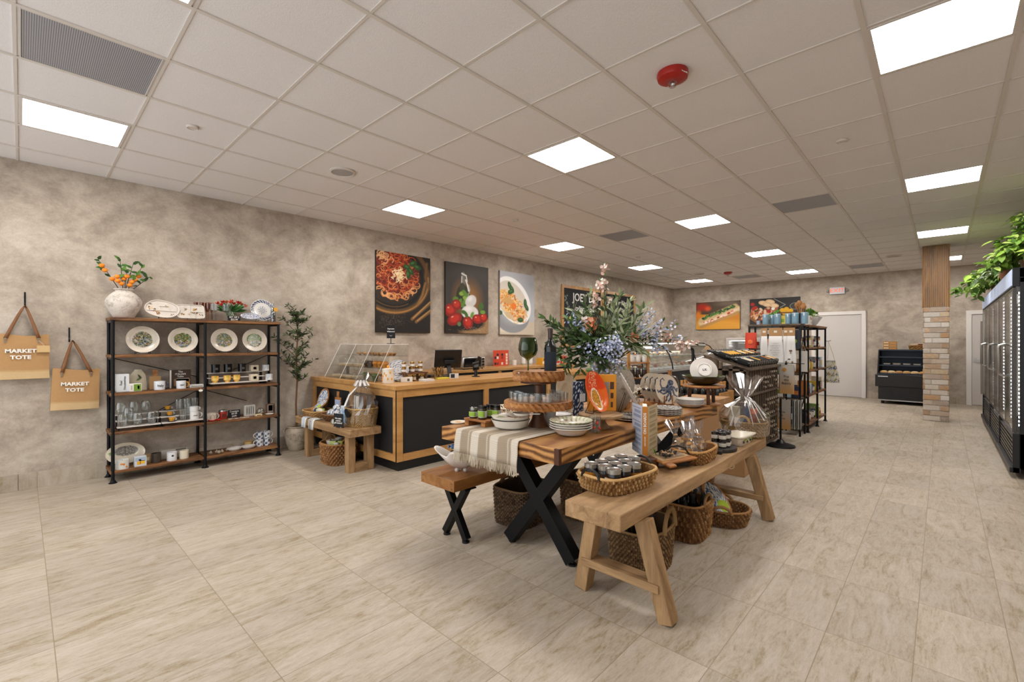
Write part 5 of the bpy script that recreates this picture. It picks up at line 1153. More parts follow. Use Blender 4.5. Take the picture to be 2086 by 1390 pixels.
m = M(); P = [[(.075*math.cos(a)*s, .045*math.sin(a)*s, z) for a in [2*PI*j/20 for j in range(20)]] for s, z in ((.2, 0), (.95, .003), (1.0, .02), (.9, .04), (.15, .046))]; m.grid(P, [C('#c9c8c0') if (j//3) % 2 else C('#6f7a68') for i in range(5) for j in range(20)], wrap=True); solo(m, 'fabric_pouch', 'cloth', 'small cream fabric pouch with dark pattern beside the chalk sign', 'pouch', (-4.86, 2.36, bz))
b = M(); P = [[(-.055+.11*i/8, -.02-.012*math.sin(i*2)+.02*j/6*0, .19*j/6) for i in range(9)] for j in range(7)]; b.grid(P, [C('#7fa2c4') if nz(i*1.0, j*1.3, 1.4) > .5 else C('#cfdbe6') for j in range(7) for i in range(9)]); solo(b, 'blue_towel', 'cloth', 'folded pale blue print towel standing against the gift basket', 'tea towel', (-4.80, 2.44, bz), thick=.02)
t = basket('round straw gift basket wrapped in clear film with a white bow', (-4.56, 2.50, bz), .15, .13, .19, flare=1.18, e=2.4, cols=36, rows=14, c1='#c8a468', c2='#a9824a', c3='#d8ba84', name='gift_basket', cat='gift basket')
cellophane(t, .185, .43, .035, .10, 3, fan=.10, flat=.82)
b = M(); b.lathe([(0, 0), (.05, 0), (.05, .006), (0, .006)], 20, col='#17181b'); o = b.build('round_label', 'satin', t); o.location = (.02, -.172, .15); o.rotation_euler = (PI/2+.2, 0, 0)
b = M()
for q in range(7): a = R.uniform(0, 6.28); b.cbox((.06*math.cos(a), .05*math.sin(a), .22), (.055, .03, .2), R.choice(['#1c1c1e', '#d8d2c8', '#2a2420', '#6b4a2c']), TR(rz=a))
b.build('packed_goods', 'satin', t)
b = M()
for q in range(9):
    a = 2*PI*q/9; b.tube([(0, 0, .43), (.05*math.cos(a), .05*math.sin(a), .47), (.075*math.cos(a), .075*math.sin(a), .43), (.03*math.cos(a), .03*math.sin(a), .415)], [.004, .014, .014, .004], 5)
b.tube([(0, -.03, .43), (-.04, -.12, .33), (-.06, -.17, .2)], .008, 4); b.tube([(0, -.03, .43), (.0, -.14, .33), (-.01, -.18, .22)], .008, 4); b.build('white_bow', 'ribbon', t)
t = chalk_sign('black chalk sign about custom gift baskets on the bench end', (-4.60, 2.262, bz), .13, .145, 'We make\ncustom\ngift baskets!', rz=-1.25, size=.023)
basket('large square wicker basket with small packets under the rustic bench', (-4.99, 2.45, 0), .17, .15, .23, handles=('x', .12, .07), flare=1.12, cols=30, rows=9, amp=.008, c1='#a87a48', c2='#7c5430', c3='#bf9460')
for q in range(9):
    m = M(); m.cbox((0, 0, 0), (.06, .04, .05), R.choice(['#d9d6cc', '#a8b45a', '#e6e2d8', '#c9c2b0'])); solo(m, 'snack_packet', 'satin', 'small pale packet heaped in the basket under the rustic bench', 'packet', (-5.08+.06*(q % 4), 2.38+.06*(q//4), .215+R.uniform(0, .02)), rz=R.uniform(-1, 1), rx=R.uniform(-.3, .3), group='packets in the floor basket')
# stand-in filling keeps the packets up
m = M(); m.box((-.13, -.11, .008), (.13, .11, .185), '#6a5238'); solo(m, 'basket_lining', 'cloth', 'brown paper lining under the packets in the floor basket', 'lining', (-4.99, 2.45, 0))

# ---------- things on the till counter ----------
cz = CT+.001
def OC(u, v, z=CT): return PZ(u, v, z)
t = thing('pastry_case', 'clear acrylic three-tier pastry case with sloping front on the counter', 'pastry case', (-5.30, 2.82, cz)); hw_ = .62
b = M()
for x in (-hw_, -.2, .2, hw_): V = [(x, -.10, 0), (x, .36, 0), (x, .36, .43), (x, .12, .43)]; b.add(V, [(0, 1, 2, 3)])
b.add([(-hw_, -.10, 0), (hw_, -.10, 0), (hw_, .12, .43), (-hw_, .12, .43)], [(0, 1, 2, 3)]); b.add([(-hw_, .12, .43), (hw_, .12, .43), (hw_, .36, .43), (-hw_, .36, .43)], [(0, 1, 2, 3)])
b.build('acrylic_shell', 'acrylic', t)
b = M()
for z, y0 in ((.008, -.08), (.15, -.01), (.29, .06)): b.box((-hw_+.005, y0, z), (hw_-.005, .35, z+.005))
b.parts('tier_shelf', 'acrylic', t)
b = M()
for s0 in (-1, 1): b.tube([(s0*hw_, -.10, 0), (s0*hw_, .12, .43), (s0*hw_, .36, .43)], .003, 4)
b.tube([(-.2, -.10, 0), (-.2, .12, .43)], .003, 4); b.tube([(.2, -.10, 0), (.2, .12, .43)], .003, 4); b.tube([(-hw_, .12, .43), (hw_, .12, .43)], .003, 4); b.build('polished_edge', 'ribbon', t)
rp = random.Random(4)
def pastry(kind, x, y, z, k):
    lab = {'c': 'golden croissant on the middle tier of the pastry case', 't': 'flat glazed pastry slab in the pastry case', 'm': 'dark chocolate muffin in the pastry case', 'g': 'muffin in green paper in the pastry case', 'o': 'orange iced pastry in the pastry case', 'p': 'brown filled pie on the top tier of the pastry case'}[kind]
    m = M()
    if kind == 'c': m.tube([(.05*math.sin(a), .035*math.cos(a), .018+.0*a) for a in (-1.4, -.9, -.45, 0, .45, .9, 1.4)], [.006, .014, .019, .023, .019, .014, .006], 9, '#b9803c')
    elif kind == 't': m.box((-.07, -.05, 0), (.07, .05, .02), '#c9a878'); m.box((-.066, -.046, .02), (.066, .046, .026), '#e0d0b4')
    elif kind == 'p': m.lathe([(0, 0), (.055, 0), (.07, .028), (.066, .034), (.05, .03), (0, .04)], 20, cf=lambda r, a, z_, j: '#8a5a2c' if nz(a*3, r*90) > .4 else '#c08a4a')
    else:
        col = {'m': '#3b2418', 'g': '#5a6a34', 'o': '#d9882a'}[kind]; m.lathe([(0, 0), (.028, 0), (.036, .035), (.044, .045), (.038, .065), (.015, .076), (0, .077)], 16, col=col)
    solo(m, 'pastry', 'satin', lab, 'pastry', (x, y, z), rz=rp.uniform(-.5, .5), group={'c': 'croissants', 't': 'pastry slabs', 'm': 'chocolate muffins', 'g': 'green muffins', 'o': 'orange pastries', 'p': 'pies'}[kind]+' in the pastry case')
for x in (-5.55, -5.42, -5.28): pastry('c', x, 2.98, cz+.296, 0)
for x in (-5.13, -4.99, -4.86, -4.76): pastry('p', x, 2.98, cz+.296, 0)
for x in (-5.75, -5.58, -5.40): pastry('t', x, 2.92, cz+.156, 0)
for x in (-5.20, -5.10): pastry('m', x, 2.92, cz+.156, 0)
for x in (-4.98, -4.88, -4.78): pastry('o', x, 2.92, cz+.156, 0)
for x in (-5.8, -5.62, -5.45, -5.28): pastry('t', x, 2.86, cz+.014, 0)
for x in (-5.12, -4.90): pastry('g', x, 2.86, cz+.014, 0)
t = thing('cake_dome', 'glass cake dome on a dark pedestal at the wall end of the counter', 'cake stand', (-6.03, 3.10, cz)); b = M(); b.lathe([(0, 0), (.07, 0), (.07, .01), (.02, .02), (.02, .13), (.12, .14), (.13, .15), (0, .15)], 28); b.build('pedestal', 'black_satin', t); b = M(); b.lathe([(.115, .151), (.115, .2), (.10, .24), (.06, .265), (0, .275)], 28); b.lathe([(.012, .27), (.014, .29), (0, .30)], 10); b.build('glass_dome', 'clear_glass', t)
t = thing('counter_sign', 'black chalk sign about payments on a thin stand atop the pastry case', 'sign', (-4.86, 3.05, cz+.436), -.75)
b = M(); b.box((-.025, -.045, 0), (.025, .045, .006)); b.cyl((0, 0, 0), (0, 0, .07), .004, n=8); b.build('stand', 'black_metal', t); b = M(); b.box((-.004, -.05, .068), (.004, .05, .225)); b.build('board', 'board_black', t); text('Payments\nWelcome!', 'lettering', .021, 'chalk', t, (.0052, 0, .165), FACE_X, .0006, lead=1.6); b = M(); b.tube([(.0052, -.013, .105), (.0052, -.007, .095), (.0052, .007, .095), (.0052, .013, .105)], .0016, 4); b.build('chalk_smile', 'chalk', t)
def cf_dood(q, a): return '#3d4a66' if q < 1 and (abs(math.sin(a*5+q*9)*math.sin(q*17)) < .10) else '#dcdde0'
standing_plate('round white plate with blue doodle print on the counter', (-4.60, 2.98, cz), .12, cf_dood, rz=-.55, tilt=80)
b = M(); b.ball((0, 0, .035), .035, 10, '#a8201a', (.6, 1, 1)); b.ball((.0, .05, .03), .03, 10, '#c0392b', (.6, 1, .9)); solo(b, 'red_ornament', 'ceramic', 'small red ceramic ornament before the doodle plate', 'ornament', (-4.60, 2.80, cz))
p_ = OC(790, 777); t = thing('pasta_canister', 'white ceramic canister with yellow pasta motifs and knobbed lid', 'canister', (-4.52, 2.80, cz)); b = M(); b.lathe([(0, 0), (.062, 0), (.064, .006), (.064, .15), (0, .152)], 28, col='#e0d9cc'); b.build('canister_body', 'ceramic', t); b = M(); b.lathe([(.066, .151), (.066, .16), (.03, .168), (0, .169)], 28, col='#e6dfd2'); b.ball((0, 0, .182), .016, 10, '#e0942a', (1, 1, 1.2)); b.build('lid', 'ceramic', t)
b = M(); [b.ball((.0635*math.cos(a), .0635*math.sin(a), z), .014, 7, '#dfa02e', (.5, .7, 1.1)) for a, z in ((-1.8, .04), (-1.2, .11), (-.6, .05), (-.9, .09), (-.2, .12), (-1.5, .08), (.1, .05))]; b.build('pasta_motif', 'print', t)
# riser and jars
t = thing('jar_riser', 'dark wooden riser holding two rows of honey jars on the counter', 'riser', (-4.60, 3.16, cz)); b = M(); b.box((-.10, -.17, .085), (.10, .17, .10)); b.build('riser_top', 'mango_dark', t); b = M(); [b.box((x*.085-.01, y*.15-.012, 0), (x*.085+.01, y*.15+.012, .085)) for x in (-1, 1) for y in (-1, 1)]; b.parts('leg', 'mango_dark', t)
for k in range(2):
    for q in range(3):
        for d_ in range(2 if k == 0 else 1): jar('honey jar with white label and gold lid, '+('lower', 'upper')[k]+' tier of the counter riser', (-4.57-.075*d_, 3.04+.115*q, cz+.101+k*.062), .026, .06, '#7a4a1c', '#b08d3e', '#e6e2da', group='honey jars on the counter riser, '+('lower', 'upper')[k]+' tier')
for q in range(3): jar('dark honey jar under the counter riser', (-4.54, 3.05+.11*q, cz), .024, .07, '#6a3c14', '#9c7a30', '#cdbfa0', group='honey jars under the counter riser')
p_ = OC(826, 779); boxy('white paper box with small print on the counter front', (p_.x-.02, p_.y+.03, cz), (.07, .13, .055), '#dddad4', 'tip_box', 'box', rz=-.6, stripe=[(.55, .2, .75, .7, '#5a5348')])
p_ = OC(873, 777); m = M(); m.box((-.06, -.07, 0), (.06, .07, .022), '#d8d8d6'); solo(m, 'white_tray', 'satin', 'low white plastic tray on the counter', 'tray', (p_.x-.04, p_.y, cz))
p_ = OC(898, 772); t = thing('stirrer_box', 'clear acrylic box full of wooden stirrers and spoons', 'utensil holder', (p_.x-.06, p_.y+.02, cz)); b = M(); b.box((-.05, -.09, 0), (.05, .09, .10)); b.build('acrylic_box', 'acrylic', t); b = M(); [b.beam((R.uniform(-.04, .04), R.uniform(-.08, .08), .004), (R.uniform(-.045, .045), R.uniform(-.09, .09), R.uniform(.12, .15)), .006, .003, col=R.choice(['#5a3a20', '#8a5f34', '#2a2420', '#b08a50', '#d9a040'])) for _ in range(46)]; b.build('stirrers', 'satin', t)
m = M(); m.box((-.02, -.09, 0), (.02, .09, .018), '#d8cf4a'); solo(m, 'yellow_notepad', 'paper', 'strip of yellow notes in front of the stirrer box', 'notepad', (p_.x+.03, p_.y+.0, cz))
p_ = OC(925, 771); boxy('small black and white business card stand on the counter', (p_.x, p_.y, cz), (.012, .12, .06), '#d9d9d9', 'card_stand', 'card stand', 'satin', rz=-.3, stripe=[(.1, .1, .55, .9, '#1d2431')])
p_ = OC(925, 769); t = thing('till_screen', 'black touch screen till seen from behind on an angled stand', 'till screen', (p_.x-.12, p_.y+.0, cz), -.45); o = M(); o.cbox((0, 0, .24), (.028, .36, .25), '#17181b', None); o = o.build('screen', 'black_satin', t, bevel=.008); o.rotation_euler = (0, .32, 0); o.location = (-.08, 0, .01)
b = M(); b.beam((.03, .02, .0), (-.02, 0, .20), .03, .05, (0, 1, 0)); b.build('stand_arm', 'black_satin', t); b = M(); b.box((-.13, -.13, 0), (.06, .13, .02)); b.box((-.16, -.26, 0), (-.02, -.14, .03)); b.build('stand_base', 'black_satin', t, bevel=.003); b = M(); b.box((.034, -.06, .17), (.07, .09, .22)); b.build('rear_housing', 'black_satin', t, bevel=.005)
p_ = OC(967, 768); t = thing('card_reader', 'black card reader on a swivel pole on the counter', 'card reader', (p_.x, p_.y+.02, cz), -.3); b = M(); b.lathe([(0, 0), (.055, 0), (.055, .008), (.022, .014), (.018, .09), (0, .092)], 18); b.build('pole_base', 'black_satin', t); q_ = M(); q_.cbox((0, 0, 0), (.03, .085, .15)); o = q_.build('reader_body', 'black_satin', t, bevel=.006); o.rotation_euler = (.35, .75, 0); o.location = (0, .0, .14); q_ = M(); q_.cbox((.016, 0, .02), (.002, .06, .05), '#5f7f9e'); o2 = q_.build('reader_screen', 'satin', o)
q_ = M(); q_.cbox((0, 0, 0), (.02, .05, .09)); o = q_.build('phone_cradle', 'black_satin', t, bevel=.004); o.rotation_euler = (-.4, .4, 0); o.location = (-.02, .045, .225)
# back counter things
kz = .916
t = thing('steel_toaster', 'wide stainless steel toaster oven on the back counter', 'toaster', (-5.72, 5.05, kz)); b = M(); b.box((-.15, -.24, .015), (.15, .24, .20)); b.build('oven_body', 'steel', t, bevel=.02); b = M(); b.box((.15, -.22, .035), (.158, .14, .175)); b.build('glass_door', 'dark_glassy', t, bevel=.004); b = M(); b.cyl((.155, -.2, .185), (.155, .12, .185), .007, n=8); b.build('door_handle', 'steel', t); b = M(); [b.cyl((.15, .19, z), (.17, .19, z), .016, n=12) for z in (.07, .12, .165)]; b.parts('dial', 'black_satin', t)
b = M(); [b.cyl((x*.12, y*.2, 0), (x*.12, y*.2, .016), .012, n=8) for x in (-1, 1) for y in (-1, 1)]; b.parts('foot', 'black_satin', t)
t = thing('pizza_box_poster', 'red and black printed menu board standing on the back counter', 'menu board', (-6.02, 5.92, kz)); b = M(); b.box((0, 0, 0), (.012, .40, .29), '#c8452a'); b.build('board', 'print', t)
b = M(); K = ['#20242c', '#d8d4cc', '#c8452a', '#8a2a1c']; [b.box((.012, .02+.06*i, .02+.055*j), (.0135, .02+.06*i+.05, .02+.055*j+.045), K[(i*3+j*2+i*j) % 4] if i < 4 else ('#c8452a' if i == 4 else '#e0d2c0')) for i in range(6) for j in range(4)]; b.build('printed_panels', 'print', t)
t = thing('white_jar_candle', 'plain white cylinder candle on the back counter', 'candle', (-6.0, 6.47, kz)); b = M(); b.lathe([(0, 0), (.045, 0), (.045, .10), (0, .10)], 20, col='#e4e0da'); b.build('candle_jar', 'ceramic', t)
for y, x, c_, cap_, lb in ((6.83, -5.9, '#c9d0d4', '#c99a3a', 'pale blue bottle with gold foil neck on the back counter'), (6.68, -5.95, '#b8c0b8', '#9aa09a', 'clear tall bottle beside the gold foil bottle')): wine_bottle(lb, (x, y, kz), .04, .30, glass=c_, lab='#dfe3e6', cap=cap_)
for q, (y, x, c_, c2_) in enumerate(((7.0, -5.75, '#d9a02c', '#e8e4d8'), (7.18, -5.70, '#e0b43a', '#c8452a'), (7.38, -5.72, '#d8e0e4', '#c03a2c'), (7.58, -5.7, '#c9501f', '#e8dcc0'))):
    boxy(('yellow cake carton nearest the bottle', 'yellow and red cake carton', 'white carton with red print', 'orange carton at the far end')[q]+' on the back counter', (x, y, kz), (.14, .16, .13+.03*(q % 2)), c_, 'cake_carton', 'carton', 'satin', stripe=[(.1, .15, .9, .5, c2_), (.3, .6, .7, .9, '#3a2a20')])
# ---------- on the display table ----------
tz = TZ+.001
def OT(u, v, z=TZ): return PZ(u, v, z)
RGT = Vector((_c, _s, 0)); FWD = Vector((-_s, _c, 0))
def at_depth(p, u, v):  # point seen at pixel (u, v), as far from the camera as p
    d = -p[0]*_s+p[1]*_c; x, y, k = _ray(u, v); return Vector((x*d, y*d, HC+k*d))
# woven runner over the near end
n = NT('runner'); at_ = n.n('Attribute', attribute_name='Col'); v = n.coord(rot=(0, 0, .78)); ck = n.n('TexChecker'); ck.inputs['Scale'].default_value = 190; n.l(v, ck.inputs[0]); f_ = n.noise(n.coord(), 400, 2)
n.base(n.mix(n.math('MULTIPLY', ck.outputs['Fac'], .28), at_.outputs['Color'], '#6f6253')); n.bump(n.math('ADD', f_, n.math('MULTIPLY', ck.outputs['Fac'], .4)), .5, .003); MATS['runner'] = n.set(.95)
t = thing('table_runner', 'cream and taupe striped woven runner with long fringe hanging over the table end', 'table runner', (-2.09, TY0, TZ))
bands = [.055, .085, .065, .095, .065, .095, .055]; tot = sum(bands); RW = .56
def band(x):
    a = 0
    for i, w_ in enumerate(bands):
        a += w_/tot
        if x <= a+1e-6: return i
    return 6
m = M(); NX = 57; rows = [(.66, .004), (.45, .004), (.25, .004), (.10, .004), (.03, .004), (.0, .003), (-.008, -.006), (-.013, -.03), (-.016, -.07), (-.02, -.11), (-.022, -.145)]
P = []; K = []
for j, (y, z) in enumerate(rows):
    for i in range(NX):
        a = i/(NX-1); w_ = .006*math.sin(a*19+1)*(j > 6)*(j-6)/4; P.append(((a-.5)*RW*(1+.015*(j > 7)), y-w_*.9, z)); b_ = band(a); edge = b_ % 2 == 0
        K.append(C('#d6ccbd') if edge else (C('#c9bdab') if abs(((a*tot*100) % 8)-4) < .5 else C('#a3937e')))
m.add(P, [(j*NX+i, j*NX+i+1, (j+1)*NX+i+1, (j+1)*NX+i) for j in range(len(rows)-1) for i in range(NX-1)], np.array(K)); m.build('woven_cloth', 'runner', t, thick=.003)
m = M(); rf = random.Random(2)
for i in range(150):
    a = (i+rf.random()*.8)/150; x = (a-.5)*RW*1.015; y = -.023-.006*math.sin(a*19+1)*.9; L = rf.uniform(.045, .07); dx = rf.uniform(-.008, .008)
    m.tube([(x, y, -.143), (x+dx*.4, y-rf.uniform(0, .006), -.143-L*.5), (x+dx, y-rf.uniform(-.002, .01), -.143-L)], [.0022, .0028, .0016], 4, '#c4b8a4' if band(a) % 2 == 0 else '#a89a84', cap=False)
m.build('fringe', 'cloth', t)
# small plate, dark riser with pesto jars
def cf_flower(q, a): return '#d88a1e' if q < .5 and abs(math.sin(a*4))*.5 > q*.8-.02 else ('#c9a24a' if .82 < q < .9 and math.sin(a*20) > .3 else '#ddd6c6')
m = plate_mesh(.058, cf_flower, .008, 48, 3); solo(m, 'small_plate', 'ceramic', 'small cream coaster plate with orange flower on the near left table corner', 'plate', OT(934, 862)+Vector((0, 0, .001)))
pr = OT(975, 862); t = thing('wooden_riser', 'low dark wooden riser under the green label jars', 'riser', (-2.36, 2.20, tz)); b = M(); b.box((-.10, -.07, .036), (.12, .09, .052)); b.build('riser_top', 'mango_wood', t, bevel=.003)
b = M(); b.box((-.095, -.065, 0), (-.055, .085, .036)); b.box((.07, -.065, 0), (.11, .085, .036)); b.parts('riser_leg', 'mango_wood', t)
for q, (x, y, g) in enumerate(((-2.395, 2.165, 1), (-2.40, 2.25, 1), (-2.31, 2.17, 2), (-2.32, 2.25, 2), (-2.265, 2.26, 2))):
    h_ = .072 if g == 1 else .092; t = jar(('dark olive jar with grey lid, front left on the riser', 'dark olive jar with grey lid behind its twin', 'green label jar with black lid, front of the riser', 'green label jar in the second row of the riser', 'green label jar at the right back of the riser')[q], (x, y, tz+.053), .029, h_, '#3a2e18', '#8d8d8a' if g == 1 else '#2c2c2c', '#c9d0d6')
    b = M(); b.lathe([(.0303, h_*.2), (.0305, h_*.21), (.0305, h_*.6), (.0303, h_*.61)], 18, col='#88a83c'); o = b.build('green_stripe', 'paper', t); o.scale = (1, .55, 1); o.location = (0, -.014, 0)
# olive bowl with spoon rest
def bowlm(r, h, col, cf=None, n=40, foot=.5): return ringed([(0, .004), (r*foot, .004), (r*.8, h*.35), (r*.97, h*.85), (r, h), (r*1.03, h*1.01), (r*1.0, h*.9), (r*.84, h*.3), (r*foot, 0), (0, 0)], 2)
p = OT(1032, 876); m = M(); m.lathe(bowlm(.128, .068, 0), 44, col='#d9d3c8'); solo(m, 'serving_bowl', 'ceramic', 'large cream bowl at the table end under an olive painted dish', 'bowl', (p.x, p.y+.04, tz))
def cf_olv(r, a, z, j):
    x, y = r*math.cos(a), r*math.sin(a)
    for cx_, cy_, ro, c_ in ((-.07, -.02, .5, '#7fa02c'), (-.04, .03, -.4, '#241a2c'), (.02, -.05, .9, '#7fa02c'), (.0, .03, .2, '#241a2c'), (.055, -.01, -.6, '#8aa83a'), (.06, .05, .3, '#2a1c30'), (-.05, -.07, 1.2, '#241a2c')):
        u_, w_ = (x-cx_)*math.cos(ro)+(y-cy_)*math.sin(ro), -(x-cx_)*math.sin(ro)+(y-cy_)*math.cos(ro)
        if (u_/.03)**2+(w_/.013)**2 < 1: return c_
    return '#e0dacd'
m = M(); m.lathe(ringed([(0, .012), (.06, .013), (.11, .019), (.127, .028), (.13, .027), (.12, .012), (.07, 0), (0, 0)], 7), 72, cf=cf_olv); solo(m, 'olive_dish', 'ceramic', 'cream dish painted with green and black olives resting in the cream bowl', 'dish', (p.x, p.y+.04, tz+.062))
t = thing('spoon_rest', 'white spoon rest with olive spots lying across the olive dish', 'spoon rest', (p.x+.07, p.y+.07, tz+.092), .4); b = M(); b.lathe([(0, 0), (.04, .004), (.052, .02), (.05, .021), (.036, .009), (0, .005)], 24, col='#e2ddd2', sx=1.2); b.build('dish', 'ceramic', t); b = M(); b.beam((.05, 0, .016), (.13, .0, .02), .022, .006, col='#e2ddd2'); b.build('handle', 'ceramic', t)
p = OT(1040, 848); t = thing('lattice_bowl', 'cream openwork ceramic basket bowl with olive spots behind the olive dish', 'bowl', (p.x+.02, p.y-.02, tz)); b = M(); b.lathe([(0, 0), (.06, 0), (.068, .02), (.063, .022), (0, .008)], 28, col='#ddd2bd')
for q in range(26):
    for s0 in (-1, 1): a = 2*PI*q/26; b.tube([(.066*math.cos(a), .066*math.sin(a), .018), (.095*math.cos(a+s0*.15), .095*math.sin(a+s0*.15), .05), (.122*math.cos(a+s0*.3), .122*math.sin(a+s0*.3), .075)], .0042, 5, '#ddd2bd', cap=False)
b.build('lattice_wall', 'ceramic', t); b = M(); b.tube([(.122*math.cos(a), .122*math.sin(a), .077) for a in [2*PI*i/40 for i in range(41)]], .006, 6, '#ddd2bd', cap=False); b.build('rim', 'ceramic', t); b = M(); [b.ball((.1*math.cos(a), .1*math.sin(a), .062), .012, 6, c_, (1, 1, .6)) for a, c_ in ((0, '#2a2030'), (1, '#86a040'), (2.2, '#2a2030'), (4, '#86a040'), (5, '#2a2030'))]; b.build('olive_motif', 'ceramic', t)
# twisted wooden cake stands
def swirl(m, r, z0, z1, n=34, k=5, lean=.5, amp=.022):
    N = n*6; P = []
    for i in range(k+1):
        s = i/k; P.append([((r+amp*(abs(((j/6+lean*s*2) % 1)-.5)*2-.5)+.008*math.sin(PI*s))*math.cos(2*PI*j/N), (r+amp*(abs(((j/6+lean*s*2) % 1)-.5)*2-.5)+.008*math.sin(PI*s))*math.sin(2*PI*j/N), z0+(z1-z0)*s) for j in range(N)])
    m.grid(P, wrap=True); m.lathe([(r, z0), (r*.6, z0-.004), (0, z0-.004)], 40); m.lathe([(r+.006, z1), (r-.012, z1+.001), (r-.014, z0+.018), (0, z0+.018)], 48)
p = OT(1088, 873); cs = Vector((p.x-.005, p.y+.05, tz))
t = thing('wooden_cake_stand', 'large carved wooden cake stand with twisted rim carrying glass tumblers', 'cake stand', cs); LT = .185
b = M(); swirl(b, .222, LT-.05, LT); b.build('carved_tray', 'mango_wood', t); b = M(); b.lathe([(0, 0), (.075, 0), (.07, .012), (.045, .06), (.034, .1), (.034, .12), (.05, .13), (.06, LT-.055), (0, LT-.055)], 28); b.build('pedestal', 'mango_dark', t)
tzt = LT-.05+.019
t = thing('small_cake_stand', 'smaller twisted rim wooden cake stand stacked on the larger one', 'cake stand', cs+Vector((-.005, .01, tzt))); UT = .238
b = M(); swirl(b, .166, UT-.070, UT-.005, 26); b.build('carved_tray', 'mango_wood', t); b = M(); b.lathe([(0, 0), (.06, 0), (.03, .02), (.026, .08), (.028, UT-.105), (.04, UT-.098), (.125, UT-.088), (.122, UT-.072), (.09, UT-.062), (0, UT-.062)], 28); b.build('pedestal', 'mango_dark', t)
ub = cs+Vector((-.005, .01, tzt+UT-.04))
tb = [(0, 0), (.036, 0), (.038, .006), (.042, .088), (.040, .088), (.0365, .012), (0, .010)]
for q in range(9):
    a = -2.55+q*.50; rr_ = .148 if q % 2 else .165; glass_cup('faceted clear tumbler standing on the large wooden cake stand', cs+Vector((rr_*math.cos(a), rr_*math.sin(a), tzt+.001)), tb, 'tumbler', 'clear_glass', 'clear tumblers on the large wooden cake stand')
for q, a in enumerate((-1.9, -1.0)):
    m = M(); m.box((-.018, -.018, 0), (.018, .018, .02)); solo(m, 'wood_cube', 'mango_wood', 'little carved wooden cube among the tumblers, '+('left', 'right')[q]+' one', 'ornament', cs+Vector((.105*math.cos(a), .105*math.sin(a), tzt+.001)), rz=.5+q)
wine_bottle('dark wine bottle with pale label standing on the upper wooden cake stand', ub+Vector((.055, .06, .001)), .042, .325, rz=-2.6, glass='#0d1214', lab='#1d2630', cap='#3a2c28')
m = M(); m.lathe([(.0432, .03), (.0434, .031), (.0434, .19), (.0432, .191)], 26, (0, 0, 0), '#c4cad4'); o = m.build('side_label', 'paper', bpy.data.objects['wine_bottle']); o.scale = (.55, 1, 1); o.location = (-.0202, 0, 0)
m = M(); m.lathe([(0, 0), (.045, 0), (.045, .003), (.006, .01), (.005, .10), (.02, .115), (.055, .14), (.068, .175), (.066, .21), (.052, .262), (.0505, .262), (.064, .21), (.066, .175), (.053, .143), (.02, .119), (0, .115)], 32); solo(m, 'green_wine_glass', 'green_glass', 'large olive green tinted wine glass beside the dark wine bottle', 'wine glass', ub+Vector((-.07, -.03, .001)))
t = thing('corkscrew', 'small steel corkscrew resting on the front rim of the upper stand', 'corkscrew', ub+Vector((.0, -.145, .02)), .35); b = M(); b.tube([(-.045, 0, .004), (0, 0, .012), (.05, 0, .004)], .005, 6); b.build('lever_arm', 'steel', t); b = M(); b.tube([(.002*math.cos(i), .004*math.sin(i*1.6), .012-.002*i) for i in range(8)], .002, 4); b.build('spiral', 'steel', t)
# orange fish pitcher, stacked plates
p = OT(1110, 866); m = M(); m.lathe(ringed([(0, 0), (.028, 0), (.03, .01), (.048, .07), (.05, .11), (.047, .11), (.044, .07), (.026, .012), (0, .01)], 6), 56, cf=lambda r, a, z, j: '#d8782e' if (math.sin(a*3+z*40)*math.cos(z*70+a*2) > .72) else '#d3d6d8'); solo(m, 'fish_cup', 'ceramic', 'white ceramic cup with orange fish print behind the cake stand foot', 'cup', (p.x+.0, p.y+.05, tz))
p = OT(1154, 889); RS = .134
for k in range(4):
    m = M()
    def cfp(r, a, z, j, k=k):
        if k < 3 or j > 20: return '#dcd7cd'
        if r > RS*.78: return '#a8b07a' if math.sin(a*24) > .35 else '#e0dacb'
        return '#7a6a50' if abs(nz(r*60*math.cos(a), r*60*math.sin(a), .9)-.5) < .02 else '#e2dccd'
    m.lathe(ringed([(0, .006), (RS*.5, .007), (RS*.72, .02), (RS*.86, .045), (RS, .052), (RS*1.01, .049), (RS*.85, .036), (RS*.6, .004), (RS*.45, 0), (0, 0)], 3), 64, cf=cfp)
    solo(m, 'pasta_plate', 'ceramic', 'deep cream plate, '+('bottom of', 'second in', 'third in', 'striped rim topmost of')[k]+' the near stack by the table corner', 'plate', (p.x-.01, p.y+.06, tz+k*.0145), group='four deep cream plates stacked at the table corner')
# plates and glasses between
p = OT(1143, 856)
for k in range(3): m = plate_mesh(.10, lambda q, a: '#3b4a66' if .93 < q < 1.0 else '#d9d9d8', .014, 40, 3); solo(m, 'side_plate', 'ceramic', 'blue rimmed side plate, '+('bottom', 'middle', 'top')[k]+' of the stack behind the pasta plates', 'plate', (p.x, p.y-.03, tz+.001+k*.017), group='blue rimmed side plates behind the pasta plates')
for q, (u, v) in enumerate(((1160, 866), (1180, 868))): p = OT(u, v); glass_cup('low clear glass bowl behind the striped rim plates', (p.x-.03, p.y+.08, tz), [(0, 0), (.035, 0), (.05, .05), (.048, .05), (.034, .006), (0, .006)], 'glass_bowl', 'clear_glass', 'low clear glass bowls on the display table')
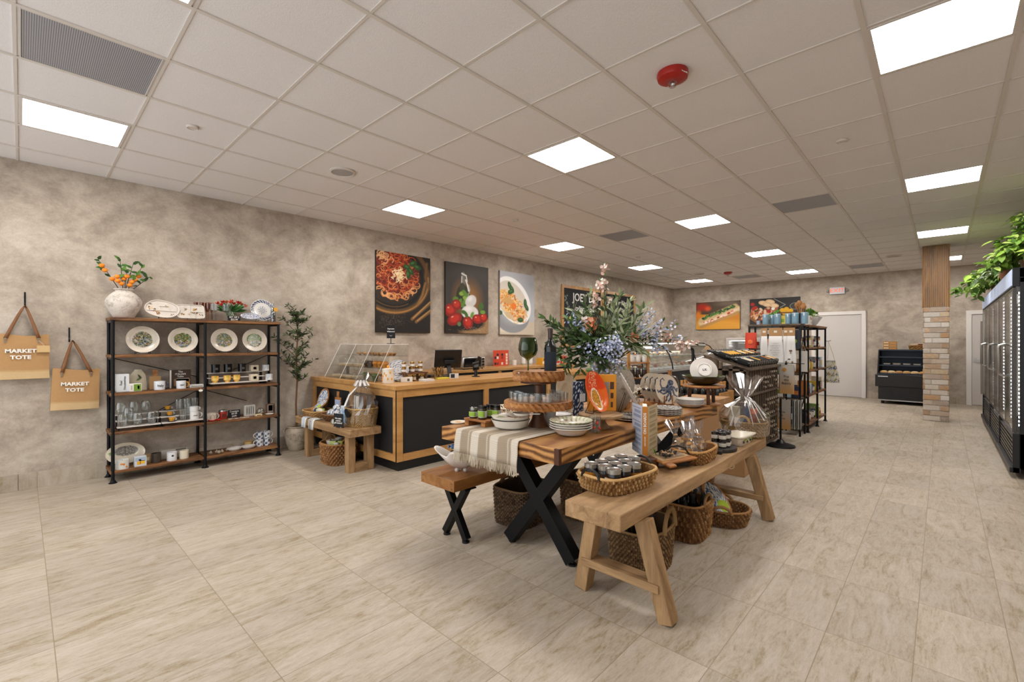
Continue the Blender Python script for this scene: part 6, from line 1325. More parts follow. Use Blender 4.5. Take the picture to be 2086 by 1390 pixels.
# beige oval platter on wire easel
p = OT(1146, 850); t = thing('oval_platter', 'glossy beige oval platter leaning upright behind the tumblers', 'platter', (p.x-.06, p.y+.16, tz), -.35)
m = M(); m.lathe(ringed(PLATE(.165, .03), 2), 48, sy=.68, col='#cbb79c'); o = m.build('dish', 'ceramic', t); o.rotation_euler = (0, math.radians(72), 0); o.location = (-.03, 0, .165)
m = M(); m.lathe([(.08, .0125), (.085, .013), (.06, .0122)], 40, sy=.6, col='#b8a284'); e_ = m.build('inner_ring', 'ceramic', o); easel(t, .10, 72)
# round wooden riser with orange platter, cookbook, blue roll
p = OT(1224, 874); wb = Vector((p.x-.02, p.y+.03, tz)); BH = .098
t = thing('round_wood_riser', 'round pale wooden pedestal board carrying the orange platter', 'cake stand', wb); b = M(); b.lathe([(0, BH-.022), (.145, BH-.022), (.15, BH-.016), (.15, BH-.004), (.146, BH), (0, BH)], 48); b.build('board', 'oak_pale', t); b = M(); b.lathe([(0, 0), (.06, 0), (.055, .01), (.03, .05), (.04, BH-.023), (0, BH-.023)], 24); b.build('pedestal', 'oak_pale_z', t)
wt = wb+Vector((0, 0, BH+.001))
def cf_or(q, a):
    x, y = q*math.cos(a), q*math.sin(a)
    e = ((x-.35)/.55)**2+((y+.05)/.42)**2
    if q > 1.05: return '#d8641a'
    if e < .75: return '#e09a2c' if nz(x*5, y*5, 1) > .45 else '#8a6a2c'
    if e < 1.05: return '#f0e4c8'
    if x < -.25 and abs(y) < .35 and nz(x*9, y*9, 1.6) > .72: return '#f0d8a0'
    return '#d8400e' if x < -.1 else '#e0641a'
t = thing('orange_platter', 'orange red oval pumpkin style platter upright on a black wire easel', 'platter', wt+Vector((-.02, -.03, 0)), -.12)
m = M(); m.lathe(ringed(PLATE(.142, .028), 5), 72, sy=.72, cf=lambda r, a, z, j: cf_or(r/.142 if j < 34 else 1.2, a)); o = m.build('dish', 'ceramic', t); o.rotation_euler = (0, math.radians(70), 0); o.location = (-.015, 0, .142)
easel(t, .10, 70); b = M(); b.ball((0, 0, 0), .022, 10, '#5f7a4c', (1, 1, .8)); b.leaf((0, .01, .01), (.1, .6, .8), .05, .02, col='#46603a'); o2 = b.build('green_finial', 'leafy', t); o2.location = (-.06, 0, .292)
boxy('orange covered cookbook with spoons pictured, behind the orange platter', wt+Vector((-.055, .10, 0)), (.03, .20, .255), '#d98f24', 'book', 'book', 'print', rz=-.75, stripe=[(.55, .2, .75, .8, '#8d8a84'), (.78, .6, .92, .8, '#4a3020'), (.8, .35, .9, .5, '#4a3020'), (.8, .1, .88, .25, '#5a3a24'), (.3, .7, .45, .95, '#b8bcc0')])
m = M(); m.lathe(ringed([(0, 0), (.042, 0), (.043, .27), (0, .272)], 24), 40, cf=lambda r, a, z, j: '#cfd6e0' if nz(a*4+z*31, z*95+a*7, 2.1) > .80 else '#1b2842'); o = solo(m, 'textile_roll', 'cloth', 'navy blue speckled rolled tablecloth with white paper band', 'textile roll', OT(1173, 851)+Vector((-.02, .06, .001)))
m = M(); m.box((.035, -.03, .12), (.046, .03, .18), '#b9bcc0'); m.build('paper_band', 'paper', o)
m = M(); m.lathe([(0, 0), (.028, 0), (.028, .12), (.012, .15), (.012, .2), (0, .2)], 18); t = solo(m, 'swing_bottle', 'smoke_glass', 'clear swing top bottle behind the orange cookbook', 'bottle', OT(1220, 850)+Vector((-.03, .13, .0)), group=None); t.location.z = tz
b = M(); b.tube([(0, -.014, .17), (.0, -.02, .205), (0, .0, .225), (0, .02, .205), (0, .014, .17)], .002, 5); b.build('wire_clip', 'brass', t)
for q, (u, v) in enumerate(((1207, 884), (1196, 872))):
    p = OT(u, v); t = glass_cup('clear tumbler with red cherry print, '+('front', 'back')+' one under the round riser' if False else 'clear tumbler with red cherry print, '+('nearer', 'farther')[q]+' of the pair by the round riser', (p.x, p.y+.03, tz), [(0, 0), (.033, 0), (.036, .115), (.0345, .115), (.032, .012), (0, .012)], 'cherry_tumbler')
    b = M(); [b.ball((.0345*math.cos(a), .0345*math.sin(a), z), .010, 8, '#d8402a', (.8, .8, 1)) for a, z in ((-1.2, .04), (-.6, .07), (-1.7, .08), (-.1, .035))]; b.build('cherry_print', 'print', t)
# large stone urn and bouquet
p = OT(1243, 832); ur = Vector((p.x, p.y+.1, tz)); ur = Vector((-2.10, 3.42, tz)); k = mpp(ur); ur = at_depth(ur, 1243, 800); ur.z = tz; k = mpp(ur)
H_ = .42; Rm = 49*k
t = thing('stone_urn', 'large grey stone textured urn in the middle of the display table', 'vase', ur); m = M(); m.lathe([(0, 0), (Rm*.5, 0), (Rm*.56, .01), (Rm*.8, H_*.2), (Rm*.97, H_*.42), (Rm, H_*.58), (Rm*.9, H_*.75), (Rm*.68, H_*.88), (Rm*.6, H_*.93), (Rm*.66, H_*.98), (Rm*.64, H_), (Rm*.52, H_*.98), (Rm*.5, H_*.9), (0, H_*.7)], 48); m.build('urn_body', 'stone_grey', t)
top = ur+Vector((0, 0, H_*.92))
t = thing('flower_arrangement', 'tall bouquet of sage leaves with pale blue and pink blossoms in the stone urn', 'flowers', top)
rb = random.Random(31)
def brn(u, v, dep, curve=.12):
    e = at_depth(top, u, v)+FWD*dep-top; n_ = 7; pts = []
    for i in range(n_+1):
        s = i/n_; q = e*s; q.z = e.z*(s**(1-curve*1.5) if e.z > 0 else s)+(0.10*math.sin(PI*s) if e.z < .25 else 0); q += Vector((rb.uniform(-.008, .008), rb.uniform(-.008, .008), 0))*(i > 0); pts.append(q)
    return pts
stems, dark, sage, grass_, blue, pink, peach = M(), M(), M(), M(), M(), M(), M()
def leafy(pts, m, n_, L, W, cols, s0=.25, spread=1.0):
    for q in range(n_):
        s = s0+(1-s0)*q/max(1, n_-1); i = min(len(pts)-2, int(s*(len(pts)-1))); f = s*(len(pts)-1)-i; c_ = pts[i].lerp(pts[i+1], f); d = (pts[i+1]-pts[i]).normalized()
        o_ = Vector((rb.uniform(-1, 1), rb.uniform(-1, 1), rb.uniform(-.6, .9)))*spread; m.leaf(tuple(c_), tuple(d*.7+o_), L*rb.uniform(.75, 1.25), W*rb.uniform(.8, 1.2), (rb.uniform(-1, 1), -.8, rb.uniform(0, 1)), rb.choice(cols))
def blossom(m, c, r, cols):
    a0 = rb.uniform(0, 6); nn = Vector((rb.uniform(-1, 1), rb.uniform(-1.4, .2), rb.uniform(-.4, 1))).normalized(); x = nn.orthogonal().normalized(); y = nn.cross(x); k_ = rb.choice(cols)
    for i in range(5): a = a0+2*PI*i/5; d = x*math.cos(a)+y*math.sin(a)+nn*.3; m.leaf(tuple(c), tuple(d), r, r*.95, tuple(nn), k_, curl=-.1)
def bloomy(pts, m, n_, r, cols, sp, s0=.55):
    for q in range(n_):
        s = rb.uniform(s0, 1.0); i = min(len(pts)-2, int(s*(len(pts)-1))); c_ = pts[i].lerp(pts[i+1], s*(len(pts)-1)-i)+Vector((rb.gauss(0, sp), rb.gauss(0, sp), rb.gauss(0, sp))); blossom(m, c_, r, cols)
DG = ['#364a26', '#40592e', '#4c6636', '#2a3b1e', '#587240', '#304020']; SG = ['#929b7a', '#a3ab8a', '#7f8a66', '#adb498', '#6f7c55']; BL = ['#b4bdd8', '#c6cde2', '#9fabd0', '#d6dbea']; PK = ['#dcb9a8', '#e8d2c6', '#caa396', '#efe2d8']
for u, v, d in ((1118, 660, 0), (1106, 648, -.05), (1128, 690, -.12), (1135, 715, -.1), (1150, 735, -.16), (1140, 672, .12), (1160, 650, 0), (1175, 700, -.2), (1165, 668, -.1), (1190, 735, -.24), (1205, 700, -.22), (1150, 700, .1), (1180, 640, .1), (1130, 730, .05), (1290, 700, -.1), (1215, 745, -.22), (1122, 700, -.02), (1145, 750, -.12), (1170, 752, -.2), (1185, 715, -.12), (1200, 670, -.15)):
    p_ = brn(u, v, d); stems.tube([tuple(q) for q in p_], .0028, 4, '#3d3a22', cap=False); leafy(p_, dark, 30, .082, .028, DG)
for u, v, d in ((1205, 600, 0), (1232, 590, .05), (1190, 620, -.05), (1245, 620, -.1), (1262, 600, 0), (1282, 625, 0), (1290, 610, .1), (1225, 650, -.15), (1250, 660, -.18), (1270, 650, -.12), (1300, 640, .05), (1180, 640, -.1), (1210, 640, .15), (1238, 630, .15), (1260, 680, -.2), (1310, 625, -.05), (1168, 630, .0), (1285, 680, -.1), (1240, 690, -.22)):
    p_ = brn(u, v, d); stems.tube([tuple(q) for q in p_], .0026, 4, '#5a6340', cap=False); leafy(p_, sage, 28, .085, .024, SG+DG[1:3], .25, .7)
for q in range(26): u = rb.uniform(1255, 1330); v = 660+(u-1255)*.4+rb.uniform(-30, 50); p_ = brn(u, v, rb.uniform(-.2, -.05)); grass_.tube([tuple(q_) for q_ in p_], [.0035]*7+[.0015], 4, rb.choice(SG), cap=False); leafy(p_, sage, 6, .06, .012, SG, .5, .5)
for u, v, d, n_, kind in ((1232, 540, 0, 8, 'p'), (1222, 570, .03, 12, 'p'), (1212, 600, .03, 18, 'p'), (1208, 615, -.04, 14, 'p'), (1228, 575, -.02, 8, 'p'), (1198, 660, -.12, 14, 'c'), (1245, 605, .05, 8, 'p'), (1290, 690, -.1, 8, 'c'), (1185, 650, -.1, 8, 'p'), (1400, 705, 0, 14, 'p'), (1370, 690, .05, 10, 'p'), (1425, 700, .1, 5, 'p'), (1350, 670, .05, 8, 'p')):
    p_ = brn(u, v, d, .05); stems.tube([tuple(q) for q in p_], .0022, 4, '#5d4a34', cap=False); bloomy(p_, peach if kind == 'c' else pink, n_*2, .017 if kind == 'p' else .026, PK if kind == 'p' else ['#d8946c', '#e0a484', '#c98058'], .016 if kind == 'p' else .02, .88); leafy(p_, dark, 5, .035, .018, DG, .5)
for u, v, d, n_ in ((1235, 700, -.28, 30), (1222, 715, -.28, 26), (1245, 712, -.28, 26), (1205, 708, -.26, 16), (1180, 712, -.2, 10), (1232, 735, -.27, 16), (1172, 655, -.05, 10), (1160, 640, 0, 8), (1182, 662, -.1, 10), (1315, 665, 0, 18), (1322, 672, .05, 14), (1338, 635, .05, 6), (1352, 655, 0, 7), (1318, 632, 0, 6), (1375, 662, 0, 6), (1345, 675, .0, 10), (1335, 710, -.05, 8), (1300, 660, 0, 8), (1190, 735, -.22, 8), (1205, 745, -.25, 6), (1238, 760, -.27, 5), (1253, 745, -.27, 5), (1395, 690, .05, 5), (1360, 715, 0, 5)):
    p_ = brn(u, v, d, .05); stems.tube([tuple(q) for q in p_], .0018, 4, '#4f5a38', cap=False); bloomy(p_, blue, int(n_*2.4), .0125, BL, .026, .84); leafy(p_, dark, 5, .035, .02, DG, .6)
for b_, nm in ((stems, 'stems'), (dark, 'dark_olive_leaves'), (sage, 'sage_leaves'), (grass_, 'grass_blades'), (blue, 'blue_blossoms'), (pink, 'pink_blossoms'), (peach, 'peach_blossoms')): b_.build(nm, 'leafy', t)
# patterned platter upright, its stack
def cf_bw(q, a):
    if q > 1.05: return '#d9d6d0'
    if q > .88: return '#22242a' if math.sin(a*34) > 0 else '#dedbd4'
    return '#2c2e34' if nz(q*8*math.cos(a), q*8*math.sin(a), 1.3) > .57 else '#ddd9d0'
p = OT(1291, 857)
for k in range(2): m = plate_mesh(.135, cf_bw, .016, 64, 4); solo(m, 'patterned_plate', 'ceramic', 'black and white patterned platter lying flat, '+('lower', 'upper')[k]+' one behind the standing cookbook', 'plate', (p.x-.03, p.y+.02, tz+k*.016), group='flat black and white platters')
t = standing_plate('black and white patterned platter leaning on a tall black easel', (p.x-.05, p.y+.05, tz+.036), .165, cf_bw, rz=.62, tilt=62, sx=1.0, sy=.75)
m = M(); m.box((-.03, -.09, 0), (.03, .09, .05)); solo(m, 'wood_block', 'mango_wood', 'chunky wooden block behind the leaning patterned platter', 'wood block', OT(1285, 838)+Vector((-.12, .12, .001)), rz=.3)
# octopus plates in a rack
p = OT(1345, 826); k = mpp(p); t = thing('plate_rack', 'small wooden peg rack holding four octopus plates', 'plate rack', (p.x, p.y, tz), -.40); b = M(); b.box((-.17, -.055, 0), (.12, -.035, .02)); b.box((-.17, .035, 0), (.12, .055, .02)); b.parts('rail', 'mango_wood', t); b = M(); [b.cyl((x, y, .018), (x, y, .10), .006, n=8) for x in (-.16, -.095, -.027, .04, .108) for y in (-.045, .045)]; b.parts('peg', 'mango_wood', t)
def octo(x, y):  # x up, y across, -1..1
    def seg(px, py, qx, qy, w_):
        vx, vy = qx-px, qy-py; t_ = max(0, min(1, ((x-px)*vx+(y-py)*vy)/(vx*vx+vy*vy+1e-9))); return math.hypot(x-px-t_*vx, y-py-t_*vy) < w_
    if ((x-.42)/.20)**2+((y-.42)/.26)**2 < 1: return True
    if ((x-.22)/.16)**2+((y-.22)/.14)**2 < 1: return True
    arms = [[(.2, .15), (.05, -.1), (.1, -.4), (.35, -.5), (.62, -.45), (.72, -.25), (.6, -.12)], [(.15, .15), (-.1, -.1), (-.05, -.45), (-.15, -.75), (-.05, -.8)], [(.1, .2), (-.2, .05), (-.3, -.3), (-.2, -.55)], [(.1, .25), (-.3, .2), (-.5, -.05), (-.75, -.15), (-.85, -.4)], [(.1, .3), (-.3, .35), (-.6, .25), (-.8, .05)], [(.15, .3), (-.1, .55), (-.4, .6), (-.5, .8)], [(.2, .35), (.05, .7), (-.15, .85), (.0, .92)]]
    for A_ in arms:
        for i, (a_, b_) in enumerate(zip(A_[:-1], A_[1:])):
            if seg(*a_, *b_, .085-.011*i): return True
    return False
def cf_oct(q, a):
    if q > 1.02: return '#cfc6b6'
    x, y = -q*math.cos(a), q*math.sin(a)
    if octo(x, y): return '#8a93a4' if nz(x*9, y*9, 1.5) > .66 else '#27324a'
    return '#d4c8b6'
om = plate_mesh(.135, cf_oct, .012, 110, 6, sy=.97).build('dish', 'ceramic'); me_ = om.data; bpy.data.objects.remove(om)
for q in range(4):
    tt = thing('octopus_plate', 'cream plate with dark blue octopus, '+('backmost', 'second from back', 'third from back', 'front, fully visible one')[q]+' in the peg rack', 'plate', Vector((p.x, p.y, tz))+Vector((math.cos(-.40), math.sin(-.40), 0))*(-.13+.068*q), -.40, group='octopus plates in the peg rack')
    o = bpy.data.objects.new('dish', me_); COL.objects.link(o); o.parent = tt; o.rotation_euler = (0, math.radians(80), 0); o.location = (0, 0, .155)
p = OT(1353, 843)
for k in range(4): m = plate_mesh(.125, cf_bw, .012, 56, 3); solo(m, 'patterned_plate', 'ceramic', 'black checked rim salad plate, '+('bottom', 'second', 'third', 'top')[k]+' of the stack before the octopus plates', 'plate', (p.x+.02, p.y-.01, tz+k*.0135), group='black checked rim plates stacked before the octopus plates')
t = thing('glass_canister', 'clear glass canister with wooden knob lid behind the octopus plates', 'canister', (-1.93, 4.30, tz)); b = M(); b.lathe([(0, 0), (.07, 0), (.085, .05), (.085, .2), (.06, .25), (0, .265)], 28); b.build('glass_body', 'clear_glass', t); b = M(); b.cyl((0, 0, .263), (0, 0, .31), .02, .017); b.build('wooden_knob', 'mango_wood', t)
p = OT(1408, 829)
for k in range(4):
    m = M(); r_ = .12; m.lathe(ringed([(0, .006), (r_*.5, .007), (r_*.75, .02), (r_, .038), (r_*1.01, .036), (r_*.995, .033), (r_*.7, .008), (r_*.5, 0), (0, 0)], 4), 48, cf=lambda r, a, z, j: '#3f4c66' if r > .1206 else '#e0ddd6'); solo(m, 'blue_rim_plate', 'ceramic', 'white bowl plate with thin blue rim, '+('bottom', 'second', 'third', 'top')[k]+' of the stack by the green bowl stand', 'plate', (p.x, p.y-.02, tz+k*.0125), group='blue rimmed white bowls by the green bowl stand')
# bark edge stand with green bowl and white plate
p = OT(1440, 825); k = mpp(p); sp_ = Vector((p.x-.03, p.y, tz)); SH = .185
t = thing('bark_edge_stand', 'three legged wooden stand with bark edged round top carrying a green bowl', 'stand', sp_); b = M(); b.lathe([(0, SH-.02), (.185, SH-.02), (.19, SH-.012), (.185, SH), (0, SH)], 40); b.build('round_top', 'mango_wood', t)
for a in (-.9, 1.2, 3.3): b = M(); b.cyl((.13*math.cos(a), .13*math.sin(a), .01), (.12*math.cos(a), .12*math.sin(a), SH-.02), .016, n=10); b.build('leg', 'mango_dark', t)
b = M(); b.lathe([(0, 0), (.15, 0), (.15, .012), (0, .012)], 36); b.build('base_disc', 'mango_wood', t)
gb = sp_+Vector((0, 0, SH+.001)); m = M(); m.lathe([(0, .006), (.07, .006), (.13, .03), (.175, .07), (.19, .085), (.193, .082), (.178, .06), (.13, .02), (.07, 0), (0, 0)], 48, cf=lambda r, a, z, j: '#4a5a26' if (j < 5 and nz(a*3, r*50) > .4) else '#3a2f1a'); solo(m, 'green_bowl', 'ceramic', 'wide olive green glazed bowl on the bark edged stand', 'bowl', gb)
t = thing('ribbed_plate', 'white ribbed plate standing on edge inside the green bowl, underside facing out', 'plate', gb+Vector((.02, -.03, .025)), -.95); m = M(); r_ = .125
m.lathe([(0, .0), (r_*.42, .0), (r_*.45, -.008), (r_*.5, -.008), (r_*.52, .0)]+[(r_*(.52+.48*i/12), .028*(i/12)+(.0015 if i % 2 else 0)) for i in range(1, 13)]+[(r_*.99, .032), (r_*.5, .006), (0, .006)], 56, col='#d6d0ca'); o = m.build('dish', 'ceramic', t); o.rotation_euler = (0, math.radians(-112), 0); o.location = (0, 0, r_*.93)
text('LX', 'backstamp', .03, 'board_black', o, (0, 0, -.0015), (PI, 0, PI/2), .0005)
b = M(); b.tube([(.05, -.04, .0), (.02, -.03, .045), (.05, .02, .0)], .0025, 5); b.tube([(.05, .05, .0), (.02, .04, .045), (-.03, .02, .0)], .0025, 5); b.build('easel', 'iron_wire', t)
# spice ladder behind the urn
sl = Vector((-2.25, 4.15, tz)); k = mpp(sl); sl = at_depth(sl, 1300, 800); sl.z = tz
t = thing('spice_ladder', 'small wooden ladder shelf holding spice jars beside the urn', 'spice rack', sl, YAW+.1); b = M()
for s0 in (-1, 1): b.beam((s0*.105, .0, 0), (s0*.095, .0, .50), .026, .02, (0, 1, 0))
b.parts('side_rail', 'counter_wood_z', t); b = M(); [b.box((-.10, -.05, z), (.10, .05, z+.012)) for z in (.05, .22, .37)]; b.parts('shelf_board', 'mango_wood', t)
for z in (.062, .232, .382):
    for i in range(3):
        q = Vector((-.062+.062*i, 0, 0)); q.rotate(Matrix.Rotation(YAW+.1, 3, 'Z')); jar('small spice jar on the wooden ladder shelf, '+{.062: 'lowest', .232: 'middle', .382: 'top'}[z]+' tier', sl+q+Vector((0, 0, z+.001)), .024, .095, '#3a2a20' if z < .3 else '#d8d4cc', '#8a8a86', None if z < .3 else '#e4e2de', group='spice jars on the ladder shelf, '+{.062: 'lowest', .232: 'middle', .382: 'top'}[z]+' tier')
t = thing('flower_jar', 'little glass jar of white blossoms behind the leaning platter', 'flowers', OT(1300, 832)+Vector((-.08, .1, .001))); b = M(); b.lathe([(0, 0), (.035, 0), (.04, .1), (.038, .1), (0, .01)], 18); b.build('glass_jar', 'clear_glass', t); b = M(); [blossom(b, Vector((R.gauss(0, .035), R.gauss(0, .035), .15+R.gauss(0, .03))), .022, ['#e0d8cc', '#cfc6b4', '#ece6da']) for _ in range(34)]; b.build('blossoms', 'leafy', t); b = M(); [b.tube([(0, 0, .01), (R.gauss(0, .02), R.gauss(0, .02), .14)], .002, 4, '#5a6a3a') for _ in range(6)]; b.build('stems', 'leafy', t)

# ---------- on the amber bench ----------
t = thing('shell_bowl', 'white ruffled giant clam shell bowl on the amber bench', 'shell bowl', (-2.475, 2.115, .453), .35); m = M(); P = []
for i in range(13):
    s = i/12; row = []
    for j in range(73):
        a = 2*PI*j/72; ruf = .22*math.sin(a*4+.6)*s**1.5; r_ = (.02+.125*s**.8)*(1+ruf); row.append((r_*1.15*math.cos(a), r_*.85*math.sin(a), .02+.115*s**1.35*(1+.22*math.sin(a*4+.6+.4))))
    P.append(row)
m.grid(P, [mixc('#9a8068', '#d6cfc8', i/12*1.5) for i in range(13) for j in range(73)]); m.build('shell', 'ceramic', t, thick=.006)
m = M(); [m.ball((.035*math.cos(a), .03*math.sin(a), .012), .016, 8, '#cfc6bd') for a in (0, 2.1, 4.2)]; m.parts('foot', 'ceramic', t)
for q in range(10):
    m = M(); k_ = R.choice(['#5a7aa8', '#d8d2a8', '#8fb03c', '#e4e0d4', '#c9b890']); m.tube([(-.045, 0, 0), (-.028, 0, 0), (-.022, 0, 0), (.022, 0, 0), (.028, 0, 0), (.045, 0, 0)], [.014, .004, .018, .018, .004, .014], 9, k_); a = q*2.4; solo(m, 'wrapped_soap', 'satin', 'twist wrapped patterned soap heaped in the clam shell bowl', 'soap', (-2.475+.06*math.cos(a)*(.4+q/14), 2.115+.045*math.sin(a)*(.4+q/14), .572+.008*q), rz=a, rx=.3, group='wrapped soaps in the clam shell bowl')
# ---------- on the oak bench ----------
oz = OZ+.001
def OO(u, v): return PZ(u, v, OZ)
jb = Vector((-1.335, 2.30, oz)); jr = .085
t = basket('long woven seagrass basket with black handles full of black jars on the oak bench', jb, .20, .13, .088, rz=PI/2-.14, handles=('x', .12, .05, 'leather_black' if 'leather_black' in MATS else plain('leather_black', '#141312', .45)), flare=1.16, cols=46, rows=4, amp=.009, c1='#c9a26a', c2='#8f683c', c3='#dcb982', e=3.6)
cj, sj = math.cos(PI/2-.14), math.sin(PI/2-.14)
jj = 0
for i in range(4):
    for j in range(3):
        if i == 3 and j == 0: continue
        x, y = -.135+.087*i+(.02 if j == 1 else 0), -.078+.078*j; wx_, wy_ = jb.x+x*cj-y*sj, jb.y+x*sj+y*cj; jj += 1
        tt = jar('squat black relish jar with grey metal lid in the seagrass basket', (wx_, wy_, oz+.016), .0405, .115, '#15100c', '#a9a7a2', '#c9862c' if jj % 2 else '#3a2416', group='black relish jars in the seagrass basket', rz=-.3)
        if jj in (1, 8, 11): o = text('MARION\nBLACK', 'lettering', .012, 'chalk', tt, (0, -.0425, .06), FACE_Y, .0003)
# cookbook on a wood slab
t = thing('wood_slab', 'small round dark wooden slab under the standing cookbook', 'wood slab', (-1.395, 2.775, oz)); m = M(); m.lathe([(0, 0), (.065, 0), (.068, .006), (.067, .06), (.064, .064), (0, .064)], 28); m.build('slab', 'mango_dark', t)
p = Vector((-1.405, 2.76, oz+.066))
t = thing('standing_cookbook', 'slightly opened cookbook on boards standing upright with its orange spine out', 'book', p, -1.08)
HB = .322; m = M(); m.box((0, -.018, 0), (.002, .018, HB), '#c07a2c'); m.build('spine', 'print', t)
for s0, c_ in ((1, '#b8a888'), (-1, '#c2cad8')):
    m = M(); m.box((-.20, 0, 0), (0, .003, HB), c_)
    for q in range(10): z = .03+.03*q; m.box((-.19+.02*(q % 3), (.003 if s0 > 0 else -.0006), z), (-.03, (.0036 if s0 > 0 else 0), z+(.02 if q % 3 else .008)), '#9a8a6a' if s0 > 0 else '#8f9db8')
    o = m.build('cover', 'print', t); o.location = (0, s0*.017, 0); o.rotation_euler = (0, 0, -s0*.33)
m = M(); m.box((-.18, -.014, .004), (-.002, .014, HB-.004), '#e6e0d4'); m.build('pages', 'paper', t)
text('ON BOARDS', 'lettering', .024, 'chalk', t, (.0025, 0, HB*.66), (PI/2, -PI/2, PI/2), .0008)
text('SIMPLE RECIPES', 'lettering', .009, 'chalk', t, (.0025, 0, HB*.3), (PI/2, -PI/2, PI/2), .0003)
# board with cheese gift set and grapes, resting on basket edge
p = Vector((-1.28, 2.83, oz)); t = thing('cheese_board', 'wooden handled board with wrapped cheese gift set propped on the oak bench', 'serving board', (p.x+.0, p.y+.07, oz+.052), .45, rx=.10); t.rotation_euler = (.10, -.06, 1.15); t.scale = (.9, .9, .9)
m = M(); m.box((-.16, -.10, 0), (.13, .10, .018)); m.box((-.16, -.15, 0), (-.10, -.10, .018)); m.build('board', 'mango_wood', t, bevel=.006); m = M(); m.box((-.15, .0-.06, .0185), (.10, .08, .022), '#b89a72'); m.build('kraft_card', 'paper', t); m = M(); m.box((-.12, -.05, .022), (.06, .05, .034)); m.build('clear_tray', 'film', t)
m = M(); [m.ball((R.uniform(-.09, .03), R.uniform(-.03, .05), .034+R.uniform(0, .012)), .011, 7, R.choice(['#1b1716', '#2a2226', '#b08a5c', '#3a2a22'])) for _ in range(34)]; m.build('olives', 'ceramic', t)
m = M(); m.tube([(-.02, .06, .03), (.0, .03, .075), (.04, 0, .085), (.08, -.03, .07), (.10, -.05, .03)], .007, 6); m.build('black_strap', 'leather_black', t); m = M(); m.leaf((-.13, .03, .03), (-.3, .2, 1), .06, .05, (1, -1, .2), '#6a8f3a'); m.leaf((-.13, .03, .03), (.3, .5, .8), .05, .04, (1, -1, .2), '#587a30'); m.build('green_leaf', 'leafy', t)
m = M(); m.box((-.05, -.022, 0), (.06, .022, .040)); solo(m, 'board_prop', 'charcoal_wood', 'dark wooden block propping the cheese board from below', 'wood block', (p.x+.02, p.y+.1, oz), .75)
m = M(); [m.ball((R.gauss(0, .022), R.gauss(0, .03), .012+abs(R.gauss(0, .008))), .009, 7, R.choice(['#a3c25a', '#8fb048', '#b8d070'])) for _ in range(38)]; solo(m, 'green_grapes', 'satin', 'cluster of artificial green grapes between the cookbook and the jar basket', 'grapes', (-1.375, 2.66, oz))
# basket of wrapped treats
gb2 = Vector((-1.245, 3.17, oz)); basket('rectangular woven basket filled with film wrapped treats on the oak bench', gb2, .17, .105, .085, rz=PI/2+.05, flare=1.14, cols=34, rows=7, amp=.008, c1='#b98a50', c2='#8a6034', c3='#cfa468')
for q, (x, y, a) in enumerate([(-.12, -.04, .2), (-.05, .04, -.3), (.02, -.04, .1), (.10, .03, .3), (-.13, .05, .5), (.05, .05, -.2)]):
    wp = (gb2.x-y, gb2.y+x, oz+.05+.005*q); t = thing('wrapped_treat', 'film wrapped bag of biscuits with tied tuft in the rectangular basket', 'treat bag', wp, a, group='film wrapped treat bags', rx=-.35+.1*(q % 3), ry=-.25)
    m = M(); [m.cbox((R.uniform(-.022, .022), R.uniform(-.02, .02), .02+.02*i), (.03, .03, .018), R.choice(['#c08a4a', '#d9b27c', '#8a5a30', '#e0cda8', '#d99a3a']), TR(rz=R.uniform(0, 3))) for i in range(4)]; m.build('biscuits', 'satin', t)
    cellophane(t, .036, .11, .012, .085, 40+q, n=18, fan=.052, z0=-.01, name='film_bag'); m = M(); m.lathe([(.013, .105), (.015, .11), (.013, .115)], 10, col='#d9a45a'); m.build('tie', 'satin', t)
# small jars on a dark paddle board
p = OO(1470, 918); t = thing('paddle_board', 'dark wooden paddle board with handle under the small preserve jars', 'serving board', (p.x+.0, p.y+.04, oz), .15); m = M(); m.lathe([(0, 0), (.09, 0), (.092, .004), (.09, .022), (0, .022)], 32, sy=1.45); m.box((-.02, -.19, 0), (.02, -.115, .022)); m.build('board', 'charcoal_wood', t)
for k_ in range(2):
    for i in range(3):
        for j in range(2): jar('preserve jar with dotted lid, '+('lower', 'upper')[k_]+' layer on the paddle board', (p.x-.045+.055*j+.012*(i % 2), p.y-.01+.055*i, oz+.0235+.0565*k_), .0255, .055, '#2c2320', '#1e1a1a', '#c9c4b8', lidmat='ceramic', group='small preserve jars, '+('lower', 'upper')[k_]+' layer on the paddle board')
# olive painted loaf dish
p = OO(1515, 900); t = thing('loaf_dish', 'cream rectangular baking dish with painted olives on the oak bench', 'baking dish', (-1.185, 3.91, oz), PI/2-.05); m = M()
def rr_(a, b, z, e=6): return [(a*math.copysign(abs(math.cos(t_))**(2/e), math.cos(t_)), b*math.copysign(abs(math.sin(t_))**(2/e), math.sin(t_)), z) for t_ in [2*PI*i/48 for i in range(48)]]
m.grid([rr_(.12, .06, 0), rr_(.14, .075, .055), rr_(.165, .09, .07), rr_(.165, .09, .075), rr_(.135, .07, .073), rr_(.11, .05, .01)], '#ddd6c8', wrap=True); m.add(rr_(.11, .05, .01), [tuple(range(48))], '#ddd6c8'); m.build('dish_body', 'ceramic', t)
m = M()
for q, (x, z, c_) in enumerate(((-.09, .03, '#23202a'), (-.07, .045, '#7f9a3a'), (-.04, .04, '#8aa844'), (-.01, .025, '#23202a'), (.02, .045, '#6f9234'), (.05, .03, '#23202a'), (.075, .045, '#86a040'), (.095, .03, '#2c3a20'))): m.ball((x, -.064-.21*z, z), .0125, 8, c_, (1.2, .3, .8))
m.build('painted_olives', 'ceramic', t)
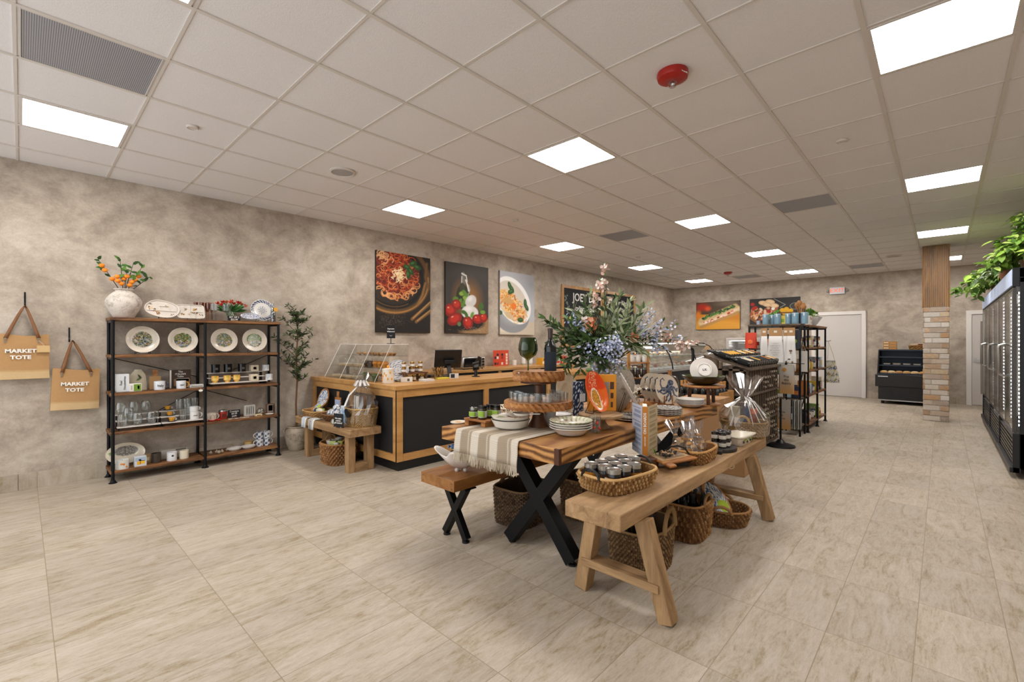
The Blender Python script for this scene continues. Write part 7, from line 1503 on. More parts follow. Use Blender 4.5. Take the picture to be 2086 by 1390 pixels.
# gift basket with film
t = basket('handled straw gift basket wrapped in clear film at the far end of the oak bench', (-1.245, 4.26, oz), .155, .12, .13, rz=.2, flare=1.15, e=2.6, cols=34, rows=10, c1='#b5905a', c2='#8a6a3c', c3='#cda970', name='gift_basket', cat='gift basket')
m = M(); m.tube([(.05*math.cos(a), -.14, .125+.06*math.sin(a)) for a in [PI*i/10 for i in range(11)]], .011, 7, '#b5905a'); m.build('handle', 'weave', t)
m = M(); m.box((-.12, -.05, .05), (-.03, .0, .25), '#b8ab8c'); m.box((.0, -.03, .05), (.04, .01, .26), '#2c3f66'); m.cyl((.075, -.03, .04), (.075, -.03, .20), .024, n=12, col='#8a3a1c'); m.cyl((.075, -.03, .2), (.075, -.03, .24), .026, n=12, col='#d8643a'); m.box((-.05, .02, .05), (.03, .06, .28), '#5a4630'); m.build('packed_goods', 'satin', t)
cellophane(t, .185, .33, .03, .17, 8, n=30, fan=.15); m = M()
for q in range(5): a = -.3+q*.35; m.tube([(0, 0, .335), (.08*math.cos(a), -.1*math.sin(a)-.05, .30), (.17*math.cos(a), -.1-.05*math.sin(a), .20-.02*q)], .004, 4)
m.tube([(-.03, -.05, .32), (-.09, -.13, .26), (-.07, -.15, .18), (-.09, -.155, .10)], [.006, .009, .006, .012], 5); m.build('curled_ribbon', 'ribbon', t)

# ---------- baskets and boxes on the floor ----------
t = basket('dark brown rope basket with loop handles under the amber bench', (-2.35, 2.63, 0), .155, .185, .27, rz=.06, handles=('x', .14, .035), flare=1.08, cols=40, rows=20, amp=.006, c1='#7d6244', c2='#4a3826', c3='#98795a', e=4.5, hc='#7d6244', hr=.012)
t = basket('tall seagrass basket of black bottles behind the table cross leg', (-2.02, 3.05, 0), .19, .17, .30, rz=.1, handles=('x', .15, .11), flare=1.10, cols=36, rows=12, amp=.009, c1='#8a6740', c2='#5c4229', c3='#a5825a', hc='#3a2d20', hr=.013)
def bunch(bx, by, z, n_, sp, lab, grp, h=.29, seed=1, wid=1):
    r_ = random.Random(seed); b0 = None
    for q in range(n_):
        a = q*2.4; rad = sp*math.sqrt((q+.3)/n_); x, y = bx+rad*math.cos(a)*wid, by+rad*math.sin(a)
        if b0 is None:
            b0 = wine_bottle(lab, (x, y, z), .03, h, glass='#0b0d0c', lab='#2a2a2c', cap='#151515', group=grp, name='dark_bottle', rx=r_.uniform(-.12, .12), ry=r_.uniform(-.12, .12))
        else: c_ = dup(b0, (x, y, z)); c_.rotation_euler = (r_.uniform(-.1, .1), r_.uniform(-.1, .1), r_.uniform(0, 6))
bunch(-2.02, 3.05, .012, 9, .12, 'black glass bottle standing in the tall seagrass basket', 'black bottles in the tall seagrass basket', .34, 2)
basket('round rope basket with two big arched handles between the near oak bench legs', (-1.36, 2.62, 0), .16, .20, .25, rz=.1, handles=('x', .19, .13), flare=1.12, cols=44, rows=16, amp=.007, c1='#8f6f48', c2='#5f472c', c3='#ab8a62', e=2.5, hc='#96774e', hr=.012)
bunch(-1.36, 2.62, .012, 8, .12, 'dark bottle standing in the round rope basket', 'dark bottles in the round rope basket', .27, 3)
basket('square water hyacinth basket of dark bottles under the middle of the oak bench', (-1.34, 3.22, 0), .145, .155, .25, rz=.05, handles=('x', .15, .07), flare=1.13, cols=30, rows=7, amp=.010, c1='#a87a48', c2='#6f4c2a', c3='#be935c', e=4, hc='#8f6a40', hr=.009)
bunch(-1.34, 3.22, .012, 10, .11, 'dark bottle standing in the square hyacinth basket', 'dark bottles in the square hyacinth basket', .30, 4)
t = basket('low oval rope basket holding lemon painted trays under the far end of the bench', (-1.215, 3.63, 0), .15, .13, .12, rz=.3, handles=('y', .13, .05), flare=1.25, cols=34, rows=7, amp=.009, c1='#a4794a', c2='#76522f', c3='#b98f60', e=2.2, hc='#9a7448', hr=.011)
deco_board('oval tray with lemon and blue leaf print leaning in the low rope basket', (-1.25, 3.60, .03), .19, .34, -.5, 46, wd='mango_wood'); deco_board('second blue lemon tray behind the first in the low rope basket', (-1.36, 3.56, .05), .17, .28, -.3, 60, wd='mango_dark')
# cartons beyond the table
plain('cardboard', '#a8815a', .85, var=.05, vs=12)
def carton(label, loc, d, rz=0, logo=None):
    t = thing('cardboard_box', label, 'cardboard box', loc, rz); m = M(); m.box((-d[0]/2, -d[1]/2, 0), (d[0]/2, d[1]/2, d[2])); m.build('box_body', 'cardboard', t, bevel=.003)
    m = M(); m.box((-d[0]/2-.001, -.025, d[2]-.04), (d[0]/2+.001, .025, d[2]+.001), '#b89468'); m.build('packing_tape', 'satin', t)
    if logo:
        m = M(); y = -d[1]/2-.001
        if logo == 1: m.tube([(.035*math.cos(a)+.02, y, .10+.035*math.sin(a)) for a in [2*PI*i/20 for i in range(21)]], .0022, 4, '#e0d6c6'); m.tube([(-.005, y, .10), (.05, y, .10)], .0022, 4, '#e0d6c6'); m.tube([(.04, y, .115), (.05, y, .10), (.04, y, .085)], .0022, 4, '#e0d6c6'); pass
        else: m.beam((-.13, y, .42), (.13, y, .41), .001, .012, col='#e8e0d2'); pass
        m.build('printed_mark', 'print', t)
carton('brown cardboard carton with round arrow print under the bench end', (-1.60, 5.16, 0), (.30, .42, .22), .02, 1); carton('tall cardboard carton behind the far end of the display table', (-1.86, 5.02, .222), (.40, .36, .55), .0, 2)
t = thing('wine_crate', 'wooden crate of foil capped wine bottles behind the green bowl', 'crate', (-1.98, 5.35, 0)); m = M(); m.box((-.3, -.16, 0), (.22, .30, .62)); m.build('crate_base', 'counter_wood_x', t); m = M(); m.box((-.3, -.16, .62), (-.285, .30, .80)); m.box((.205, -.16, .62), (.22, .30, .80)); m.box((-.3, -.16, .62), (.22, -.145, .72)); m.box((-.3, .285, .62), (.22, .30, .80)); m.parts('crate_side', 'counter_wood_x', t)
b0 = None
for i in range(6):
    for j in range(3):
        x, y = -2.22+.082*i, 5.27+.10*j
        lb_ = 'dark wine bottle with gold capsule in the wooden crate, '+('front', 'middle', 'back')[j]+' row'
        if b0 is None: b0 = wine_bottle(lb_, (x, y, .622), .035, .29, glass='#10140f', lab='#3a3630', cap='#c08a4a', group='gold capped bottles in the wooden crate', name='wine_bottle')
        else: dup(b0, (x, y, .622), label=lb_)
# ---------- bottles on the sloping wine rack ----------
sl_a = math.atan2(ztb-ztf, wx1-wx0); rw = random.Random(8)
protos = {}
def lying(lab, glass, labc, cap, x, y, z, rot, grp):
    key = (glass, labc, cap)
    if key not in protos:
        protos[key] = t = wine_bottle(lab, (x, y, z), .036, .29, glass=glass, lab=labc, cap=cap, group=grp)
    else: t = dup(protos[key], (x, y, z), label=lab, group=grp)
    t.rotation_euler = rot; return t
KW = [('dark wine bottle with black label', '#0e100f', '#1a1a1c', '#111'+'111'), ('dark wine bottle with cream label', '#0e100f', '#cfc4b0', '#171717'), ('dark wine bottle with orange label', '#14110d', '#b8702a', '#2a1c14'), ('brown wine bottle with yellow label', '#2a1c10', '#c99a3e', '#3a2a1a')]
for r in range(2):
    for i in range(14):
        k = KW[rw.choice([0, 0, 1, 1, 2, 3]) if r == 0 else rw.choice([0, 1, 2, 3, 0])]; xb = wx1+.02-.235*r; zb = ztf+.052+(.235*r)*math.tan(sl_a); y = wy0+.035+i*.093+.0465*r
        lying(k[0]+(', lower row of the sloping rack top' if r == 0 else ', upper row of the sloping rack top'), k[1], k[2], k[3], xb, y, zb, (0, -PI/2+sl_a, 0), 'wine bottles lying on the sloping rack top, '+('lower', 'upper')[r]+' row')
tn = None
for z in (.44, .50, .56, .62, .79, .85, .91, .97, .12, .18, .25, .31):
    for i in (6, 7, 8, 9, 10, 11, 12) if z > .4 else (9, 10, 11, 12):
        if rw.random() < .38: continue
        y = wy0+(i+.62)*(W_r := (wy1-wy0-.02)/13)
        lb = 'wine bottle neck in a '+('top', 'middle', 'bottom')[0 if z > .75 else 1 if z > .4 else 2]+' section cell of the wine rack'
        if tn is None:
            tn = thing('racked_bottle', lb, 'bottle', (wx1+.02, y, z), group='bottles stored in the wine rack cells'); tn.rotation_euler = (0, -PI/2, 0)
            m = M(); m.cyl((0, 0, 0), (0, 0, .05), .0145, n=10, col='#8a7a68'); m.cyl((0, 0, -.002), (0, 0, .0), .012, n=10, col='#cfc6b8'); m.build('capsule', 'satin', tn); m = M(); m.cyl((0, 0, .05), (0, 0, .20), .014, .033, n=10, col='#12120f'); m.build('bottle_body', 'ceramic', tn)
        else: dup(tn, (wx1+.02, y, z), label=lb)
t = thing('scale_display', 'tilted silver and black scale display on a tall pole behind the green bowl', 'display', (-2.36, 5.95, 0), -.7); m = M(); m.cbox((0, 0, 0), (.20, .26, .03)); o = m.build('screen_housing', 'steel', t, bevel=.006); o.rotation_euler = (0, -.55, 0); o.location = (0, 0, 1.27); m = M(); m.cbox((0, 0, .016), (.16, .22, .003)); m.build('screen', 'black_satin', o); m = M(); m.box((-.10, -.10, 0), (.10, .10, .02)); m.cyl((0, 0, 0), (0, 0, 1.26), .018); m.build('stand', 'black_satin', t)
# ---------- spinner stand with gift bags, towels ----------
t = thing('spinner_stand', 'black floor stand with weighted base hung with gift bags', 'display stand', (-1.50, 6.72+.45, 0)); m = M(); m.lathe([(0, 0), (.17, 0), (.165, .02), (.06, .05), (.03, .09), (0, .09)], 28, sx=1.0); o = m.build('base', 'black_satin', t); o.location = (-.04, -.40, 0); m = M(); m.cyl((-.04, -.40, .05), (-.04, -.40, .62), .012, n=10); m.cyl((-.04, -.40, .62), (-.06, -.02, .62), .009, n=8); m.cyl((-.06, -.02, .15), (-.06, -.02, 1.10), .012, n=10); m.build('pole', 'black_metal', t)
m = M()
for z in (1.07, .60): m.tube([(-.16, -.04, z), (.16, -.04, z)], .005, 6)
m.parts('hook_bar', 'black_metal', t)
def gift_bag(label, x, y, z0, w_, h_, d, txt, rz=0, size=.03):
    t = thing('gift_bag', label, 'gift bag', (x, y, z0), rz); m = M()
    rows_ = 10; P = [[(-w_/2, 0, h_*i/rows_), (w_/2, 0, h_*i/rows_)] for i in range(rows_+1)]; K = [mixc('#b88a4e', '#aaa59c', (i/rows_)*1.6-.1) for i in range(rows_+1) for _ in range(2)]
    m.grid(P, K); Q = [[(w_/2, 0, h_*i/rows_), (w_/2, d, h_*i/rows_)] for i in range(rows_+1)]; m.grid(Q, K); Q = [[(-w_/2, d, h_*i/rows_), (-w_/2, 0, h_*i/rows_)] for i in range(rows_+1)]; m.grid(Q, K); m.grid([[(w_/2, d, h_*i/rows_), (-w_/2, d, h_*i/rows_)] for i in range(rows_+1)], K)
    m.build('bag_body', 'satin', t); m = M(); m.lathe([(0, 0), (.026, 0), (.026, .001), (0, .001)], 20, col='#b07a34'); o = m.build('round_sticker', 'print', t); o.rotation_euler = (PI/2, 0, 0); o.location = (-w_*.15, -.001, h_*.83)
    text(txt, 'lettering', size, 'board_black', t, (0, -.002, h_*.48), FACE_Y, .0002, depth=.0003, lead=1.1)
    m = M(); m.tube([(-w_*.25, .0, h_), (-w_*.1, .0, h_+.04), (w_*.1, 0, h_+.04), (w_*.25, 0, h_)], .003, 5, '#c9c2b4'); m.build('bag_handle', 'paper', t); return t
gift_bag('kraft and silver bottle gift bag reading pop the bubbly on the spinner stand', -1.545, 7.10, .655, .165, .395, .05, 'Pop\nthe\nBubbly', 0, .042)
for i in range(3): gift_bag('edge-on bottle gift bag behind the bubbly one, '+('first', 'second', 'third')[i]+' from the front', -1.575-.012*i, 7.17+.055*i, .66, .155, .39, .045, '', 0)
gift_bag('large kraft and silver gift bag with faint script on the lower hooks', -1.60, 7.10, .17, .20, .40, .05, 'Time\nto\nDine', 0, .04)
for i in range(5): 
    m = M(); m.box((-.005, 0, 0), (.005, .14, .39), '#b9b6ae' if i % 2 else '#6d6a66'); solo(m, 'folded_gift_bag', 'satin', 'narrow striped gift bag seen edge-on beside the large kraft one', 'gift bag', (-1.475+.022*i, 7.12, .18), rz=.1, group='edge-on gift bags on the spinner stand')
t = thing('towel_rail', 'black rail in front of the display rack carrying the kraft topped towels', 'rail', (-1.64, 7.50, 1.545)); m = M(); m.cyl((-.27, 0, 0), (.32, 0, 0), .008, n=8); m.build('rail', 'black_metal', t); m = M(); m.cyl((-.2, 0, 0), (-.2, .12, .06), .006, n=8); m.cyl((.2, 0, 0), (.2, .12, .06), .006, n=8); m.parts('bracket', 'black_metal', t)
for q, (u0, u1, w2, lb, tx) in enumerate(((1551, 1563, 1.5, 'leftmost white kitchen towel with grater print on a kraft card', ''), (1567, 1594, 1.25, 'wide white kitchen towel with lines of grey lettering on a kraft card', 'I WANT\nSOMEONE TO\nLOOK AT\nME THE WAY\nI LOOK AT\nPASTA'), (1596, 1606, 1.4, 'narrow white kitchen towel between the two printed ones', ''), (1604, 1620, 1.3, 'white kitchen towel with brown mushroom print on a kraft card', ''))):
    x0, x1 = PY(u0, 670, 7.48).x, PY(u1, 670, 7.48).x; xm, w_ = (x0+x1)/2, x1-x0; t = thing('kitchen_towel', lb, 'kitchen towel', (xm, 7.485-.012*(q % 2), 1.535)); m = M(); m.box((-w_/2, -.012, -.10), (w_/2, .004, .03), '#a8825a'); m.build('kraft_card', 'paper', t, bevel=.002)
    m = M(); P = [[(a*w_*(.5+(w2-1)*.5*min(1, s*1.6)), -.010-.006*math.sin(a*9+q)*s-.012*s, -.09-.50*s) for a in np.linspace(-1, 1, 15)] for s in np.linspace(0, 1, 6)]; m.grid(P, '#d3d2d0'); m.build('towel_cloth', 'cloth', t, thick=.004)
    m = M(); m.box((-.02, -.0135, -.04), (.02, -.012, -.01), '#d8d0c2'); m.build('card_label', 'paper', t)
    if tx: text(tx, 'lettering', .022, 'speaker_grey', t, (0, -.030, -.28), FACE_Y, .0004, lead=1.5)
    elif q == 3: m = M(); [m.ball((dx, -.032, -dz), r_, 8, c_, (1, .15, sz_)) for dx, dz, r_, c_, sz_ in ((0, .30, .022, '#5a4030', .6), (.0, .33, .008, '#8a7a68', 2), (-.02, .42, .018, '#2e2620', .5), (.02, .46, .014, '#8a6a48', 1), (-.03, .47, .010, '#5a4634', 1.2))]; m.parts('mushroom_print', 'print', t)
    elif q == 0: m = M(); m.box((-.01, -.031, -.50), (.02, -.030, -.42), '#55524e'); m.build('grater_print', 'print', t)
# ---------- goods on and in the racks ----------
def rk(u, y=7.75): return PY(u, 650, y).x
zt = 1.626
for q, (u, y, r, h) in enumerate(((1559.5, 7.74, .042, .155), (1573, 7.84, .036, .145), (1584, 7.72, .044, .155), (1606, 7.76, .042, .155), (1620, 7.72, .046, .16), (1639, 7.74, .044, .165))):
    t = thing('blue_canister', 'pale blue pasta canister with clasp lid, '+('leftmost', 'second from left', 'third from left', 'fourth from left', 'fifth from left', 'rightmost')[q]+' on the display rack top', 'canister', (rk(u, y), y, zt)); m = M(); m.lathe([(0, 0), (r*.97, 0), (r, .004), (r, h*.88), (0, h*.885)], 24, col='#7fa2b6'); m.build('canister_body', 'ceramic', t); m = M(); m.lathe([(r*1.04, h*.885), (r*1.05, h*.95), (r*.96, h), (0, h)], 24, col='#8fb0c2'); m.build('lid', 'ceramic', t); m = M(); m.box((-.008, -r-.004, h*.7), (.008, -r+.002, h*.95)); m.build('clasp', 'steel', t)
t = thing('utensil_crock', 'black crock full of wooden spoons and spatulas on the rack top', 'utensil crock', (rk(1630, 7.82), 7.84, zt)); m = M(); m.lathe([(0, 0), (.05, 0), (.055, .16), (.05, .16), (0, .02)], 22, col='#1b1a1a'); m.build('crock', 'ceramic', t)
for i in range(7): m = M(); a = i*.9; e_ = (.05*math.cos(a), .05*math.sin(a), .25+.03*(i % 3)); m.tube([(0, 0, .03), e_], .006, 6, '#a87440'); m.ball(e_, .028, 8, '#a87440', (1, .35, 1.3)); m.build('wooden_spoon', 'satin', t)
boxy('yellow and green pasta packet between the blue canisters', (rk(1595), 7.76, zt), (.05, .07, .13), '#c9b44a', 'pasta_packet', 'packet', 'satin', rz=-PI/2, stripe=[(.2, .2, .8, .6, '#7a9a3c')])
m = M(); m.lathe([(0, 0), (.024, 0), (.026, .06), (.023, .06), (0, .005)], 18, col='#9aa6c0'); solo(m, 'small_cup', 'ceramic', 'little blue grey cup at the left end of the rack top', 'cup', (rk(1546), 7.72, zt))
m = M(); m.box((-.012, -.05, 0), (.012, .05, .24)); solo(m, 'leaning_board', 'mango_dark', 'dark wooden board leaning at the right of the blue canisters', 'board', (-1.50, 7.90, zt), ry=.05)
t = boxy('white and brown patterned cow print box on the tall shelving unit top', (-1.53, 8.22, 1.622), (.14, .17, .14), '#d9d5cf', 'cow_print_box', 'box', 'satin', stripe=[(.1, .55, .45, .9, '#b07a44'), (.6, .6, .7, .75, '#2a2622'), (.75, .55, .85, .7, '#2a2622'), (.6, .15, .72, .3, '#2a2622'), (.8, .2, .88, .32, '#2a2622')])
t = thing('white_planter', 'white angular planter with bright green moss balls on the tall unit', 'planter', (-1.50, 8.50, 1.622)); m = M(); m.add([(-.05, -.07, 0), (.05, -.07, 0), (.05, .07, 0), (-.05, .07, 0), (-.10, -.15, .13), (.12, -.15, .13), (.12, .15, .13), (-.10, .15, .13)], [(3, 2, 1, 0), (0, 1, 5, 4), (1, 2, 6, 5), (2, 3, 7, 6), (3, 0, 4, 7), (4, 5, 6, 7)], '#d2cfcc'); m.build('planter_body', 'satin', t)
for c_, r in (((0, -.07, .18), .07), ((0.02, .06, .16), .065), ((-.04, 0, .2), .06)): m = M(); [m.leaf((c_[0]+r*.6*x, c_[1]+r*.6*y, c_[2]+r*.6*z), (x, y, z), .035, .03, (y, z, x), R.choice(['#6f9a34', '#88b040', '#557f28'])) for x, y, z in [Vector((R.gauss(0, 1), R.gauss(0, 1), R.gauss(0, 1))).normalized() for _ in range(70)]]; m.build('moss_ball', 'leafy', t)
m = M(); m.tube([(0, -.12, .12), (0, -.13, .2), (.01, -.12, .27)], [.012, .014, .004], 7, '#2f5a2a'); m.build('cactus', 'leafy', t)
rk_ = random.Random(17); NMC = {'yellow': '#c9a83a', 'white': '#cfccc6', 'kraft brown': '#a07c50', 'pale blue': '#a8bccb', 'dark blue': '#2c3850', 'orange': '#c8752e', 'green': '#6c8c40', 'black': '#222224', 'cream': '#d6cab0', 'pink': '#c88a8a', 'red': '#9a2f24'}
LV = {1.28: 'second', .93: 'third', .56: 'fourth', .13: 'lowest'}
OD = ['first', 'second', 'third', 'fourth', 'fifth', 'sixth', 'seventh', 'eighth', 'ninth', 'tenth']
for z in LV:
    for bay, (a, b) in enumerate(((8.10, 8.72), (8.80, 9.41))):
        y = a; n_ = 0
        while y < b-.07:
            w_ = rk_.uniform(.07, .15); h = rk_.uniform(.08, .22) if z > .2 else rk_.uniform(.1, .2)
            if y+w_ > b: break
            nm = rk_.choice(list(NMC)); c2 = rk_.choice(list(NMC.values())); d_ = rk_.uniform(.1, .2)
            if rk_.random() < .65: boxy('%s packet, %s from camera on %s shelf, %s bay of tall unit' % (nm, OD[n_], LV[z], ('near', 'far')[bay]), (-1.50-d_/2, y+w_/2, z+.001), (d_, w_-.01, h), NMC[nm], 'goods_packet', 'packet', 'satin', stripe=[(.12, .25, .88, .7, c2), (.3, .75, .7, .9, '#e0dcd4')])
            else: jar('%s jar, %s from camera on %s shelf, %s bay of tall unit' % (nm, OD[n_], LV[z], ('near', 'far')[bay]), (-1.56, y+w_/2, z+.001), min(.05, w_/2-.005), h*.8, NMC[nm], '#8a8a88', '#dcd8ce')
            y += w_+.012; n_ += 1
for z, lv in ((1.263, 'upper'), (.903, 'middle'), (.543, 'lower'), (.153, 'bottom')):
    x = -2.14; n_ = 0
    while x < -1.55:
        w_ = rk_.uniform(.09, .16); h = rk_.uniform(.12, .26); nm = rk_.choice(list(NMC))
        if x+w_ > -1.50: break
        boxy('%s packet, %s from wine rack side on %s shelf of display rack' % (nm, OD[n_], lv), (x+w_/2, 7.78, z), (.14, w_-.012, h), NMC[nm], 'goods_packet', 'packet', 'satin', rz=-PI/2, stripe=[(.15, .3, .85, .65, rk_.choice(list(NMC.values())))]); x += w_+.01; n_ += 1
def standup(label, x, y, z, w_, h, c1, c2, rz):
    t = thing('standup_bag', label, 'bag', (x, y, z), rz); m = M(); P = [[((.035*(1-s*.85))*math.sin(a)+.0, w_/2*math.cos(a)*(1-.12*s*s), h*s) for a in [2*PI*j/20 for j in range(20)]] for s in np.linspace(0, 1, 7)]; m.grid(P, c1, wrap=True); m.build('bag_body', 'satin', t); m = M(); m.ball((.034, 0, h*.4), w_*.22, 8, c2, (.15, 1, 1)); m.build('printed_badge', 'print', t)
standup('bright red orange stand-up bag at the left end of the display rack', -2.13, 7.60, 1.263+.0, .17, .24, '#c63a1a', '#e06a3a', -PI/2); standup('navy blue stand-up bag with green badge beside the towels', -1.545, 7.60, 1.264, .15, .27, '#232a36', '#7fa03a', -PI/2)
m = M(); m.box((-.09, -.09, 0), (.09, .09, .13)); o = solo(m, 'slatted_crate', 'mango_wood', 'small brown slatted crate on the tall unit upper shelf end', 'crate', (-1.66, 8.62, 1.282)); o.location = (-1.42, 7.80, .903); o['label'] = 'small brown wooden crate poking out of the middle shelf of the display rack'; o.location = (-1.62, 7.98-.02, 1.645-.74); 
t = thing('lemon_tote', 'white drawstring tote with lemon and blue print hanging at the aisle end of the rack', 'tote bag', (-1.40, 9.55, .66)); m = M(); P = [[(.12*(1-.45*s)*math.cos(a)*(1+.08*math.sin(3*a+s*5)), .05*(1-.5*s)*math.sin(a), .38*s) for a in [2*PI*j/40 for j in range(40)]] for s in np.linspace(0, 1, 20)]
K = [C('#c9b43a') if nz(j*.24, i*.32, 1.6) > .68 else C('#3d4f8a') if nz(j*.5+3, i*.6, 1.7) > .62 else C('#d8d6d0') for i in range(20) for j in range(40)]; m.grid(P, K, wrap=True); m.add([P[0][j] for j in range(40)], [tuple(range(40))], '#d8d6d0'); m.build('bag_body', 'cloth', t); m = M(); [m.tube([(s0*.055, 0, .37), (s0*.02-.02, .0, .58), (-.045, 0, .72)], .004, 5, '#cfc6b4') for s0 in (-1, 1)]; m.parts('drawstring', 'cloth', t)
m = M(); m.box((-.012, -.005, 0), (.012, .005, .012)); m.tube([(0, 0, .006), (.04, .06, .006), (.06, .075, .02)], .004, 5); solo(m, 'rack_hook', 'black_metal', 'black hook on the end post holding the lemon print tote', 'hook', (-1.465, 9.47, 1.37))
t = thing('small_market_bag', 'small white cloth bag hanging from the display rack corner post', 'tote bag', (-1.455, 7.66, .93)); m = M(); m.box((-.03, 0, 0), (.05, .02, .30), '#cfcbc4'); m.build('bag_body', 'cloth', t, bevel=.006); m = M(); m.tube([(-.02, .01, .30), (-.02, .01, .45), (.03, .01, .30)], .003, 5, '#c9b99a'); m.build('bag_strap', 'cloth', t)
# ---------- open fridge stock ----------
fx, fy = -1.09, 12.98
for q in range(7): 
    m = M(); m.lathe([(.05, 0), (.062, .02), (.058, .05), (.03, .065), (0, .068)], 12, sx=1.15, sy=.8, col=('#c9a06a', '#d8b98c', '#b98c58')[q % 3]); solo(m, 'wrapped_sandwich', 'paper', 'kraft wrapped sandwich on the lowest deck of the open fridge', 'sandwich', (fx+.14+.13*q, fy+.14, .661), group='kraft wrapped sandwiches in the open fridge')
for q in range(5): boxy('clear lidded black food tray on the middle deck of the open fridge', (fx+.18+.17*q, fy+.36, .841), (.12, .14, .05), ('#2a2c30', '#6a5a44', '#3a3c40')[q % 3], 'food_tray', 'food tray', 'satin', rz=-PI/2, group='food trays in the open fridge', stripe=[(.1, .4, .9, .8, '#a8a49a')])
for q in range(3): boxy('stacked wooden fruit crate on the open fridge, '+('bottom', 'middle', 'top')[q]+' one', (fx+.22, fy+.6, 1.191+.062*q), (.2, .24, .058), '#a87a44', 'fruit_crate', 'crate', 'satin', rz=-PI/2, stripe=[(.05, .35, .4, .75, '#e0cba0'), (.5, .2, .95, .5, '#c9924e')])
t = basket('long basket of red wrapped snacks on top of the open fridge', (fx+.76, fy+.55, 1.191), .20, .12, .09, flare=1.1, cols=26, rows=4, c1='#a87c3c', c2='#7a5626')
m = M(); [m.cbox((R.uniform(-.14, .14), R.uniform(-.08, .08), .09+R.uniform(0, .03)), (.10, .05, .03), R.choice(['#8a2a1c', '#b0392a', '#c9b49a', '#6a2018']), TR(rz=0)) for _ in range(14)]; m.build('snack_packets', 'satin', t)
# ---------- on the deli case ----------
dz = 1.361
t = basket('small handled wicker basket on top of the deli case', (-4.86, 10.75, dz), .17, .10, .08, rz=PI/2, flare=1.1, cols=22, rows=4); m = M(); m.tube([(0, .11*math.cos(a), .07+.09*math.sin(a)) for a in [PI*i/10 for i in range(11)]], .008, 6, '#8a6236'); m.build('handle', 'weave', t)
chalk_sign('small black price sign standing on the deli case', (-4.86, 9.9, dz), .16, .12, 'DELI', rz=-.6, size=.05, foot=False)
for q, (u, y) in enumerate(((1350, 9.25), (1410, 10.45))):
    t = thing('cotton_sprig', 'small vase of dried cotton blossoms on the deli case, '+('nearer', 'farther')[q]+' one', 'flowers', (-4.90, y, dz)); m = M(); m.lathe([(0, 0), (.035, 0), (.05, .05), (.025, .09), (.022, .09), (0, .01)], 16, col='#c9beac'); m.build('vase_body', 'ceramic', t); m = M(); [blossom(m, Vector((R.gauss(0, .05), R.gauss(0, .07), .15+R.gauss(0, .03))), .03, ['#e0d8ce', '#cbb8a6', '#8a6a58']) for _ in range(26)]; m.build('blossoms', 'leafy', t); m = M(); [m.tube([(0, 0, .04), (R.gauss(0, .03), R.gauss(0, .04), .14)], .003, 4, '#6a5540') for _ in range(5)]; m.build('stems', 'leafy', t)
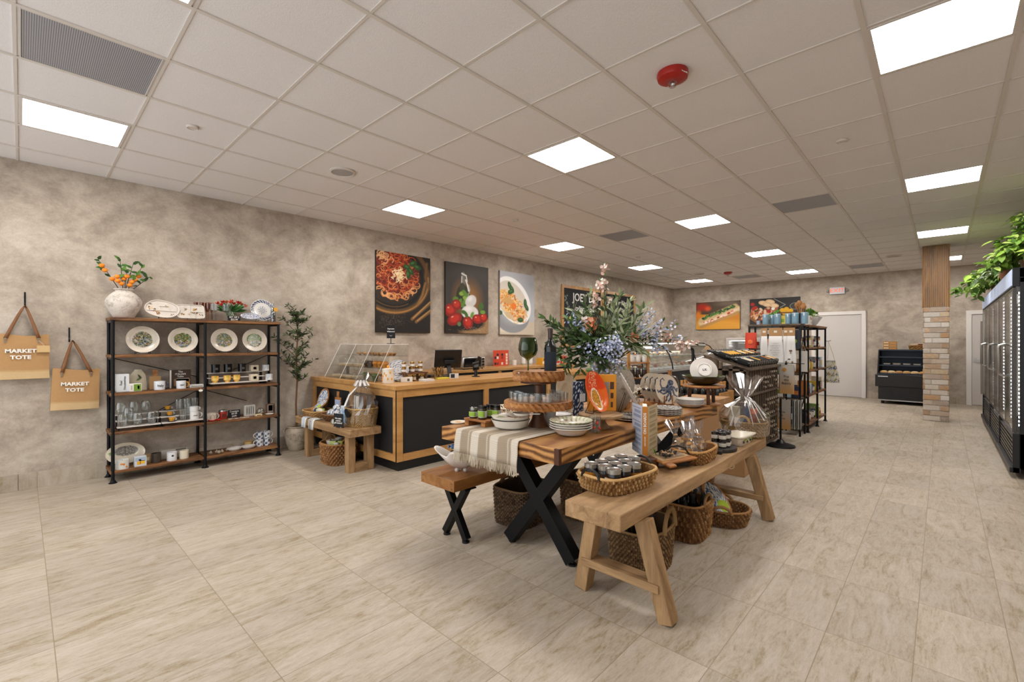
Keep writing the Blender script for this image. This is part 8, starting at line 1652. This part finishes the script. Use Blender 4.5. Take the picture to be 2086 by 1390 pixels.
# ---------- trailing plants above the coolers ----------
rp2 = random.Random(77); PG = ['#7a9e3a', '#8fb048', '#678a30', '#a0bd58', '#4a6e26', '#5a7e2c', '#b0c86a', '#3f6022']
def pothos(label, x, y, n_, sx, sy, up, spill, seed):
    t = thing('trailing_plant', label, 'plant', (x, y, 2.102)); m = M(); m.lathe([(0, 0), (.10, 0), (.13, .15), (.125, .15), (.1, .02), (0, .02)], 20, col='#7a5a40'); m.lathe([(.12, .13), (0, .135)], 16, col='#3a3324'); m.build('pot', 'matte_paint', t)
    v, l = M(), M(); r_ = random.Random(seed)
    for q in range(n_):
        a = r_.uniform(0, 2*PI); out = r_.random()**.6; ex, ey = math.cos(a)*sx*out, math.sin(a)*sy*out; 
        if r_.random() < .42: ex = -abs(ex)-spill*r_.random()
        ez = .15+up*(1-out)*r_.uniform(.6, 1.1)+r_.uniform(0, .08)
        dr = x+ex < .42
        pts = [(0, 0, .13), (ex*.4, ey*.4, .15+ez*.7), (ex*.8, ey*.8, ez*.9), (ex, ey, ez-(r_.uniform(.05, .28) if dr else .05))]; v.tube(pts, .003, 4, '#6f8a3a', cap=False)
        for k in range(9):
            s = r_.uniform(.3, 1)*3; i = min(2, int(s)); p_ = Vector(pts[i]).lerp(Vector(pts[i+1]), s-i); p_.z = max(p_.z, .03) if x+p_.x > .47 else p_.z
            l.leaf(tuple(p_), (r_.uniform(-1.2, .5), r_.uniform(-1, 1), r_.uniform(-.8, .5)), r_.uniform(.08, .13), r_.uniform(.05, .075), (r_.uniform(-.6, .2), -.5, 1), r_.choice(PG), curl=.25)
    v.build('vines', 'leafy', t); l.build('leaves', 'leafy', t)
pothos('bright lime green trailing plant on the nearest cooler, rising to the frame edge', .74, 7.45, 105, .32, .70, .62, .14, 1)
pothos('trailing green plant on the middle cooler behind the terracotta bottle vase', .72, 9.0, 95, .32, .75, .42, .20, 2)
pothos('farthest trailing green plant spilling over the aisle side of the coolers', .68, 10.45, 95, .30, .70, .30, .34, 3)
t = thing('terracotta_vase', 'small terracotta bottle vase with white rim on the cooler edge', 'vase', (.56, 8.02, 2.102)); m = M(); m.lathe([(0, 0), (.05, 0), (.065, .05), (.055, .11), (.028, .15), (.026, .2), (.032, .205), (0, .2)], 24, col='#a8745a'); m.build('vase_body', 'matte_paint', t); m = M(); m.lathe([(.034, .203), (.034, .215), (.028, .216)], 20, col='#d8d0c4'); m.build('rim', 'ceramic', t)
# ---------- tell look-alikes apart by their order across the room ----------
bpy.context.view_layer.update()
def sx_(o):
    p = o.matrix_world.translation; d = -p.x*_s+p.y*_c; return (p.x*_c+p.y*_s)/max(d, .1)
WD = ['leftmost', 'second from left', 'third from left', 'fourth from left', 'fifth from left', 'sixth from left', 'seventh from left', 'eighth from left', 'ninth from left', 'tenth from left', 'eleventh from left', 'twelfth from left', 'thirteenth from left', 'fourteenth from left']
by = {}
for o in list(COL.objects):
    if o.parent is None and 'label' in o: by.setdefault(o['label'], []).append(o)
for lb, L in by.items():
    if 1 < len(L) <= 14:
        L.sort(key=sx_)
        for i, o in enumerate(L):
            q = lb+', '+(WD[i] if i < len(L)-1 else 'rightmost')
            while len(q.split()) > 16 and ' the ' in q: q = q.replace(' the ', ' ', 1)
            if len(q.split()) > 16: print('LONG', q)
            o['label'] = q

for o in COL.objects:
    if o.parent is None and 'label' in o and len(o['label'].split()) > 16: print('LONG', o.name, o['label'])
